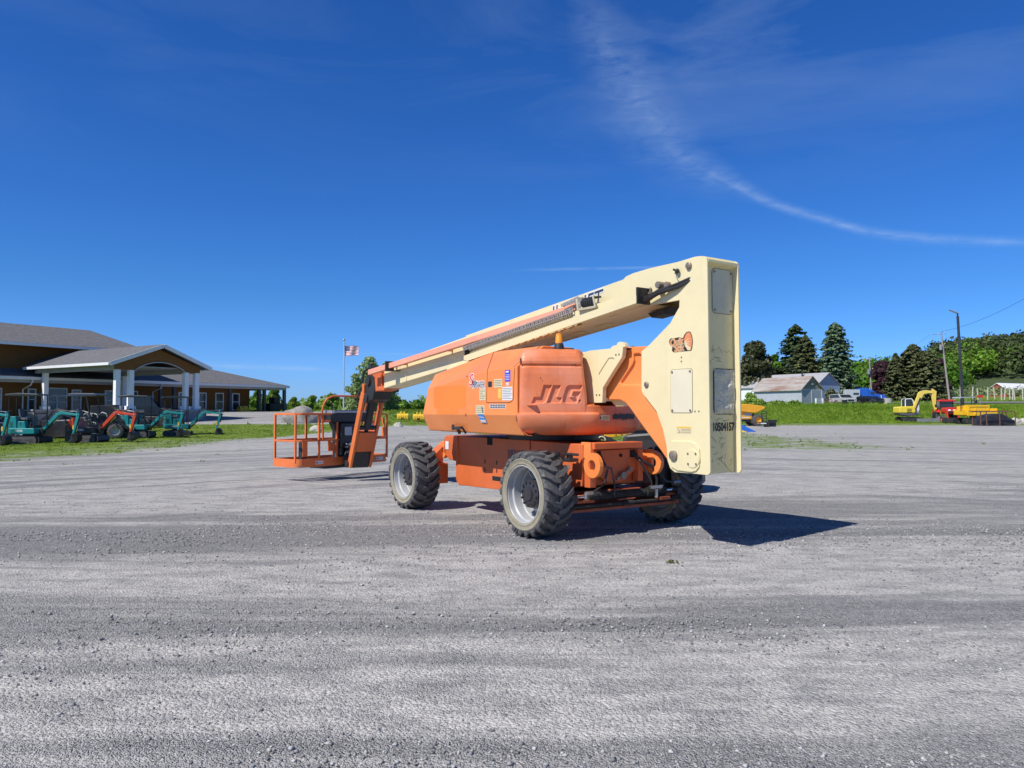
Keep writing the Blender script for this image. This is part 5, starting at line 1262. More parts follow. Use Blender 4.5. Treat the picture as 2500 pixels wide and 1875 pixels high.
def decid(name, label, x, y, h, r, mat, group=None, cat='tree', n=5200, leaf=.16, lobes=16, low=.25, sparse=0, seed=0, zb=None):
    rr = random.Random(seed + int(x * 7 + y)); z0 = (hz(x, y) if zb is None else zb) - .1
    t = thing(name, label, cat, (x, y, z0), rr.uniform(0, 6), group)
    mb = MB(); mb.tube([(0, 0, 0), (.02 * h * rr.uniform(-1, 1), 0, h * .35), (0, 0, h * .75)], [.03 * h * .5, .022 * h * .5, .006 * h], 7)
    L = []
    for k in range(lobes):
        a = rr.uniform(0, 6.283); u = rr.random() ** .6; zz = low + (1 - low) * rr.random()
        prof_ = math.sin(math.pi * min(1, max(.08, (zz - low) / (1 - low) * .8 + .16))) ** .7
        c = Vector((math.cos(a) * r * u * prof_ * .75, math.sin(a) * r * u * prof_ * .75, h * (zz * .88)))
        rad = r * rr.uniform(.28, .5) * (1 - .35 * zz); L.append((c, rad)); mb.tube([(0, 0, max(h * .15, c.z * .6)), c], [.012 * h * .5, .01], 5)
    L.append((Vector((0, 0, h * .93 - r * .2)), r * .25))
    mb.build('trunk', M['bark'], t)
    w_ = np.array([q[1] ** 2 for q in L]); w_ /= w_.sum(); pick = rs.choice(len(L), n, p=w_)
    Cc = np.array([q[0][:] for q in L])[pick]; Rr = np.array([q[1] for q in L])[pick]
    D = rs.normal(0, 1, (n, 3)); D /= np.linalg.norm(D, axis=1, keepdims=True); D[:, 2] *= .85
    P = Cc + D * (Rr * (.6 + .5 * rs.rand(n) + (.5 * rs.rand(n) if sparse else 0)))[:, None]
    P[:, 2] = np.maximum(P[:, 2], h * .04)
    leafy('crown', quads(P, D, leaf * (.6 + .8 * rs.rand(n)), .7), mat, t); return t
def spruce(name, label, x, y, h, r, mat, group=None, nb=420, nq=18, leaf=.2, droop=.25, seed=0, taper=.8, low=.03):
    rr = np.random.RandomState(seed + int(x)); t = thing(name, label, 'tree', (x, y, hz(x, y) - .1), 0, group)
    mb = MB(); mb.tube([(0, 0, 0), (0, 0, h * .98)], [.022 * h, .02], 7)
    u = rr.rand(nb) ** .85; zz = low + (1 - low) * u
    a = rr.rand(nb) * 6.283; ln_ = r * ((1 - u) ** taper) * (.55 + .62 * rr.rand(nb) ** 1.4) * (1 + .12 * np.sin(a * 3 + seed)) + .12
    for i in range(0, nb, 9): mb.tube([(0, 0, zz[i] * h), (math.cos(a[i]) * ln_[i] * .9, math.sin(a[i]) * ln_[i] * .9, zz[i] * h - droop * ln_[i] * .5)], [.03, .01], 4)
    mb.build('trunk', M['bark'], t)
    T = .35 + .65 * rr.rand(nb, nq) ** .7
    lat = rr.normal(0, .075, (nb, nq)) * ln_[:, None] * (1.5 - T)
    X_ = np.cos(a)[:, None] * ln_[:, None] * T - np.sin(a)[:, None] * lat; Y_ = np.sin(a)[:, None] * ln_[:, None] * T + np.cos(a)[:, None] * lat
    Z_ = zz[:, None] * h - droop * ln_[:, None] * T + .12 * ln_[:, None] * T ** 3 + rr.normal(0, .035, (nb, nq))
    P = np.stack([X_, Y_, Z_], -1).reshape(-1, 3)
    N = np.stack([np.cos(a)[:, None] * np.ones_like(T) * .7, np.sin(a)[:, None] * np.ones_like(T) * .7, np.ones_like(T)], -1).reshape(-1, 3)
    top = np.stack([rr.normal(0, .06, 30), rr.normal(0, .06, 30), h * (.93 + .08 * rr.rand(30))], 1)
    P = np.concatenate([P, top]); N = np.concatenate([N, rr.normal(0, 1, (30, 3))])
    sz = leaf * .85 * (.5 + .8 * rr.rand(len(P)))
    leafy('crown', quads(P, N, sz, .45), mat, t); return t
def at_px(px, d): return xd(px, d), d
def top_h(px, py, d): return zd(py, d) - hz(xd(px, d), d)
def T1(fn, name, label, px, topy, d, wpx, mat, **kw):
    x, y = at_px(px, d); return fn(name, label, x, y, top_h(px, topy, d), wpx / F * d / 2, mat, **kw)
GR = 'trees behind the shed on the right'
T1(decid, 'pine_tree', 'dark ragged pine close to the right edge of the cream mast', 1842, 822, 132, 112, LM['pine'], n=11000, leaf=.24, lobes=36, low=.05, group=GR)
T1(decid, 'green_tree', 'lower green leafy tree between the pine and the tall dark spruce', 1892, 857, 140, 70, LM['decid'], n=5000, leaf=.3, low=.1, group=GR)
T1(spruce, 'spruce_tree', 'tall dark green spruce with a broad bushy top behind the shed roof', 1945, 792, 138, 150, LM['spruce'], nb=700, nq=19, leaf=.26, taper=.5, seed=2, group=GR)
T1(spruce, 'spruce_tree', 'brownish spruce standing just in front of the tall dark one', 1968, 818, 128, 112, LM['brownspruce'], nb=600, nq=19, leaf=.24, taper=.6, seed=5, group=GR)
T1(spruce, 'spruce_tree', 'tallest blue-green spruce with layered drooping boughs beside the shed', 2041, 787, 126, 118, LM['bluespruce'], nb=950, nq=22, leaf=.2, droop=.4, taper=.42, seed=9, group=GR)
T1(decid, 'green_tree', 'far green tree behind the blue truck', 2100, 905, 200, 70, LM['decid'], n=4500, leaf=.4, low=.05, group='trees by the road on the right')
T1(decid, 'green_tree', 'olive far tree behind the upright utility pole', 2140, 918, 210, 60, LM['brush'], n=3500, leaf=.4, low=.05, group='trees by the road on the right')
T1(decid, 'maple_tree', 'dark purple-leaved maple left of the brown spruces', 2160, 873, 134, 84, LM['purple'], n=9000, leaf=.26, low=.06, lobes=22, group='trees by the road on the right')
T1(decid, 'maple_tree', 'purple-leaved maple mostly hidden behind the brown spruces', 2293, 868, 142, 60, LM['purple'], n=6000, leaf=.28, low=.06, lobes=18, group='trees by the road on the right')
T1(spruce, 'spruce_tree', 'smaller brown-green spruce at the left of the clump behind the yellow excavator', 2188, 862, 127, 80, LM['brownspruce'], nb=420, nq=18, leaf=.22, taper=.7, seed=3, group='brown spruces in a clump')
T1(spruce, 'spruce_tree', 'tallest brown-green spruce with a pointed tip in the clump behind the yellow excavator', 2230, 840, 128, 124, LM['brownspruce'], nb=700, nq=19, leaf=.24, taper=.5, seed=4, group='brown spruces in a clump')
T1(spruce, 'spruce_tree', 'rounded brown-green spruce at the right of the clump beside the leaning pole', 2268, 858, 125, 108, LM['brownspruce'], nb=600, nq=19, leaf=.24, taper=.45, seed=6, group='brown spruces in a clump')
GL = 'trees and bushes behind the platform'
T1(decid, 'poplar_tree', 'tall airy pale-leaved poplar behind the tip of the boom', 905, 858, 74, 70, LM['poplar'], n=4200, leaf=.10, lobes=30, low=.08, sparse=1, group=GL)
T1(decid, 'poplar_tree', 'slimmer loose poplar right of the tall one, under the boom', 944, 875, 77, 60, LM['poplar'], n=3200, leaf=.10, lobes=26, low=.08, sparse=1, seed=4, group=GL)
T1(decid, 'poplar_tree', 'short pale poplar left of the jib', 868, 905, 72, 60, LM['poplar'], n=3600, leaf=.10, lobes=22, low=.05, sparse=1, seed=8, group=GL)
k_ = 0
for px, ty, d, wpx, mt, lab in ((628, 948, 98, 56, 'decid', 'dark leafy tree seen between the porch posts'), (668, 942, 92, 46, 'brush', 'bright green bush seen through the porch end'), (716, 968, 84, 34, 'brush', 'small green bush just right of the porch corner'),
                       (762, 963, 86, 40, 'brush', 'windswept young bush above the boulder'), (812, 962, 95, 60, 'decid', 'rounded green thicket left of the flagpole'), (850, 966, 84, 60, 'brush', 'green thicket behind the flagpole foot'),
                       (900, 960, 82, 80, 'decid', 'dense green bush under the poplars'), (955, 968, 84, 70, 'brush', 'green bush between the poplar and the hood'), (985, 975, 105, 50, 'decid', 'dark green tree beyond the yellow buckets'), (1022, 977, 110, 60, 'decid', 'dark rounded tree just left of the hood')):
    T1(decid, 'bush' if ty > 955 else 'green_tree', lab, px, ty, d, wpx, LM[mt], n=4600, leaf=.13, low=.0, lobes=14, seed=k_, group=GL, cat='bush' if ty > 955 else 'tree'); k_ += 1
T1(decid, 'green_tree', 'distant tree whose top shows over the orange tower arm', 1550, 833, 90, 90, LM['decid'], n=5000, leaf=.24, low=.1, lobes=20)
# woods
def wood(name, label, pts, mat, per, rad, leaf):
    n = len(pts); D = rs.normal(0, 1, (n, per, 3)); D[:, :, 2] = np.abs(D[:, :, 2]) * .9 - .15 * rs.rand(n, per); D /= np.linalg.norm(D, axis=2, keepdims=True)
    R_ = rad * (.7 + .6 * rs.rand(n))[:, None, None]; P = pts[:, None, :] + D * R_ * (.82 + .3 * rs.rand(n, per, 1)) * np.array([1, 1, 1.1])
    V = quads(P.reshape(-1, 3), D.reshape(-1, 3), leaf * (.6 + .8 * rs.rand(n * per)), .55)
    return tag(np_obj(name, V, qf(n * per), mat), label, 'woodland', kind='stuff')
pts = []; pts2 = []
while len(pts) + len(pts2) < 1050:
    x, y = rs.uniform(62, 520), rs.uniform(188, 380)
    if not 1960 < 1250 + F * x / y < 2760: continue
    if 1250 + F * x / y > 2330 and y < 262: continue
    hzv = hill_z(x, y); (pts2 if (y > 270 + rs.uniform(-25, 25)) else pts).append((x, y, hzv + rs.uniform(1.5, 4.0)))
wood('hillside_wood', 'bright green broadleaf wood covering the foot of the hill', np.array(pts), LM['hill'], 330, 5.2, .42)
wood('ridge_wood', 'darker wood along the ridge of the hill', np.array(pts2), LM['hilldark'], 200, 5.0, .55)
pts = np.array([(x, 215 + rs.uniform(-12, 12) + 20 * math.sin(x * .02), hz(x, 215) + rs.uniform(-2.5, -.2)) for x in np.linspace(-190, 70, 150)])
wood('distant_wood', 'low dark tree line on the left horizon', pts, LM['brush'], 110, 3.2, .45)

# ------------------------------------------------------------------ the long building on the left
BL = Vector((-36, 52.7, 0)); gv = Vector((.53, .85, 0)).normalized()
bld = thing('building', 'long brown building with grey shingle roofs and a white-columned entrance gable at the left edge', 'building', BL, math.atan2(gv.y, gv.x))
def shingle():
    m, q, b = new_mat('shingles'); P = q.new('ShaderNodeTexCoord').outputs['Object']
    v = q.new('ShaderNodeTexBrick'); q.put(v.inputs['Vector'], q.mapping(P, (1, 1, 1))); v.inputs['Scale'].default_value = 2.2
    v.inputs['Color1'].default_value = (.115, .115, .122, 1); v.inputs['Color2'].default_value = (.175, .175, .183, 1); v.inputs['Mortar'].default_value = (.12, .12, .14, 1); v.inputs['Mortar Size'].default_value = .02
    c = q.mix(q.mr(q.noise(P, 3, 6, .7), .3, .7), (.08, .08, .085), (.21, .21, .218)); q.put(b.inputs['Base Color'], q.mix(.5, v.outputs[0], c)); b.inputs['Roughness'].default_value = .95; return m
def siding():
    m, q, b = new_mat('brown_siding'); P = q.new('ShaderNodeTexCoord').outputs['Object']
    s_ = q.new('ShaderNodeSeparateXYZ'); q.put(s_.inputs[0], P)
    f = q.m('FRACT', q.m('MULTIPLY', s_.outputs[2], 6.5)); c = q.mix(q.noise(P, 1.2, 3), (.17, .072, .015), (.25, .11, .025))
    c = q.mix(q.mr(f, .0, .14, .65, 0), c, (.05, .022, .006)); q.put(b.inputs['Base Color'], c); b.inputs['Roughness'].default_value = .8
    bp = q.new('ShaderNodeBump'); bp.inputs['Strength'].default_value = .6; bp.inputs['Distance'].default_value = .03; q.put(bp.inputs['Height'], f); q.put(b.inputs['Normal'], bp.outputs[0]); return m
SH, SD = shingle(), siding(); SOF = paint('soffit', (.40, .40, .42), .7, .04, .05)
def slab(mb, pts, t=.16):
    k = len(pts); mb.add([p for p in pts] + [(a, b, c - t) for a, b, c in pts], [tuple(range(k)), tuple(range(2 * k - 1, k - 1, -1))] + [(i, (i + 1) % k, (i + 1) % k + k, i + k) for i in range(k)])
WD = 2.2
mb = MB(); mb.box(-16, 23.0, WD, 12, .2, 3.95); mb.build('wall', SD, bld)
mb = MB(); mb.box(-16, 11.0, WD + .02, 12, 3.9, 6.4); mb.build('upper_wall', SD, bld)
mb = MB()
e, rz_ = 3.9, 6.0
slab(mb, [(-16, 0, e), (26, 0, e), (19, 7, rz_), (-16, 7, rz_)]); slab(mb, [(26, 0, e), (26, 14, e), (19, 7, rz_)]); slab(mb, [(26, 14, e), (-16, 14, e), (-16, 7, rz_), (19, 7, rz_)])
mb.build('lower_roof', SH, bld)
mb = MB(); e2, r2 = 6.42, 8.3
slab(mb, [(-16, .8, e2), (11.8, .8, e2), (9.5, 6.1, r2), (-16, 6.1, r2)]); slab(mb, [(11.8, .8, e2), (11.8, 11.4, e2), (9.5, 6.1, r2)]); slab(mb, [(11.8, 11.4, e2), (-16, 11.4, e2), (-16, 6.1, r2), (9.5, 6.1, r2)])
mb.build('upper_roof', SH, bld)
mb = MB(); mb.box(-16, 26.02, -.10, 0, e - .22, e - .02); mb.box(-16, 11.9, .70, .80, e2 - .22, e2 - .02); mb.box(26.0, 26.1, 0, 14, e - .22, e - .02); mb.build('gutter', M['white'], bld)
mb = MB(); mb.box(-16, 25.9, .3, .55, e - .42, e - .18); mb.box(25.4, 25.65, .4, 13.5, e - .42, e - .18); mb.build('porch_beam', SOF, bld)
mb = MB(); mb.box(-15.9, 25.8, .1, 13.8, e - .19, e - .17); mb.build('soffit', SOF, bld)
def t_of(px, d):
    lo, hi = -20, 60
    for _ in range(40):
        m_ = (lo + hi) / 2; x = BL.x + gv.x * m_ - gv.y * d; y = BL.y + gv.y * m_ + gv.x * d
        if 1250 + F * x / y < px: lo = m_
        else: hi = m_
    return lo
zg = lambda t, d: hz(BL.x + gv.x * t - gv.y * d, BL.y + gv.y * t + gv.x * d)
mb0 = None
for px in (561, 632, 645, 694, 392, 425):
    t_ = t_of(px, .42); mb = MB(); mb.box(t_ - .13, t_ + .13, .3, .56, zg(t_, .4) - .1, e - .4); mb.build('porch_post', paint('dark_post', (.05, .05, .055), .6, .1, .1) if px != 694 else paint('post_grey', (.10, .11, .13), .6, .1, .1), bld)
def window(px0, px1, z0, z1, d, par, door=False):
    a, b = t_of(px0, d), t_of(px1, d); fw = .10
    mb = MB()
    for q in ((a, b, z0 - fw, z0), (a, b, z1, z1 + fw), (a - fw, a, z0 - fw, z1 + fw), (b, b + fw, z0 - fw, z1 + fw), (a, b, (z0 + z1) / 2 - .03, (z0 + z1) / 2 + .03)): mb.box(q[0], q[1], d - .08, d - .005, q[2], q[3])
    if door: mb.box((a + b) / 2 - .05, (a + b) / 2 + .05, d - .08, d - .005, z0, z1 - .5); mb.box(a, b, d - .08, d - .005, z1 - .55, z1 - .47)
    o = mb.build('window' if not door else 'door', M['white'], par)
    mb = MB(); mb.box(a, b, d - .03, d - .004, z0, z1); mb.build('pane', M['glass'], o)
for px0, px1 in ((486, 501), (527, 543), (568, 582), (437, 452), (177, 195), (258, 272), (70, 84), (-12, 0), (318, 333)): window(px0, px1, 1.55, 3.0, WD, bld)
window(116, 160, 1.1, 3.1, WD, bld, True)
mb = MB(); t_ = t_of(393, .2)
for px in (393, 76): t_ = t_of(px, .2); mb.tube([(t_, -.05, e - .2), (t_ - .0, .3, e - .6), (t_ - .1, 1.2, e - .9), (t_ - .1, 1.2, zg(t_, 1))], .05, 6)
mb.build('downspout', M['white'], bld)
# entrance gable
pc = MB(); tA, tB, dF = 1.9, 9.5, -10.3; tm = 5.7; ez, pz = 4.62, 6.06
slab(pc, [(tA, dF, ez), (tm, dF, pz), (tm, 4.0, pz), (tA, 1.0, ez)], .14); slab(pc, [(tm, dF, pz), (tB, dF, ez), (tB, 1.0, ez), (tm, 4.0, pz)], .14)
pc.build('entrance_roof', SH, bld)
mb = MB()
for (a, b) in ((tA, ez), (tB, ez)): mb.bar((a, dF - .03, b - .12), (tm, dF - .03, pz - .12), .06, .26)
mb.box(tA - .1, tA, dF, .8, ez - .2, ez - .02); mb.box(tB, tB + .1, dF, .8, ez - .2, ez - .02); mb.build('fascia', M['white'], bld)
yb = 4.19; n_ = 14; a0, a1 = 3.95, 7.75
face = [(2.55, yb), (a0, yb)] + [(a0 + (a1 - a0) * i / n_, yb + .62 * math.sin(math.pi * i / n_) ** .75) for i in range(n_ + 1)] + [(a1, yb), (8.95, yb), (8.95, ez - .05), (tm, pz - .33), (2.55, ez - .05)]
mb = MB(); mb.prism(face, -9.75, -9.45); mb.build('gable', SD, bld)
mb = MB(); 
for i in range(n_): mb.bar((face[2 + i][0], -9.78, face[2 + i][1]), (face[3 + i][0], -9.78, face[3 + i][1]), .06, .07)
mb.box(2.5, 2.8, -9.7, .5, yb - .02, ez - .15); mb.box(8.7, 9.0, -9.7, .5, yb - .02, ez - .15); mb.box(2.6, 8.9, -9.4, .5, ez - .17, ez - .12); mb.build('entrance_beam', SOF, bld)
for t_, d_ in ((2.8, -9.6), (3.75, -9.6), (7.9, -9.6), (8.75, -9.6), (2.8, -.4), (8.75, -.4)):
    mb = MB(); mb.box(t_ - .165, t_ + .165, d_ - .165, d_ + .165, 1.5, yb); mb.box(t_ - .26, t_ + .26, d_ - .26, d_ + .26, 1.5, 1.75); mb.build('column', M['white_sheet'], bld, bevel=.02)
for t_, d_ in ((3.3, -9.6), (8.3, -9.6), (2.8, -.4), (8.75, -.4)):
    mb = MB(); mb.box(t_ - 1.0, t_ + 1.0, d_ - .5, d_ + .5, zg(t_, d_) - .2, 1.42); p_ = mb.build('pedestal', paint('stone_pier', (.30, .30, .31), .9, .2, .4, scale=4), bld); mb = MB(); mb.box(t_ - 1.1, t_ + 1.1, d_ - .6, d_ + .6, 1.42, 1.5); mb.build('pedestal_cap', M['concrete'], p_)
mb = MB(); mb.box(-16, 26, .2, 13, -.5, 1.02); mb.build('porch_floor', paint('porch_concrete', (.12, .115, .11), .9, .1, .2), bld)

# ------------------------------------------------------------------ shed, house, barn
def roofmetal():
    m, q, b = new_mat('rusty_roof'); P = q.new('ShaderNodeTexCoord').outputs['Object']
    n1 = q.noise(q.mapping(P, (2.2, .35, .35)), 1, 6, .7, .3); n2 = q.noise(q.mapping(P, (.35, .3, .3)), 1, 3)
    r_ = q.new('ShaderNodeValToRGB'); e_ = r_.color_ramp.elements; e_[0].position = .44; e_[0].color = (.46, .44, .41, 1); e_[1].position = .72; e_[1].color = (.25, .12, .07, 1)
    q.put(r_.inputs[0], q.m('ADD', q.m('MULTIPLY', n1, .75), q.m('MULTIPLY', n2, .3))); q.put(b.inputs['Base Color'], r_.outputs[0]); b.inputs['Roughness'].default_value = .6
    wv = q.new('ShaderNodeTexWave'); q.put(wv.inputs['Vector'], P); wv.inputs['Scale'].default_value = 1.5; bp = q.new('ShaderNodeBump'); bp.inputs['Distance'].default_value = .06; q.put(bp.inputs['Height'], wv.outputs[0]); q.put(b.inputs['Normal'], bp.outputs[0]); return m
def gable_house(name, label, px, d, ang, wid, length, hw_, hr, wallm, roofm, cat, over=.3, gablem=None):
    """front-left corner at pixel column px; front runs along local +X, side back along +Y"""
    x, y = at_px(px, d); t = thing(name, label, cat, (x, y, hz(x, y) - .1), ang)
    mb = MB(); mb.box(0, wid, 0, length, 0, hw_); mb.build('wall', wallm, t)
    mb = MB(); mb.prism([(0, hw_), (wid, hw_), (wid / 2, hr)], -.001, .12); mb.prism([(0, hw_), (wid, hw_), (wid / 2, hr)], length - .12, length + .001); mb.build('gable', gablem or wallm, t)
    mb = MB(); s_ = (hr - hw_) / (wid / 2)
    for a, b in ((-over, wid / 2), (wid + over, wid / 2)): slab(mb, [(a, -over, hw_ - s_ * over + .1), (b, -over, hr + .1), (b, length + over, hr + .1), (a, length + over, hw_ - s_ * over + .1)], .1)
    mb.build('roof', roofm, t); return t
sa = math.atan2(.42, .9)
whitew = paint('white_boards', (.42, .45, .50), .7, .06, .25, (.35, .35, .34), scale=1.5)
shed = gable_house('shed', 'old two-door shed with a rusty corrugated roof on top of the grass bank', 1956, 108, sa, 4.1, 9.5, 2.35, 4.15, whitew, roofmetal(), 'shed', gablem=M['wood'])
for k in range(2):
    mb = MB(); mb.box(.18 + k * 1.95, 1.98 + k * 1.95, -.03, .0, 0, 2.15); mb.build('door', paint('blue_grey_door', (.30, .34, .40), .7, .05, .2), shed)
mb = MB(); mb.box(-.02, .16, -.08, .02, 0, 2.35); mb.box(1.98, 2.12, -.08, .02, 0, 2.2); mb.box(3.93, 4.12, -.08, .02, 0, 2.35); mb.build('door_post', paint('pale_post', (.5, .52, .54), .8, .1, .3), shed)
mb = MB(); mb.box(1.95, 2.25, -.2, -.02, 3.0, 3.1); mb.build('barn_lamp', M['white'], shed)
x, y = at_px(1995, 105.5); fr_ = thing('window_frame', 'white slatted frame leaning against the right shed door', 'frame', (x, y, hz(x, y)), sa); mb = MB(); 
for k in range(4): mb.box(0, 1.3, .1 + k * .05, .14 + k * .05, .1 + k * .22, .18 + k * .22)
mb.box(-.04, .04, .1, .35, 0, .9); mb.box(1.26, 1.34, .1, .35, 0, .9); mb.build('slats', M['white'], fr_)
hs_ = gable_house('house', 'long white house with a pale grey roof behind the rusty shed', 1992, 119, math.atan2(.55, .83), 6.4, 20, 2.9, 4.9, M['white'], paint('grey_roof', (.38, .38, .4), .85, .06, .1), 'house', gablem=paint('gable_blue', (.32, .37, .46), .7, .05, .1))
mb = MB(); mb.cyl((2.2, 4, 4.2), (2.2, 4, 5.6), .12, 8); mb.cyl((2.2, 12, 4.6), (2.2, 12, 5.4), .1, 8); mb.build('chimney', M['blackm'], hs_)
ba = gable_house('barn', 'red barn with a bright white metal roof beyond the orchard at the right edge', 2412, 205, math.atan2(-.05, 1), 5.0, 46, 1.9, 3.65, paint('barn_red', (.35, .05, .04), .8, .08, .2), M['white_sheet'], 'barn'); ba.rotation_euler.z = math.atan2(.75, .65)
# turn the barn so its long roof runs to the right
ba.rotation_euler.z = R(-62)

# bushes round the shed
for px, ty, d, wpx, lab in ((1832, 960, 100, 50, 'tall loose shrub at the left end of the shed'), (1852, 975, 98, 46, 'leafy shrub climbing over the left end of the shed roof'), (1938, 981, 104, 40, 'bright green bush at the foot of the shed wall'), (1900, 986, 103, 50, 'low weeds along the shed wall')):
    T1(decid, 'shrub', lab, px, ty, d, wpx, LM['brush'], n=1600, leaf=.13, low=.0, lobes=12, cat='shrub', sparse=1, group='shrubs around the shed')
x, y = at_px(2032, 118); T1(decid, 'shrub', 'bare brownish shrub under the blue-green spruce', 2030, 945, 117, 40, LM['brownspruce'], n=900, leaf=.14, low=.0, cat='shrub', sparse=1)
# ------------------------------------------------------------------ orchard, poles, lamp, flag
pts = np.array([(x, y, hz(x, y) + .7 + rs.uniform(0, .9)) for y in (150, 158, 166, 175) for x in np.arange(xd(2325, y), xd(2640, y), 1.1)])
o = wood('orchard_rows', 'pale green trellised orchard rows beyond the road', pts, leafmat('orchard_leaves', (.12, .17, .06), (.28, .33, .16), .5, .2), 34, .95, .16)
for k, px in enumerate((2331, 2345, 2373, 2388, 2411, 2429, 2445, 2452, 2466, 2472, 2478, 2497, 2512, 2530)):
    d = 142 + 3 * (k % 3); x, y = at_px(px, d); mb = MB(); lean = .12 * ((k * 7) % 5 - 2); mb.tube([(0, 0, -.2), (lean, 0, 2.3 + .15 * (k % 3))], [.13, .11], 7)
    o = mb.build('orchard_post', paint('pale_post_wood', (.52, .50, .42), .9, .08, .2)); o.location = (x, y, hz(x, y)); tag(o, 'weathered pale wooden post in the orchard trellis beyond the road', 'post', 'orchard trellis posts')
poles = []
def pole(px0, py0, px1, py1, d, label, r0=.17, arm=True, name='utility_pole'):
    x, y = at_px(px1, d); zb_ = hz(x, y) - .3; top = Vector((xd(px0, d) - x, 0, zd(py0, d) - zb_)); t = thing(name, label, 'utility pole', (x, y, zb_), 0, 'wooden utility poles by the road')
    mb = MB(); mb.tube([(0, 0, 0), top], [r0, r0 * .7], 9); mb.build('pole', paint('pole_wood', (.34, .31, .27), .9, .12, .3, (.2, .17, .14)), t)
    if arm:
        mb = MB(); a = top * .985; mb.bar(a + Vector((-1.6, 0, -.1)), a + Vector((.1, 0, -.05)), .06, .07); mb.bar(a + Vector((-.4, 0, -1.7)), a + Vector((.6, 0, -1.7)), .06, .07); mb.tube([a + Vector((.0, 0, .3)), a + Vector((.5, 0, .25)), a + Vector((.7, 0, -.1))], .03, 5); mb.build('crossarm', M['wood'], t)
        mb = MB(); mb.cyl(a + Vector((-.25, -.2, -2.6)), a + Vector((-.25, -.2, -1.8)), .22, 12); mb.build('transformer', M['grey'], t)
        mb = MB(); [mb.cyl(a + Vector(v), a + Vector(v) + Vector((0, 0, .15)), .05, 6) for v in ((-1.6, 0, -.05), (-.5, 0, -.05), (.5, 0, .2), (.55, 0, -1.65))]; mb.build('insulator', M['white'], t)
    return Vector((x, y, zb_)) + top
pA = pole(2301, 812, 2319, 975, 120, 'leaning wooden utility pole with a transformer right of the brown spruces')
pB = pole(2124, 875, 2129, 962, 128, 'upright wooden utility pole with a transformer behind the blue truck', .15)
pC = pole(2143, 916, 2145, 965, 150, 'short far utility pole just right of the upright one', .12, False)
def wire(name, label, p0, p1, sag, r=.018, n=24):
    mb = MB(); mb.tube(arc(p0, p1, sag, n), r, 4); tag(mb.build(name, M['black']), label, 'cable')
pFar = atd(2760, 560, 60)
wire('power_line', 'thin overhead line rising from the leaning pole to the upper right', pA + Vector((.0, 0, .2)), pFar, 1.4, .02)
wire('power_line', 'slack overhead line from the leaning pole down to the upright pole', pA + Vector((-1.5, 0, .0)), pB, 1.2, .012)
wire('power_line', 'higher of two short cables at the right edge above the hill', atd(2420, 830, 85), atd(2620, 760, 60), .3, .03)
wire('power_line', 'lower of two short cables at the right edge above the hill', atd(2440, 838, 85), atd(2620, 780, 60), .3, .03)
x, y = at_px(2351, 91); zb_ = hz(x, y); lp = thing('lamp_post', 'tall black lamp post with a flat lamp head behind the yellow tracked dumper', 'lamp post', (x, y, zb_))
tp = Vector((xd(2342, 91) - x, 0, zd(764, 91) - zb_)); mb = MB(); mb.tube([(0, 0, 0), tp * .97], [.20, .17], 4); mb.tube([tp * .965, tp], [.09, .09], 8); mb.build('post', M['black'], lp)
mb = MB(); mb.bar(tp + Vector((.05, 0, -.02)), tp + Vector((-1.02, 0, .42)), .30, .09); mb.cyl(tp + Vector((-.05, 0, .0)), tp + Vector((-.05, 0, .22)), .05, 8); mb.build('lamp_head', M['grey'], lp)
# flagpole and flag
x, y = at_px(839, 58); zb_ = hz(x, y); fp = thing('flagpole', 'slim silver flagpole with a ball on top beyond the platform', 'flagpole', (x, y, zb_)); ht = zd(832, 58) - zb_
mb = MB(); mb.tube([(0, 0, 0), (0, 0, ht)], [.06, .04], 10); mb.build('pole', paint('flagpole_metal', (.6, .61, .63), .35, .05, 0, metal=.3), fp, smooth=True); mb = MB(); mb.ball((0, 0, ht + .08), .09, 10, 8); mb.build('finial', M['steel'], fp, smooth=True)
fl = thing('flag', 'small stars and stripes flag flying from the top of the flagpole', 'flag', (x + .06, y, zb_ + ht - .35))
def fpos(u, v):   # u along the fly 0..1, v down 0..1
    L_, H_ = 1.12, .80; return Vector((u * L_ * .98, .10 * math.sin(u * 8 + v * 1.5) - .25 * u, -v * H_ - .10 * u * (1 - v) - .03 * math.sin(u * 7)))
cols = [paint('flag_red', (.42, .03, .045), .8, .04, 0), paint('flag_white', (.80, .80, .82), .8, .03, 0), paint('flag_blue', (.02, .03, .12), .8, .04, 0)]
mbs = MB(); NU_, NVv = 26, 13
for j in range(13):
    for i in range(NU_):
        q_ = [fpos((i + a) / NU_, (j + b) / 13) for a, b in ((0, 0), (1, 0), (1, 1), (0, 1))]; mbs.cur = 2 if (i < 10 and j < 7) else (0 if j % 2 == 0 else 1); mbs.add(q_, [(0, 1, 2, 3)])
mbs.build('cloth', cols, fl, smooth=True)
mb = MB()
for r_ in range(6):
    for c_ in range(5):
        c0 = fpos(.03 + .075 * c_ + (.03 if r_ % 2 else 0), .04 + .085 * r_) + Vector((0, -.012, 0)); st_ = []
        for k in range(10): a = math.pi / 2 + k * math.pi / 5; q_ = .022 if k % 2 == 0 else .010; st_.append(c0 + Vector((q_ * math.cos(a), 0, q_ * math.sin(a))))
        mb.add(st_, [tuple(range(10))])
o = mb.build('stars', cols[1], fl)
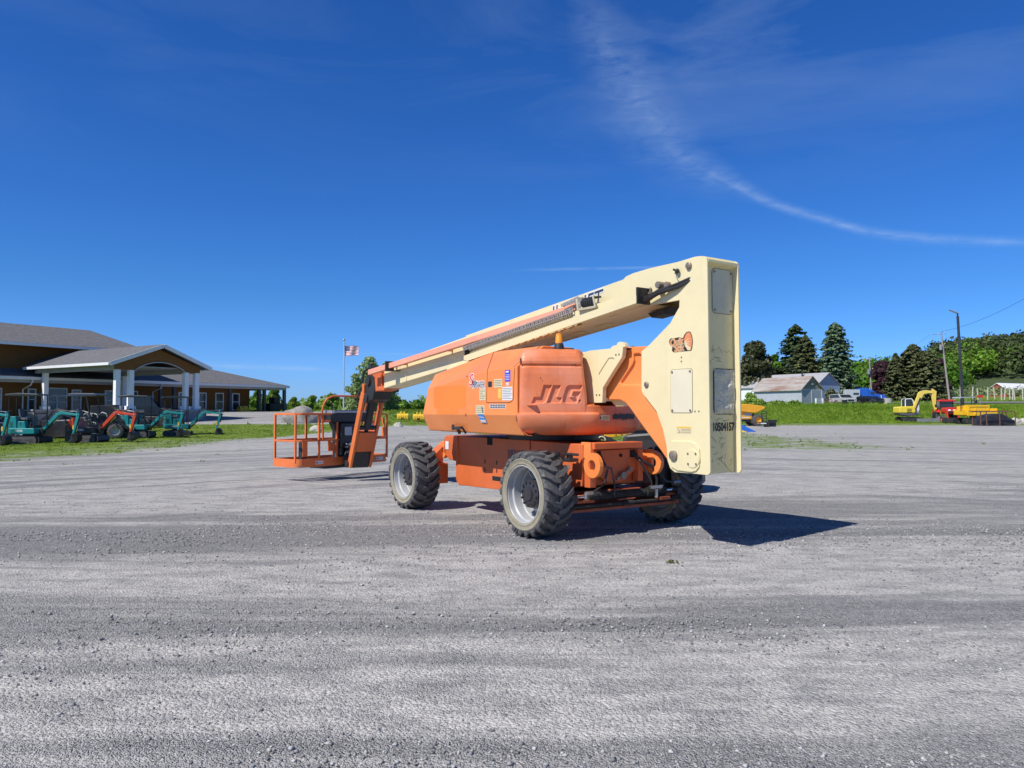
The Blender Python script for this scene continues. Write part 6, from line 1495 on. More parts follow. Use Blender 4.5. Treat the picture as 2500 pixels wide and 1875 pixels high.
# boulders
def rock(name, label, px, py, d, wpx, hpx, mat, seed, group=None, zoff=-.12):
    x, y = at_px(px, d); w_ = wpx / F * d / 2; h_ = hpx / F * d; mb = MB(); mb.ball((0, 0, 0), 1, 30, 22, .28, seed); mb.v = [(a * w_, b * w_ * .8, (c * .86 + .12) * h_ * (1 + .1 * mnoise.noise(Vector((a * 3, b * 3, seed))))) for a, b, c in mb.v]
    o = mb.build(name, mat, smooth=True, auto=60); z_ = zd(py, d); o.location = (x, y, z_); tag(o, label, 'rock', group)
rock('boulder', 'huge grey boulder on the grass seen behind the basket rails', 735, 1033, 52, 88, 42, M['rock'], 3)
rock('rock', 'small pale rounded rock on the grass in front of the boulder', 771, 1053, 44.5, 28, 14, M['palerock'], 5)
rock('rock', 'small jagged whitish rock on the grass near the yellow buckets', 972, 1043, 50, 22, 13, M['palerock'], 9)
rock('rock', 'pale rock at the right edge beside the rusty rack', 2478, 1034, 78, 26, 14, M['palerock'], 12)
rock('rock', 'second pale rock at the very right edge beyond the rusty rack', 2498, 1033, 80, 22, 13, M['palerock'], 15)
# ------------------------------------------------------------------ parked machines
def wheel_obj(par, c, r, wdt, rimm, name='wheel', axis='Y', lug=True):
    mb = MB(); mb.lathe([(r * .55, wdt / 2), (r * .8, wdt / 2 + .01), (r * .97, wdt * .42), (r, 0), (r * .97, -wdt * .42), (r * .8, -wdt / 2 - .01), (r * .55, -wdt / 2)], axis=axis, n=26)
    if lug:
        for k in range(18):
            a = 2 * math.pi * k / 18
            for sg in (1, -1):
                p0 = Vector((math.sin(a) * r * .99, 0, math.cos(a) * r * .99)); a2 = a + .14; p1 = Vector((math.sin(a2) * r * .99, sg * wdt * .45, math.cos(a2) * r * .99))
                if axis == 'X': p0 = Vector((p0.y, p0.x, p0.z)); p1 = Vector((p1.y, p1.x, p1.z))
                mb.bar(p0, p1, .05 * r / .5, .07 * r / .5, up=(p0 + p1))
    o = mb.build(name, M['rubber'], par, smooth=True, weld=False); o.location = c
    mb = MB(); mb.lathe([(r * .56, wdt * .42), (r * .5, wdt * .40), (r * .45, wdt * .15), (r * .2, wdt * .12), (r * .18, wdt * .28), (0, wdt * .28)], axis=axis, n=20)
    mb.lathe([(r * .56, -wdt * .42), (r * .5, -wdt * .40), (r * .45, -wdt * .15), (0, -wdt * .12)], axis=axis, n=20)
    mb.build('rim', rimm, o, smooth=True); return o
def track(par, L, r, wdt, y, mat=None):
    pts = []; n = 10
    for i in range(n + 1): a = math.pi / 2 - math.pi * i / n; pts.append((L / 2 - r + r * math.cos(a), r + r * math.sin(a)))
    for i in range(n + 1): a = -math.pi / 2 - math.pi * i / n; pts.append((-L / 2 + r + r * math.cos(a), r + r * math.sin(a)))
    mb = MB(); mb.prism(pts, y - wdt / 2, y + wdt / 2); per = len(pts)
    for i in range(per):
        a, b = pts[i], pts[(i + 1) % per]; m_ = ((a[0] + b[0]) / 2, (a[1] + b[1]) / 2); l = math.hypot(b[0] - a[0], b[1] - a[1]); k = max(1, int(l / .1))
        for j in range(k):
            q_ = (a[0] + (b[0] - a[0]) * (j + .5) / k, a[1] + (b[1] - a[1]) * (j + .5) / k); mb.box(q_[0] - .018, q_[0] + .018, y - wdt / 2, y + wdt / 2, q_[1] - .03, q_[1] + .03)
    o = mb.build('track', mat or M['rubber'], par, weld=False)
    mb = MB(); sg = 1 if y > 0 else -1
    for s_ in (1, -1):
        yy = y + s_ * (wdt / 2 + .005)
        mb.box(-L / 2 + r * 1.3, L / 2 - r * 1.3, min(yy, yy - s_ * .02), max(yy, yy - s_ * .02), r * .7, r * 1.35)
        for cx in (-L / 2 + r, L / 2 - r): mb.cyl((cx, yy, r), (cx, yy - s_ * .03, r), r * .62, 14)
        for k in range(4): mb.cyl((-L / 2 + r * 1.6 + k * (L - 3.2 * r) / 3, yy, r * .42), (-L / 2 + r * 1.6 + k * (L - 3.2 * r) / 3, yy - s_ * .03, r * .42), r * .3, 8)
    mb.build('track_frame', M['tframe'], o); return o
M['tframe'] = paint('track_frame_black', (.05, .05, .055), .5, .1, .3)
def poly_arm(par, pts, ws, y0, y1, name, mat, bevel=.01):
    """tapered curved beam through pts (x,z) with depths ws"""
    up, dn = [], []
    for i, p in enumerate(pts):
        a = Vector(pts[max(i - 1, 0)]); b = Vector(pts[min(i + 1, len(pts) - 1)]); d = (b - a).normalized(); n = Vector((-d.y, d.x)) * ws[i] / 2
        up.append((p[0] + n.x, p[1] + n.y)); dn.append((p[0] - n.x, p[1] - n.y))
    mb = MB(); mb.prism(up + dn[::-1], y0, y1); return mb.build(name, mat, par, bevel=bevel)
def rod(par, p0, p1, r, y=0):
    mb = MB(); p0, p1 = Vector((p0[0], y, p0[1])), Vector((p1[0], y, p1[1])); m_ = p0.lerp(p1, .62); mb.cyl(p0, m_, r, 10); o = mb.build('cylinder', M['black'], par, smooth=True)
    mb = MB(); mb.cyl(m_, p1, r * .5, 8); mb.build('cylinder_rod', M['chrome'], o, smooth=True)
def bucket(par, x, z, s, flip=1, mat=None):
    pf = [(0, 0), (.10, .03), (.22, -.02), (.28, -.15), (.24, -.30), (.10, -.38), (-.08, -.36), (-.10, -.33), (.05, -.30), (.12, -.2), (.02, -.08)]
    mb = MB(); mb.prism([(x + a * s * flip, z + b * s) for a, b in pf], -.17 * s, .17 * s)
    for k in range(3): yy = (-.14 + .14 * k) * s; mb.bar((x - .05 * s * flip, yy, z - .35 * s), (x - .20 * s * flip, yy, z - .37 * s), .04 * s, .03 * s)
    for sg in (1, -1): mb.prism([(x + a * s * flip, z + b * s) for a, b in ((0, 0), (.22, -.02), (.28, -.15), (.24, -.30), (.10, -.38), (-.08, -.36))], sg * .17 * s, sg * .155 * s)
    return mb.build('bucket', mat or M['black'], par)
def mini_ex(label, px, base_py, d, ang, paintm, lower, letters, roofm, variant=0, group='small excavators parked in a row on the grass', arms=None, yaw_arm=0):
    x, y = at_px(px, d); t = thing('mini_excavator', label, 'excavator', (x, y, zd(base_py, d)), ang, group)
    for sg in (1, -1): track(t, 1.35, .15, .20, sg * .36)
    mb = MB(); mb.box(-.35, .35, -.3, .3, .18, .36); mb.cyl((0, 0, .34), (0, 0, .42), .22, 16); mb.box(.5, .75, -.08, .08, .12, .24); mb.build('undercarriage', M['blackm'], t)
    mb = MB(); mb.prism([(.78, .02), (.84, .10), (.80, .30), (.76, .30), (.80, .10), (.74, .02)], -.46, .46); mb.build('dozer_blade', M['black'], t)
    lo = MB(); lo.prism(rrect(-.62, .58, .42, .68, .06), -.44, .44); b_ = lo.build('body', lower, t, bevel=.03)
    if variant == 0:
        mb = MB(); mb.prism([(-.62, .66), (-.62, 1.16), (-.58, 1.20), (-.30, 1.20), (-.27, 1.12), (-.24, .66)], -.42, .42); mb.prism([(-.24, .66), (-.24, 1.04), (.06, 1.04), (.18, .68)], .18, .42); mb.prism([(-.2, .66), (-.2, .98), (.12, .98), (.18, .66)], -.42, -.2)
        mb.prism([(-.10, 1.08), (.02, 1.2), (.16, 1.2), (.16, 1.08)], .18, .4)
    else:
        mb = MB(); mb.prism([(-.62, .66), (-.60, 1.0), (-.35, 1.06), (-.28, .66)], -.42, .42)
    h_ = mb.build('engine_hood', paintm, t, bevel=.02)
    mb = MB()
    for k in range(6): mb.box(-.632, -.62, -.28 + .0, -.02, .74 + k * .05, .76 + k * .05)
    for k in range(6): mb.box(-.632, -.62, .05, .3, .74 + k * .05, .76 + k * .05)
    for k in range(5): mb.box(-.56, -.40, .421, .425, .74 + k * .05, .76 + k * .05); mb.box(-.56, -.40, -.425, -.421, .74 + k * .05, .76 + k * .05); mb.box(-.5, -.2, -.445, -.441, .46 + k * .035, .47 + k * .035)
    mb.build('grille', M['darkhole'], h_)
    mb = MB(); mb.box(-.635, -.632, -.1, .1, 1.02, 1.12); mb.build('sticker', M['labely'], h_)
    if letters:
        text('lettering', letters, .12, M['white_sheet'], b_, Matrix(((1, 0, 0, -.10), (0, 0, -1, -.442), (0, 1, 0, .56), (0, 0, 0, 1))), .002, sx=1.1, offset=.003)
        mb = MB(); mb.prism([(-.08, .78), (-.04, .78), (-.03, .94), (-.07, .94)], -.425, -.421); mb.build('emblem', M['slate'], h_)
    mb = MB(); mb.prism(rrect(-.30, .06, 1.02, 1.14, .04), -.16, .16); mb.bar((-.27, 0, 1.12), (-.36, 0, 1.52), .32, .09, up=(1, 0, 0)); mb.build('seat', paint('seat_grey', (.09, .095, .11), .6, .1, .1), t, bevel=.03)
    mb = MB()
    for sg in (1, -1): mb.tube([(.30, sg * .13, .7), (.30, sg * .13, 1.1), (.24, sg * .13, 1.34)], .014, 6); mb.bar((.30, sg * .3, .7), (.34, sg * .3, .95), .05, .05)
    mb.box(.22, .40, -.3, .3, .68, .80); mb.build('control_lever', M['black'], t)
    cp = MB(); zc = 2.16
    if variant == 0:
        cp.prism([(-.78, zc - .05), (-.76, zc + .02), (-.2, zc + .07), (.72, zc + .02), (.74, zc - .03)], -.48, .48)
    else: cp.prism([(-.66, zc - .08), (-.58, zc + .03), (-.3, zc + .06), (.6, zc + .05), (.72, zc - .0), (.68, zc - .05)], -.46, .46)
    can = cp.build('canopy', roofm, t, bevel=.015)
    mb = MB()
    for sg in (1, -1):
        if variant == 0:
            mb.tube([(.56, sg * .42, .66), (.56, sg * .42, 2.12)], .025, 6); mb.tube([(-.62, sg * .40, 1.1), (-.62, sg * .40, 2.12)], .012, 6); mb.tube([(-.28, sg * .40, 1.1), (-.28, sg * .40, 2.12)], .012, 6); mb.tube([(.56, sg * .42, 1.34), (.3, sg * .42, 1.34)], .016, 6)
        else:
            mb.tube([(.46, sg * .42, .66), (.38, sg * .42, 1.3), (.24, sg * .42, 2.1)], .028, 6); mb.tube([(-.48, sg * .42, 1.0), (-.74, sg * .42, 1.7), (-.6, sg * .42, 2.12)], .02, 6); mb.tube([(-.3, sg * .42, 1.9), (-.35, sg * .4, 1.6), (-.48, sg * .42, 1.0)], .014, 6)
    mb.box(.52, .58, -.42, .42, 1.30, 1.34) if variant == 0 else None
    mb.build('canopy_post', M['black'], t)
    P = arms or [(.62, .52), (1.02, .95), (1.34, 1.28), (1.62, 1.34), (2.26, 1.26), (2.07, .40)]
    ar = bpy.data.objects.new('boom_arm', None); col.objects.link(ar); ar.parent = t; ar.rotation_euler.z = yaw_arm; ar.location = (.0, 0, 0)
    mb = MB(); mb.box(.50, .72, -.10, .10, .38, .66); mb.build('swing_post', M['black'], ar)
    bo = poly_arm(ar, [P[0], ((P[0][0] + P[1][0]) / 2, (P[0][1] + P[1][1]) / 2), P[1], P[2], ((P[2][0] + P[3][0]) / 2 + .02, (P[2][1] + P[3][1]) / 2 + .05), P[3], P[4]], [.09, .12, .14, .16, .15, .12, .09], -.06, .06, 'boom', paintm)
    e = P[4]; st = (e[0] - .02, e[1] + .14)
    sk_ = poly_arm(ar, [st, (e[0] + .03, e[1] + .02), (e[0] * .5 + P[5][0] * .5 + .02, e[1] * .5 + P[5][1] * .5), P[5]], [.10, .14, .12, .08], -.05, .05, 'stick', paintm)
    mb = MB(); mb.box(P[5][0] - .01, P[5][0] + .05, -.058, -.0555, .62, .80); mb.build('sticker', M['labely'], sk_)
    rod(ar, (P[2][0] - .02, P[2][1] + .15), (st[0], st[1] + .02), .035); rod(ar, (.74, .50), (P[2][0] + .02, P[2][1] - .16), .035); rod(ar, (e[0] + .12, e[1] - .02), (P[5][0] + .13, P[5][1] + .1), .03)
    mb = MB(); mb.tube([(P[1][0], .03, P[1][1] + .12), (P[2][0] - .12, .03, P[2][1] + .20), (P[2][0] + .05, .03, P[2][1] + .22), (P[3][0], .03, P[3][1] + .12)], .012, 5); mb.tube([(P[1][0], -.03, P[1][1] + .12), (P[2][0] - .18, -.03, P[2][1] + .22), (P[2][0] + .0, -.03, P[2][1] + .26), (P[3][0], -.03, P[3][1] + .12)], .012, 5); mb.tube([(P[0][0] + .1, .05, P[0][1] + .12), (P[1][0] + .03, .06, P[1][1] + .02), (P[2][0] - .02, .06, P[2][1] - .1), (P[3][0], .06, P[3][1] - .08), (e[0] - .08, .05, e[1] + .02)], .014, 5); mb.tube([(e[0] - .1, .06, e[1] + .14), (e[0] + .16, .06, e[1] + .2), (e[0] + .14, .06, e[1] - .05)], .014, 5); mb.build('hose', M['black'], ar)
    mb = MB(); [mb.cyl((q_[0], -.075, q_[1]), (q_[0], .075, q_[1]), .032, 8) for q_ in (P[0], P[2], (e[0], e[1]), P[5], st)]; mb.build('pivot_pin', M['steel'], ar)
    bucket(ar, P[5][0] + .02, P[5][1] + .02, 1.05, 1); return t
tealroof = paint('canopy_grey', (.035, .04, .05), .35, .05, .1)
mini_ex('teal small excavator mostly outside the left edge with only its arm and bucket in view', -104, 1088, 31.2, R(-6), M['teal'], M['teal'], 'H15R', tealroof)
mini_ex('teal small excavator with a canopy, nearest and leftmost whole one of the row', 71, 1082, 33.4, R(-3), M['teal'], M['teal'], 'H15R', tealroof)
mini_ex('dark grey small excavator with a red-orange boom beside the teal ones', 212, 1079, 34.2, R(-2), M['redor'], paint('dark_body', (.03, .033, .04), .35, .08, .1), 'MX15RX', paint('canopy_blue', (.05, .06, .10), .3, .05, .1), variant=1, arms=[(.62, .52), (.95, .9), (1.34, 1.32), (1.62, 1.32), (2.24, 1.24), (2.05, .45)])
mini_ex('teal small excavator whose engine cover is crossed by the red-orange arm', 335, 1068, 39.4, R(4), M['teal'], M['teal'], 'H15R', tealroof, yaw_arm=R(4))
mini_ex('teal small excavator furthest right in the row, turned to show its slotted rear cover', 432, 1065, 41.5, R(28), M['teal'], M['teal'], 'H15R', tealroof, yaw_arm=R(-14))
# pickup under the gable and dark machines behind the row
def car(name, label, cat, px, py, d, ang, L, Wd, H, bodym, kind='suv', scale=1):
    x, y = at_px(px, d); t = thing(name, label, cat, (x, y, zd(py, d)), ang)
    if kind == 'pickup': prof_ = [(-L / 2, .45), (-L / 2, 1.05), (-L * .12, 1.08), (-L * .08, H), (L * .12, H), (L * .22, 1.12), (L * .46, 1.0), (L / 2, .85), (L / 2, .4)]; cab = [(-L * .10, 1.1), (-L * .065, H - .07), (L * .105, H - .07), (L * .19, 1.12)]
    else: prof_ = [(-L / 2, .35), (-L / 2, .95), (-L * .46, H - .08), (-L * .38, H), (L * .10, H), (L * .24, 1.08), (L * .46, .95), (L / 2, .75), (L / 2, .35)]; cab = [(-L * .44, 1.02), (-L * .41, H - .10), (L * .09, H - .08), (L * .20, 1.06)]
    mb = MB(); mb.prism(prof_, -Wd / 2, Wd / 2); b = mb.build('body', bodym, t, bevel=.08, seg=3)
    mb = MB(); mb.prism(cab, -Wd / 2 - .01, -Wd / 2 + .02); mb.prism(cab, Wd / 2 - .02, Wd / 2 + .01); mb.build('side_window', M['glass'], b)
    wx = L * .24 if kind == 'pickup' else L * .24; mb = MB(); mb.add([(L * .12 if kind == 'pickup' else L * .115, -Wd * .42, H - .08), (L * .12 if kind == 'pickup' else L * .115, Wd * .42, H - .08), (wx + .0, Wd * .46, 1.14), (wx + .0, -Wd * .46, 1.14)], [(0, 1, 2, 3)]); mb.v = [(a + .03, b_, c) for a, b_, c in mb.v]; mb.build('windscreen', M['glass'], b)
    for sx in (-L * .3, L * .32):
        for sg in (1, -1): wheel_obj(t, (sx, sg * (Wd / 2 - .12), .36), .36, .24, M['grey'], lug=False)
    for sg in (1, -1): mb = MB(); mb.ball((L / 2 - .02, sg * Wd * .36, .72), .11, 8, 6, sq=(.4, 1, .8)); mb.build('headlight', M['chrome'], b)
    mb = MB(); mb.box(L / 2 - .02, L / 2 + .02, -Wd * .25, Wd * .25, .5, .78); mb.build('grille', M['blackm'], b)
    return t
dkp = paint('car_black', (.012, .013, .018), .15, .05, 0, spec=.8)
car('pickup_truck', 'black pickup truck parked under the entrance gable', 'pickup', 338, 1030, 55, R(35), 5.6, 1.95, 1.9, dkp, 'pickup')
x, y = at_px(300, 43); t = thing('tractor', 'dark compact tractor with big tyres behind the red-armed excavator', 'tractor', (x, y, hz(x, y)), R(60))
for sg in (1, -1): wheel_obj(t, (-.6, sg * .65, .62), .62, .38, M['yellow']); wheel_obj(t, (.9, sg * .55, .38), .38, .25, M['yellow'])
mb = MB(); mb.prism([(.0, .6), (.0, 1.25), (1.2, 1.15), (1.3, .6)], -.3, .3); mb.box(-1.0, .2, -.35, .35, .55, .95); mb.build('body', M['blackm'], t, bevel=.05); mb = MB(); mb.box(-.7, -.3, -.25, .25, .95, 1.1); mb.box(-.8, -.7, -.25, .25, 1.0, 1.5); mb.build('seat', M['black'], t); mb = MB(); mb.tube([(-.2, 0, 1.2), (.0, 0, 1.35)], .02, 6); mb.tube([(-.2 + .02 * 0, .18 * math.cos(a), 1.4 + .18 * math.sin(a)) for a in np.linspace(0, 6.283, 13)], .015, 5); mb.build('steering_wheel', M['black'], t)
x, y = at_px(262, 39); t = thing('skid_loader', 'black skid loader parked behind the dark excavator', 'loader', (x, y, hz(x, y)), R(20))
for sx in (-.5, .5):
    for sg in (1, -1): wheel_obj(t, (sx, sg * .6, .38), .38, .28, M['grey'])
mb = MB(); mb.box(-.9, .8, -.45, .45, .35, .95); mb.prism([(-.7, .9), (-.7, 1.7), (.5, 1.75), (.6, .9)], -.42, .42); mb.build('body', M['blackm'], t, bevel=.04)
for sg in (1, -1): poly_arm(t, [(-.8, 1.3), (.2, 1.2), (1.1, .5), (1.3, .25)], [.14, .16, .14, .1], sg * .5 - .05, sg * .5 + .05, 'lift_arm', M['black'])
mb = MB(); mb.prism([(1.2, .05), (1.25, .6), (1.35, .6), (1.4, .12), (1.95, .05)], -.75, .75); mb.build('bucket', M['blackm'], t)
x, y = at_px(130, 38); t = thing('engine_hoist', 'jumble of dark frames and grey handles behind the leftmost excavators', 'equipment', (x, y, hz(x, y)), 0)
jr = random.Random(5); mb = MB()
for k in range(22): p = Vector((jr.uniform(-1.6, 3.4), jr.uniform(0, 1.6), jr.uniform(.1, 1.2))); mb.bar(p, p + Vector((jr.uniform(-.7, .7), jr.uniform(-.3, .3), jr.uniform(-.5, .5))), .06, .06)
mb.box(-1.2, .4, .4, 1.4, .1, .9); mb.box(1.2, 2.4, .4, 1.4, .1, .8); mb.build('frame', M['blackm'], t)
mb = MB()
for k in range(9): p = Vector((jr.uniform(.6, 3.0), jr.uniform(-.1, .3), jr.uniform(.7, 1.4))); mb.tube([p, p + Vector((.15, 0, .12)), p + Vector((.35, 0, .05)), p + Vector((.4, 0, -.1))], .03, 5)
mb.build('handle', M['grey'], t)
for px, d, w_, h_, lab in ((20, 37, 2.6, 1.1, 'low black steel attachments stacked behind the leftmost teal excavator'), (175, 40, 2.2, 1.2, 'black mower deck and frames between the first teal excavator and the dark one'), (385, 47, 2.4, 1.0, 'black implements parked behind the boom of the third teal excavator')):
    x, y = at_px(px, d); t = thing('implement', lab, 'implement', (x, y, hz(x, y)), 0); jr = random.Random(px); mb = MB()
    mb.prism([(-w_ / 2, .1), (-w_ / 2, h_ * .5), (-w_ * .3, h_ * .75), (w_ * .1, h_ * .7), (w_ * .2, h_), (w_ * .45, h_ * .6), (w_ / 2, .1)], 0, .8); b_ = mb.build('deck', M['blackm'], t, bevel=.03); mb = MB()
    for k in range(8): p = Vector((jr.uniform(-w_ / 2, w_ / 2), -.1, jr.uniform(.2, h_))); mb.bar(p, p + Vector((jr.uniform(-.6, .6), 0, jr.uniform(-.3, .5))), .06, .06)
    mb.build('frame', M['black'], t); wheel_obj(t, (-w_ * .3, -.12, .3), .3, .2, M['grey'], lug=False); wheel_obj(t, (w_ * .3, -.12, .3), .3, .2, M['grey'], lug=False)
# things on the porch
for px, lab, mt in ((590, 'yellow snow blower on the porch beside the last window', 'yellow'), (600, 'second yellow machine on the porch near the wall end', 'yellow')):
    x = BL.x; t_ = t_of(px, 1.4); P_ = BL + gv * t_ + Vector((-gv.y, gv.x, 0)) * 1.4; t = thing('yard_machine', lab, 'machine', (P_.x, P_.y, 1.02), math.atan2(gv.y, gv.x))
    mb = MB(); mb.box(-.35, .35, -.3, .3, .15, .65); mb.prism([(-.35, .6), (.2, .6), (.1, .85), (-.3, .85)], -.2, .2); mb.build('body', M[mt], t, bevel=.04); mb = MB(); mb.tube([(-.3, .2, .6), (-.8, .2, 1.0)], .03, 6); mb.tube([(-.3, -.2, .6), (-.8, -.2, 1.0)], .03, 6); mb.build('handlebar', M['black'], t); wheel_obj(t, (.0, .36, .18), .18, .12, M['grey'], lug=False); wheel_obj(t, (.0, -.36, .18), .18, .12, M['grey'], lug=False)
x, y = at_px(674, 76); t = thing('implement', 'black farm implement with a round hoop under the porch end', 'implement', (x, y, 1.05), R(60)); mb = MB(); mb.box(-1.2, 1.0, -.5, .5, .3, 1.1); mb.box(-.6, .2, -.4, .4, 1.1, 1.7); mb.build('body', M['blackm'], t, bevel=.05); mb = MB(); mb.tube([(.8 * math.cos(a), 0, 1.1 + .9 * math.sin(a)) for a in np.linspace(0, 6.283, 19)], .05, 6); mb.build('hoop', M['black'], t)
# yellow buckets on the grass
for px, py, wpx, lab in ((983, 1031, 27, 'yellow digger bucket lying on the grass, left of the pair beside the hood'), (1022, 1032, 27, 'yellow digger bucket close to the hood, right of the pair')):
    d = 57; x, y = at_px(px, d); s = wpx / F * d; t = thing('digger_bucket', lab, 'bucket', (x, y, zd(py, d)), R(8), 'yellow digger buckets')
    n_ = 9; pr_ = [(.5 * math.cos(a), .38 + .40 * math.sin(a)) for a in np.linspace(R(-110), R(110), n_)]
    mb = MB(); mb.prism([(a * s, b * s) for a, b in pr_], 0, .0)
    vs = []; fs = []
    for yy, k in ((-.5, 1), (.5, 1)):
        for a in np.linspace(R(-60), R(150), 10): vs.append((yy * s, -.42 * s * math.sin(a) * 1.0 + .1, .42 * s - .42 * s * math.cos(a)))
    for i in range(9): fs.append((i, i + 1, 11 + i, 10 + i))
    mb = MB(); mb.add(vs, fs); mb.add([v for v in vs[:10]], [tuple(range(10))]); mb.add([v for v in vs[10:]], [tuple(range(10))])
    for k in range(5): xx = (-.4 + .2 * k) * s; mb.bar((xx, -.44 * s, .30 * s), (xx, -.30 * s, .74 * s), .03, .03)
    b_ = mb.build('shell', M['yellow'], t); mb = MB()
    for sg in (-.15, .15): mb.prism([(-.2 * s, .75 * s), (.1 * s, .98 * s), (.2 * s, .7 * s)], sg * s - .03, sg * s + .03, axis='X')
    mb.build('ear', M['yellow'], t); mb = MB(); mb.box(-.14 * s, .1 * s, -.36 * s - .12, -.36 * s - .08, .22 * s, .42 * s); mb.build('stencil', M['black'], t)
# yellow attachments glimpsed under the lift
for px, py, d, w_, lab, sh in ((1375, 1079, 37, 1.2, 'yellow steel plough frame seen through the gap under the engine cover', 0), (1435, 1080, 36, 1.1, 'yellow bracketed attachment with grey fittings under the tail of the lift', 0), (1510, 1073, 40, 1.7, 'yellow-orange plough blade lying on the grass beyond the lift', 1), (1568, 1070, 41, .8, 'upright yellow bolted plate left of the mast foot', 2)):
    x, y = at_px(px, d); t = thing('attachment', lab, 'attachment', (x, y, 0), 0, 'yellow attachments behind the lift')
    mb = MB()
    if sh == 0: mb.prism([(-w_ / 2, 0), (-w_ / 2, .26), (-w_ * .2, .40), (w_ * .15, .40), (w_ * .4, .24), (w_ / 2, .05)], -.1, .1)
    elif sh == 1: mb.prism([(-w_ / 2, .05), (-w_ * .3, .40), (w_ * .5, .42), (w_ * .45, .22), (-w_ * .2, .02)], -.05, .15)
    else: mb.prism([(-.35, 0), (-.1, .75), (.4, .8), (.4, 0)], -.05, .05)
    mb.build('plate', M['yellow'] if sh != 1 else M['oyellow'], t, bevel=.02)
    mb = MB(); [mb.cyl((-.2 + .3 * k, -.14, .2 + .05 * k), (-.2 + .3 * k, -.05, .2 + .05 * k), .04, 8) for k in range(2)]; mb.build('bolt', M['labelc'], t)
x, y = at_px(1492, 31.5); t = thing('tine_frame', 'dark curved tine frame with a pale hook under the tail of the lift', 'implement', (x, y, 0)); mb = MB(); mb.prism([(-.9, .42), (-.5, .46), (.0, .30), (.55, .0), (.2, .0), (-.4, .25)], -.05, .05); mb.build('frame', M['blackm'], t); mb = MB(); mb.tube([(-.42 + .16 * math.cos(a), -.1, .2 + .16 * math.sin(a)) for a in np.linspace(0, 3.6, 12)], .03, 6); mb.build('hook', M['labelc'], t)
# black moulded machine beyond the right rear wheel
x, y = at_px(1572, 13.4); t = thing('machine_hood', 'black moulded machine hood with a white sticker behind the right rear wheel', 'machine', (x, y, 0), R(-20))
mb = MB(); mb.prism([(-.42, .12), (-.40, .92), (-.34, 1.02), (.35, 1.08), (.70, .90), (.95, .60), (.98, .12)], -.0, .9); h_ = mb.build('hood', M['black'], t, bevel=.05); mb = MB(); mb.prism([(-.30, .55), (-.28, .90), (.2, .93), (.5, .75), (.75, .45), (.6, .30)], -.012, -.002); mb.build('side_panel', paint('panel_black', (.03, .03, .035), .5, .1, .1), h_)
mb = MB(); mb.box(-.33, -.24, -.006, -.001, .66, .84); mb.build('sticker', M['label'], h_)
for sx in (0, .7): wheel_obj(t, (sx, .45, .22), .22, .8, M['grey'], lug=False)

# right side: blue blade, site dumper, stairs and trailer
x, y = at_px(1826, 51); t = thing('plough_blade', 'bright blue plough blade with a yellow end lying on the gravel right of the mast', 'blade', (x, y, 0), R(-15)); mb = MB(); mb.prism([(-.9, .50), (-.5, .52), (.45, .05), (.50, .0), (.1, .0), (-.6, .12)], -.1, .35); mb.build('blade', M['blue'], t, bevel=.02); mb = MB(); mb.prism([(-.9, .0), (-.75, .24), (-.1, .0)], -.35, -.15); mb.build('end_plate', M['yellow'], t)
x, y = at_px(1803, 70); t = thing('site_dumper', 'orange-yellow site dumper with a tipping skip half hidden by the mast', 'dumper', (x, y, 0), R(4))
mb = MB(); mb.prism([(-1.3, 1.95), (-1.3, 1.50), (1.3, 1.20), (2.2, 1.62), (2.25, 1.78), (1.6, 1.92), (.5, 2.05)], -.8, .8); mb.build('skip', M['oyellow'], t, bevel=.05)
mb = MB(); mb.box(-1.6, 1.05, -.6, .6, .62, 1.45); mb.build('body', M['oyellow'], t, bevel=.05); mb = MB(); mb.box(.3, .95, -.61, -.6, .95, 1.2); mb.build('panel', M['grey'], t); mb = MB(); mb.box(-.4, .8, -.62, -.6, .75, .82); mb.build('stripe', M['white'], t)
mb = MB(); mb.box(-1.0, 1.2, -.5, .5, .4, .65); mb.build('chassis', M['blackm'], t); mb = MB(); mb.tube([(.9, -.55, 1.2), (.8, -.55, 1.7)], .03, 6); mb.cyl((1.1, -.6, .9), (1.3, -.6, 1.5), .05, 8); mb.build('cylinder', M['black'], t)
for sx in (-1.1, 1.5):
    for sg in (1, -1): wheel_obj(t, (sx, sg * .72, .54), .54, .4, M['oyellow'])
x, y = at_px(1865, 66); t = thing('steps', 'black steel steps standing on a low black trailer', 'steps', (x, y, .42)); mb = MB()
for sx in (-.2, .2): mb.box(sx - .025, sx + .025, -.03, .03, 0, 1.0)
for k in range(5): mb.box(-.2, .2, -.06, .06, .08 + k * .21, .13 + k * .21)
mb.build('ladder', M['black'], t)
x, y = at_px(1871, 66); t = thing('trailer', 'low black flat trailer with a box right of the dumper wheel', 'trailer', (x, y, 0)); mb = MB(); mb.box(-.9, .6, -.5, .5, .36, .44); mb.box(-.1, .1, -.5, .5, .0, .36); mb.build('deck', M['blackm'], t); mb = MB(); mb.box(.25, .72, -.3, .3, .04, .45); mb.box(.2, .8, -.35, .35, .42, .62); mb.build('box', M['black'], t); mb = MB(); mb.box(-.7, -.2, -.52, -.5, .28, .36); mb.build('plate', M['white'], t)
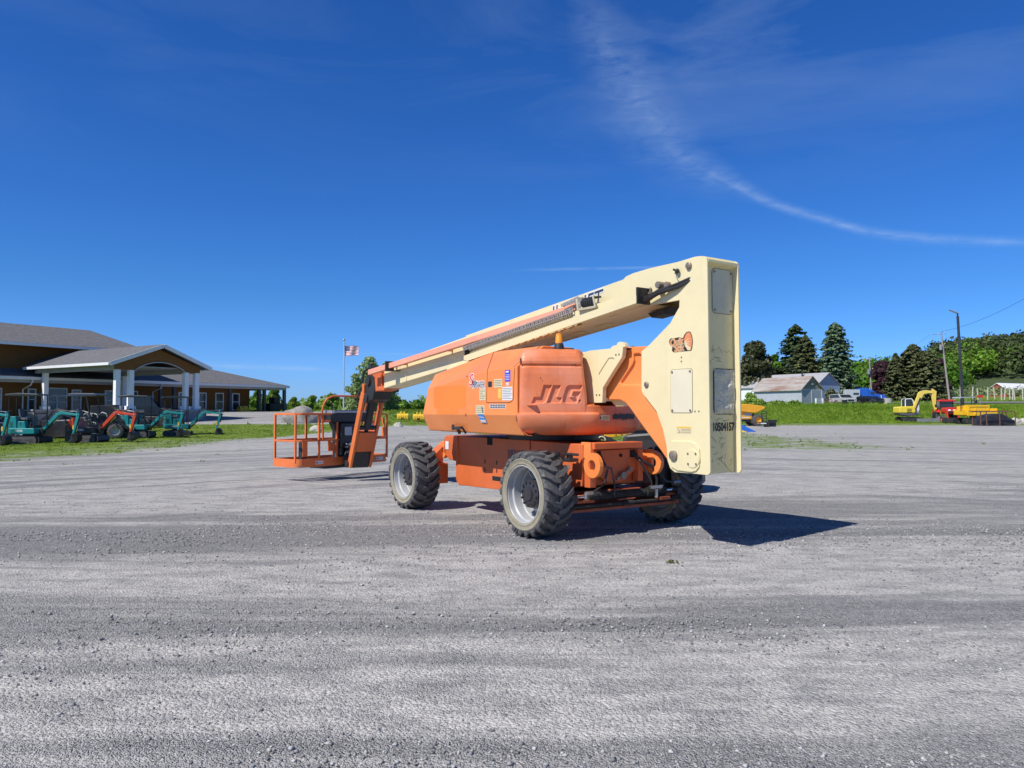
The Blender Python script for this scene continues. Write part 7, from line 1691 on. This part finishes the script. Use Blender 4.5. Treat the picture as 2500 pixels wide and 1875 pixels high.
# yellow excavator
D_ = 87; x, y = at_px(2215, D_); u_ = F / D_; t = thing('excavator', 'pale yellow excavator with a raised bent boom on the edge of the grass bank', 'excavator', (x, y, hz(x, y)), R(-4))
K = lambda px, py: ((px - 2215) / u_, (1029.5 - py) / u_)
for sg in (1, -1): track(t, 2.1, .26, .4, sg * .7, M['black'])
lo = MB(); lo.prism([K(2188, 1008), K(2188, 996), K(2190, 993), K(2222, 992), K(2226, 1000), K(2226, 1008)], -.85, .85); lo.build('body', paint('ex_yellow', (.85, .66, .06), .35, .05, .1), t, bevel=.08)
lo = MB(); lo.prism([K(2188, 1008.2), K(2226, 1008.2), K(2226, 1014), K(2212, 1016), K(2190, 1013)], -.84, .84); lo.build('counterweight', paint('ex_grey', (.10, .10, .11), .4, .1, .1), t, bevel=.04)
mb = MB(); [mb.box(K(2206, 0)[0], K(2217, 0)[0], -.862, -.852, K(0, 1006.5 - k * 3.4)[1], K(0, 1004.8 - k * 3.4)[1]) for k in range(3)]; mb.build('grille', M['darkhole'], t)
mb = MB(); cb_ = [K(2209, 994), K(2209, 977), K(2211, 974), K(2224, 973.5), K(2228, 980), K(2230, 994)]; mb.prism(cb_, -.1, .8); mb.build('cab_glass', M['glass'], t)
mb = MB()
for yy in (-.12, .82):
    for a, b in zip(cb_[:-1], cb_[1:]): mb.bar((a[0], yy, a[1]), (b[0], yy, b[1]), .05, .09)
mb.prism([K(2240, 1010), K(2243, 975), K(2246, 975), K(2249, 1004), K(2246, 1014)], .55, .8); mb.build('cab_frame', M['white'], t)
pym = M['pyellow']
poly_arm(t, [K(2226, 1004), K(2231, 990), K(2239, 972), K(2243, 962), K(2250, 957), K(2262, 957), K(2273, 958)], [.28, .42, .5, .55, .45, .32, .26], -.45, -.2, 'boom', pym)
poly_arm(t, [K(2269, 951), K(2275, 957), K(2274, 972), K(2275, 990), K(2279, 1006)], [.25, .5, .45, .32, .22], -.42, -.22, 'stick', pym)
mb = MB(); a, b = K(2243, 953), K(2268, 951); mb.cyl((a[0], -.32, a[1]), (b[0], -.32, b[1]), .14, 10); a, b = K(2229, 1000), K(2241, 972); mb.cyl((a[0], -.55, a[1]), (b[0], -.5, b[1]), .09, 8); mb.build('cylinder', M['black'], t, smooth=True)
mb = MB(); mb.prism([K(2225, 1031), K(2225, 1021.5), K(2268, 1021), K(2278, 1016), K(2279, 1031)], -1.3, -1.22); mb.build('dozer_blade', paint('blade_grey', (.22, .24, .27), .5, .1, .2), t)
mb = MB(); mb.prism([K(2274, 1006), K(2284, 1006), K(2286, 1020), K(2272, 1022)], -.6, -.1); mb.build('bucket', M['blackm'], t)
# red tractor, seen from the front
D_ = 86; x, y = at_px(2308, D_); u_ = F / D_; t = thing('tractor', 'red cab tractor with a front loader facing the camera beside the yellow excavator', 'tractor', (x, y, hz(x, y)), R(-12))
mb = MB(); mb.prism(rrect(-.62, .62, 1.0, 1.75, .25), -2.0, -.3); hd_ = mb.build('bonnet', M['red'], t, bevel=.08, seg=3)
mb = MB(); mb.ball((-.25, -2.02, 1.42), .13, 8, 6, sq=(1.4, .4, .8)); hl = mb.build('headlight', M['white_sheet'], hd_); mb = MB(); mb.ball((.25, -2.02, 1.42), .13, 8, 6, sq=(1.4, .4, .8)); mb.build('headlight', M['white_sheet'], hd_)
mb = MB(); mb.box(-.4, .4, -2.02, -1.99, 1.1, 1.28); mb.build('grille', M['darkhole'], hd_)
mb = MB(); mb.prism([(-.72, 1.55), (-.66, 2.45), (.66, 2.45), (.72, 1.55)], -.3, .9); mb.build('cab_glass', M['glass'], t)
mb = MB(); 
for sx in (-.70, .70): mb.bar((sx, -.32, 1.4), (sx * .94, -.32, 2.45), .06, .08); mb.bar((sx, .9, 1.4), (sx * .94, .9, 2.45), .06, .08)
mb.build('cab_post', M['blackm'], t)
mb = MB(); mb.prism([(-.85, 2.42), (-.8, 2.58), (-.5, 2.66), (.5, 2.66), (.8, 2.58), (.85, 2.42)], -.55, 1.1); mb.build('cab_roof', M['red'], t, bevel=.04)
for sg in (1, -1): wheel_obj(t, (sg * .85, .55, .72), .72, .42, M['red'], axis='X'); wheel_obj(t, (sg * .75, -1.3, .45), .45, .3, M['red'], axis='X'); mb = MB(); mb.prism([(-.4, 1.2), (-.1, 1.55), (1.1, 1.55), (1.25, 1.1)], sg * .85 - .2, sg * .85 + .2, axis='X'); mb.build('mudguard', M['red'], t); mb = MB(); mb.bar((sg * .55, -.5, 1.35), (sg * .55, -2.0, 1.1), .12, .18); mb.bar((sg * .55, -2.0, 1.15), (sg * .55, -2.5, .4), .12, .16); mb.build('loader_arm', M['red'], t); mb = MB(); mb.bar((sg * .8, -.4, 1.9), (sg * 1.15, -.4, 2.0), .03, .03); mb.box(sg * 1.15 - .1, sg * 1.15 + .1, -.45, -.4, 1.75, 2.1); mb.build('mirror', M['black'], t)
mb = MB(); mb.prism([(-2.4, .12), (-2.45, .58), (-2.5, .6), (-2.7, .3), (-2.95, .08)], -1.15, 1.15, axis='X'); mb.build('loader_bucket', M['blackm'], t)
# yellow tracked dumper
D_ = 80; x, y = at_px(2378, D_); u_ = F / D_; t = thing('tracked_dumper', 'yellow tracked dumper with a grey canopy behind the rusty rack', 'dumper', (x, y, 0), R(3))
K = lambda px, py: ((px - 2378) / u_, (1036 - py) / u_)
mb = MB(); mb.prism([K(2347, 1007), K(2347, 990), K(2403, 990), K(2403, 1004), K(2419, 1004), K(2419, 998), K(2422, 998), K(2422, 1012), K(2400, 1016), K(2348, 1016)], -.9, .9); bd = mb.build('bed', M['oyellow'] if False else paint('dumper_yellow', (.88, .50, .015), .38, .05, .1), t, bevel=.03)
mb = MB(); a, b = K(2350, 1003), K(2400, 993); 
for q_ in ((a[0], b[0], b[1] - .04, b[1] + .04), (a[0], b[0], a[1] - .04, a[1] + .04), (a[0], a[0] + .08, a[1], b[1]), (b[0] - .08, b[0], a[1], b[1])): mb.box(q_[0], q_[1], -.95, -.9, q_[2], q_[3])
c_ = K(2366, 0)[0]; mb.box(c_ - .05, c_ + .05, -1.0, -.9, K(0, 1013)[1], K(0, 998)[1]); mb.build('side_rib', MATS['dumper_yellow'], bd)
mb = MB(); a = K(2336, 1014); mb.box(a[0], a[0] + .5, -.7, .7, a[1], a[1] + .55); mb.box(a[0] + .2, a[0] + .55, -.4, .4, a[1] + .5, a[1] + .9); mb.build('engine_cover', MATS['dumper_yellow'], t, bevel=.03)
mb = MB(); a, b = K(2333, 972), K(2370, 969.5); mb.prism([(a[0], a[1] - .04), (a[0] + .1, a[1] + .08), (b[0], b[1]), (b[0], b[1] - .1)], -.7, .7); mb.build('canopy', paint('canopy_pale', (.35, .38, .46), .35, .05, .1), t)
mb = MB(); 
for px_ in (2335, 2362, 2370): a = K(px_, 0)[0]; mb.tube([(a, -.6, K(0, 1004)[1]), (a, -.6, K(0, 971)[1])], .04, 6)
mb.build('canopy_post', M['black'], t)
mb = MB(); a = K(2372, 981); mb.ball((a[0] - .0, -.7, a[1]), .2, 8, 6, sq=(.8, .3, 1)); mb.tube([(a[0], -.7, a[1]), (a[0] - .4, -.65, a[1] + .2)], .03, 5); mb.build('mirror', M['black'], t)
for sg in (1, -1): o = track(t, 1.7, .32, .4, sg * .65, M['black']); o.location.x = -.85
mb = MB(); mb.box(-.2, .9, -.5, .5, .25, .9); mb.build('chassis', M['rust'], t)
# rusty rack and black bucket
D_ = 70; x, y = at_px(2424, D_); u_ = F / D_; t = thing('rusty_rack', 'rusty tubular rack standing over a black loader bucket at the right edge', 'rack', (x, y, 0)); K = lambda px, py: ((px - 2424) / u_, (1040 - py) / u_)
mb = MB()
def br(a, b, y0=0, y1=None): A, B = K(*a), K(*b); mb.bar((A[0], y0, A[1]), (B[0], y0 if y1 is None else y1, B[1]), .07, .07)
br((2370, 1005.5), (2477, 1004.5)); br((2393, 1005), (2393, 1040)); br((2407, 1005), (2408, 1043)); br((2439, 1005), (2440, 1043)); br((2477, 1005), (2478, 1042)); br((2460, 1005), (2461, 1025), .8); br((2468, 1005), (2473, 1026), .8); br((2386, 1018), (2386, 1038), .8); br((2370, 1005.5), (2393, 1004), 0, .8); br((2393, 1004), (2477, 1003.5), .8)
mb.build('frame', M['rust'], t)
x, y = at_px(2440, 70.5); t = thing('loader_bucket', 'large black loader bucket lying inside the rusty rack', 'bucket', (x, y + .5, 0)); K = lambda px, py: ((px - 2440) / u_, (1042 - py) / u_)
mb = MB(); mb.prism([K(2397, 1042), K(2399, 1028), K(2410, 1018), K(2430, 1013), K(2448, 1012), K(2462, 1020), K(2480, 1030), K(2480, 1040), K(2476, 1042)], -.4, 1.2); b_ = mb.build('shell', M['black'], t, bevel=.05); mb = MB(); mb.prism([K(2410, 1040), K(2413, 1031), K(2422, 1031), K(2426, 1040)], -.42, -.4); a = K(2447, 1036); mb.box(a[0] - .3, a[0] + .4, -.46, -.4, a[1] - .04, a[1] + .12); mb.build('rib', M['blackm'], b_)
mb = MB(); a, b, c_ = K(2410, 1028), K(2446, 1026), K(2476, 1028); mb.bar((a[0], -.43, a[1]), (b[0], -.43, b[1]), .05, .08); mb.bar((b[0], -.43, b[1]), (c_[0], -.43, c_[1]), .05, .08); mb.build('edge_strip', paint('strip_navy', (.02, .025, .05), .4, .1, .1), b_)
# mailbox-like red sign across the road
D_ = 104; x, y = at_px(2392, D_); zb_ = hz(x, y); t = thing('sign', 'small red sign on a thin post by the road at the right', 'sign', (x, y, zb_)); mb = MB(); mb.box(-.42, .42, -.04, .0, zd(971, D_) - zb_, zd(965, D_) - zb_); mb.build('panel', M['redsign'], t); mb = MB(); mb.cyl((.05, .02, 0), (.05, .02, zd(970, D_) - zb_), .04, 6); mb.build('post', M['grey'], t)
# vehicles beyond the bank
car('suv', 'black saloon car facing the camera in front of the blue truck', 'car', 2124, 989, 112, R(-82), 4.4, 1.8, 1.35, dkp)
car('suv', 'white and black suv parked under the spruce beside the shed', 'car', 2057, 988, 114, R(-84), 4.6, 1.9, 1.6, paint('car_white', (.42, .42, .44), .2, .03, 0, spec=.8))
D_ = 124; x, y = at_px(2112, D_); u_ = F / D_; zb_ = hz(x, y); z0 = zd(984, D_) - zb_; t = thing('semi_truck', 'blue semi truck with a sleeper cab parked beyond the grass bank', 'truck', (x, y, zb_)); K = lambda px, py: ((px - 2112) / u_, zd(py, D_) - zb_)
def bx4(m_, px0, py0, px1, py1, y0, y1): a, b = K(px0, py0), K(px1, py1); m_.box(a[0], b[0], y0, y1, b[1], a[1])
mb = MB(); bx4(mb, 2090, 948, 2114, 976, -1.2, 1.2); mb.build('sleeper_cab', M['blue'], t, bevel=.12, seg=3); mb = MB(); mb.prism([K(2114, 953), K(2118, 950), K(2128, 956), K(2133, 962), K(2152, 964), K(2157, 970), K(2157, 977), K(2114, 977)], -1.1, 1.1); mb.build('cab', M['blue'], t, bevel=.1); mb = MB(); bx4(mb, 2118, 957, 2128, 963, -1.13, -1.1); mb.build('side_window', M['glass'], t)
mb = MB(); bx4(mb, 2090, 976, 2158, 979, -1.15, -1.0); bx4(mb, 2146, 972, 2160, 980, -1.15, 0); mb.build('bumper', M['white'], t); mb = MB(); mb.cyl(Vector((K(2116, 0)[0], -1.0, K(0, 975)[1])), Vector((K(2116, 0)[0], -1.0, K(0, 946)[1])), .08, 8); mb.build('exhaust', M['chrome'], t)
for px_ in (2076, 2092, 2148): a = K(px_, 979); wheel_obj(t, (a[0], -1.0, a[1]), .5, .3, M['grey'], lug=False)
mb = MB(); bx4(mb, 2064, 974, 2092, 978, -.8, .8); mb.build('frame_rail', M['blackm'], t)
D_ = 122; x, y = at_px(2079, D_); zb_ = hz(x, y); t = thing('box_trailer', 'pale grey box trailer just left of the blue sleeper cab', 'trailer', (x, y, zb_)); mb = MB(); mb.box(-1.0, 1.4, 0, 6, .6, zd(951, D_) - zb_); mb.build('box', paint('trailer_pale', (.5, .55, .55), .5, .05, .1), t, bevel=.05); mb = MB(); mb.box(.3, 1.2, -.02, .0, zd(964, D_) - zb_, zd(959, D_) - zb_); mb.build('window', M['glass'], t)
for sx in (-.6, 1.0): wheel_obj(t, (sx, .6, .45), .45, .3, M['grey'], lug=False)
x, y = at_px(2062, 106); t = thing('bin', 'small black bin on the grass in front of the white suv', 'bin', (x, y, hz(x, y))); mb = MB(); mb.prism([(-.22, 0), (-.28, .6), (.28, .6), (.22, 0)], -.25, .25); mb.box(-.3, .3, -.28, .28, .6, .66); mb.build('body', M['black'], t)
x, y = at_px(2167, 112); t = thing('well_ring', 'round pale concrete ring beside the brown spruces', 'concrete ring', (x, y, hz(x, y))); mb = MB(); mb.lathe([(.62, 0), (.62, .85), (.52, .85), (.52, .1), (0, .1)], n=24); mb.build('ring', M['concrete'], t)
x, y = at_px(2150, 112); t = thing('barrel', 'rusty brown drum between the black car and the concrete ring', 'barrel', (x, y, hz(x, y))); mb = MB(); mb.lathe([(0, .0), (.3, 0), (.32, .3), (.3, .32), (.32, .6), (.3, .88), (0, .88)], n=18); mb.build('drum', M['rust'], t)
x, y = at_px(2155, 111); t = thing('marker_pole', 'thin red and white marker pole leaning by the rusty drum', 'pole', (x, y, hz(x, y))); mb = MB(); mb.cyl((0, 0, 0), (-.15, 0, .75), .05, 6); mb.build('lower_stripe', M['redsign'], t); mb = MB(); mb.cyl((-.15, 0, .75), (-.25, 0, 1.3), .05, 6); mb.build('upper_stripe', M['white'], t)
x, y = at_px(2022, 112); t = thing('scrap_pile', 'brown scrap and timber between the shed and the spruce', 'scrap', (x, y, hz(x, y))); mb = MB(); jr = random.Random(8)
for k in range(14): p = Vector((jr.uniform(-1, 1), jr.uniform(-.4, .4), jr.uniform(.1, .7))); mb.bar(p, p + Vector((jr.uniform(-.6, .6), jr.uniform(-.2, .2), jr.uniform(-.3, .4))), .1, .1)
mb.build('timber', M['rust'], t)
# dandelion-like weed clump on the gravel in the foreground
x, y = 1.03, 7.4
P_ = at_px(1637, 1830 * 1.45 / (1371 - 1002)); mbw = []
n = 30; C_ = np.stack([P_[0] + rs.normal(0, .035, n), P_[1] + rs.normal(0, .03, n), .008 + .012 * rs.rand(n)], 1)
o = np_obj('weed', quads(C_, np.tile([[0, 0, 1.]], (n, 1)), .014, .6), qf(n), paint('dry_weed', (.10, .11, .04), .8, .2, .1)); tag(o, 'small flat dried weed lying on the gravel in front of the lift', 'weed')
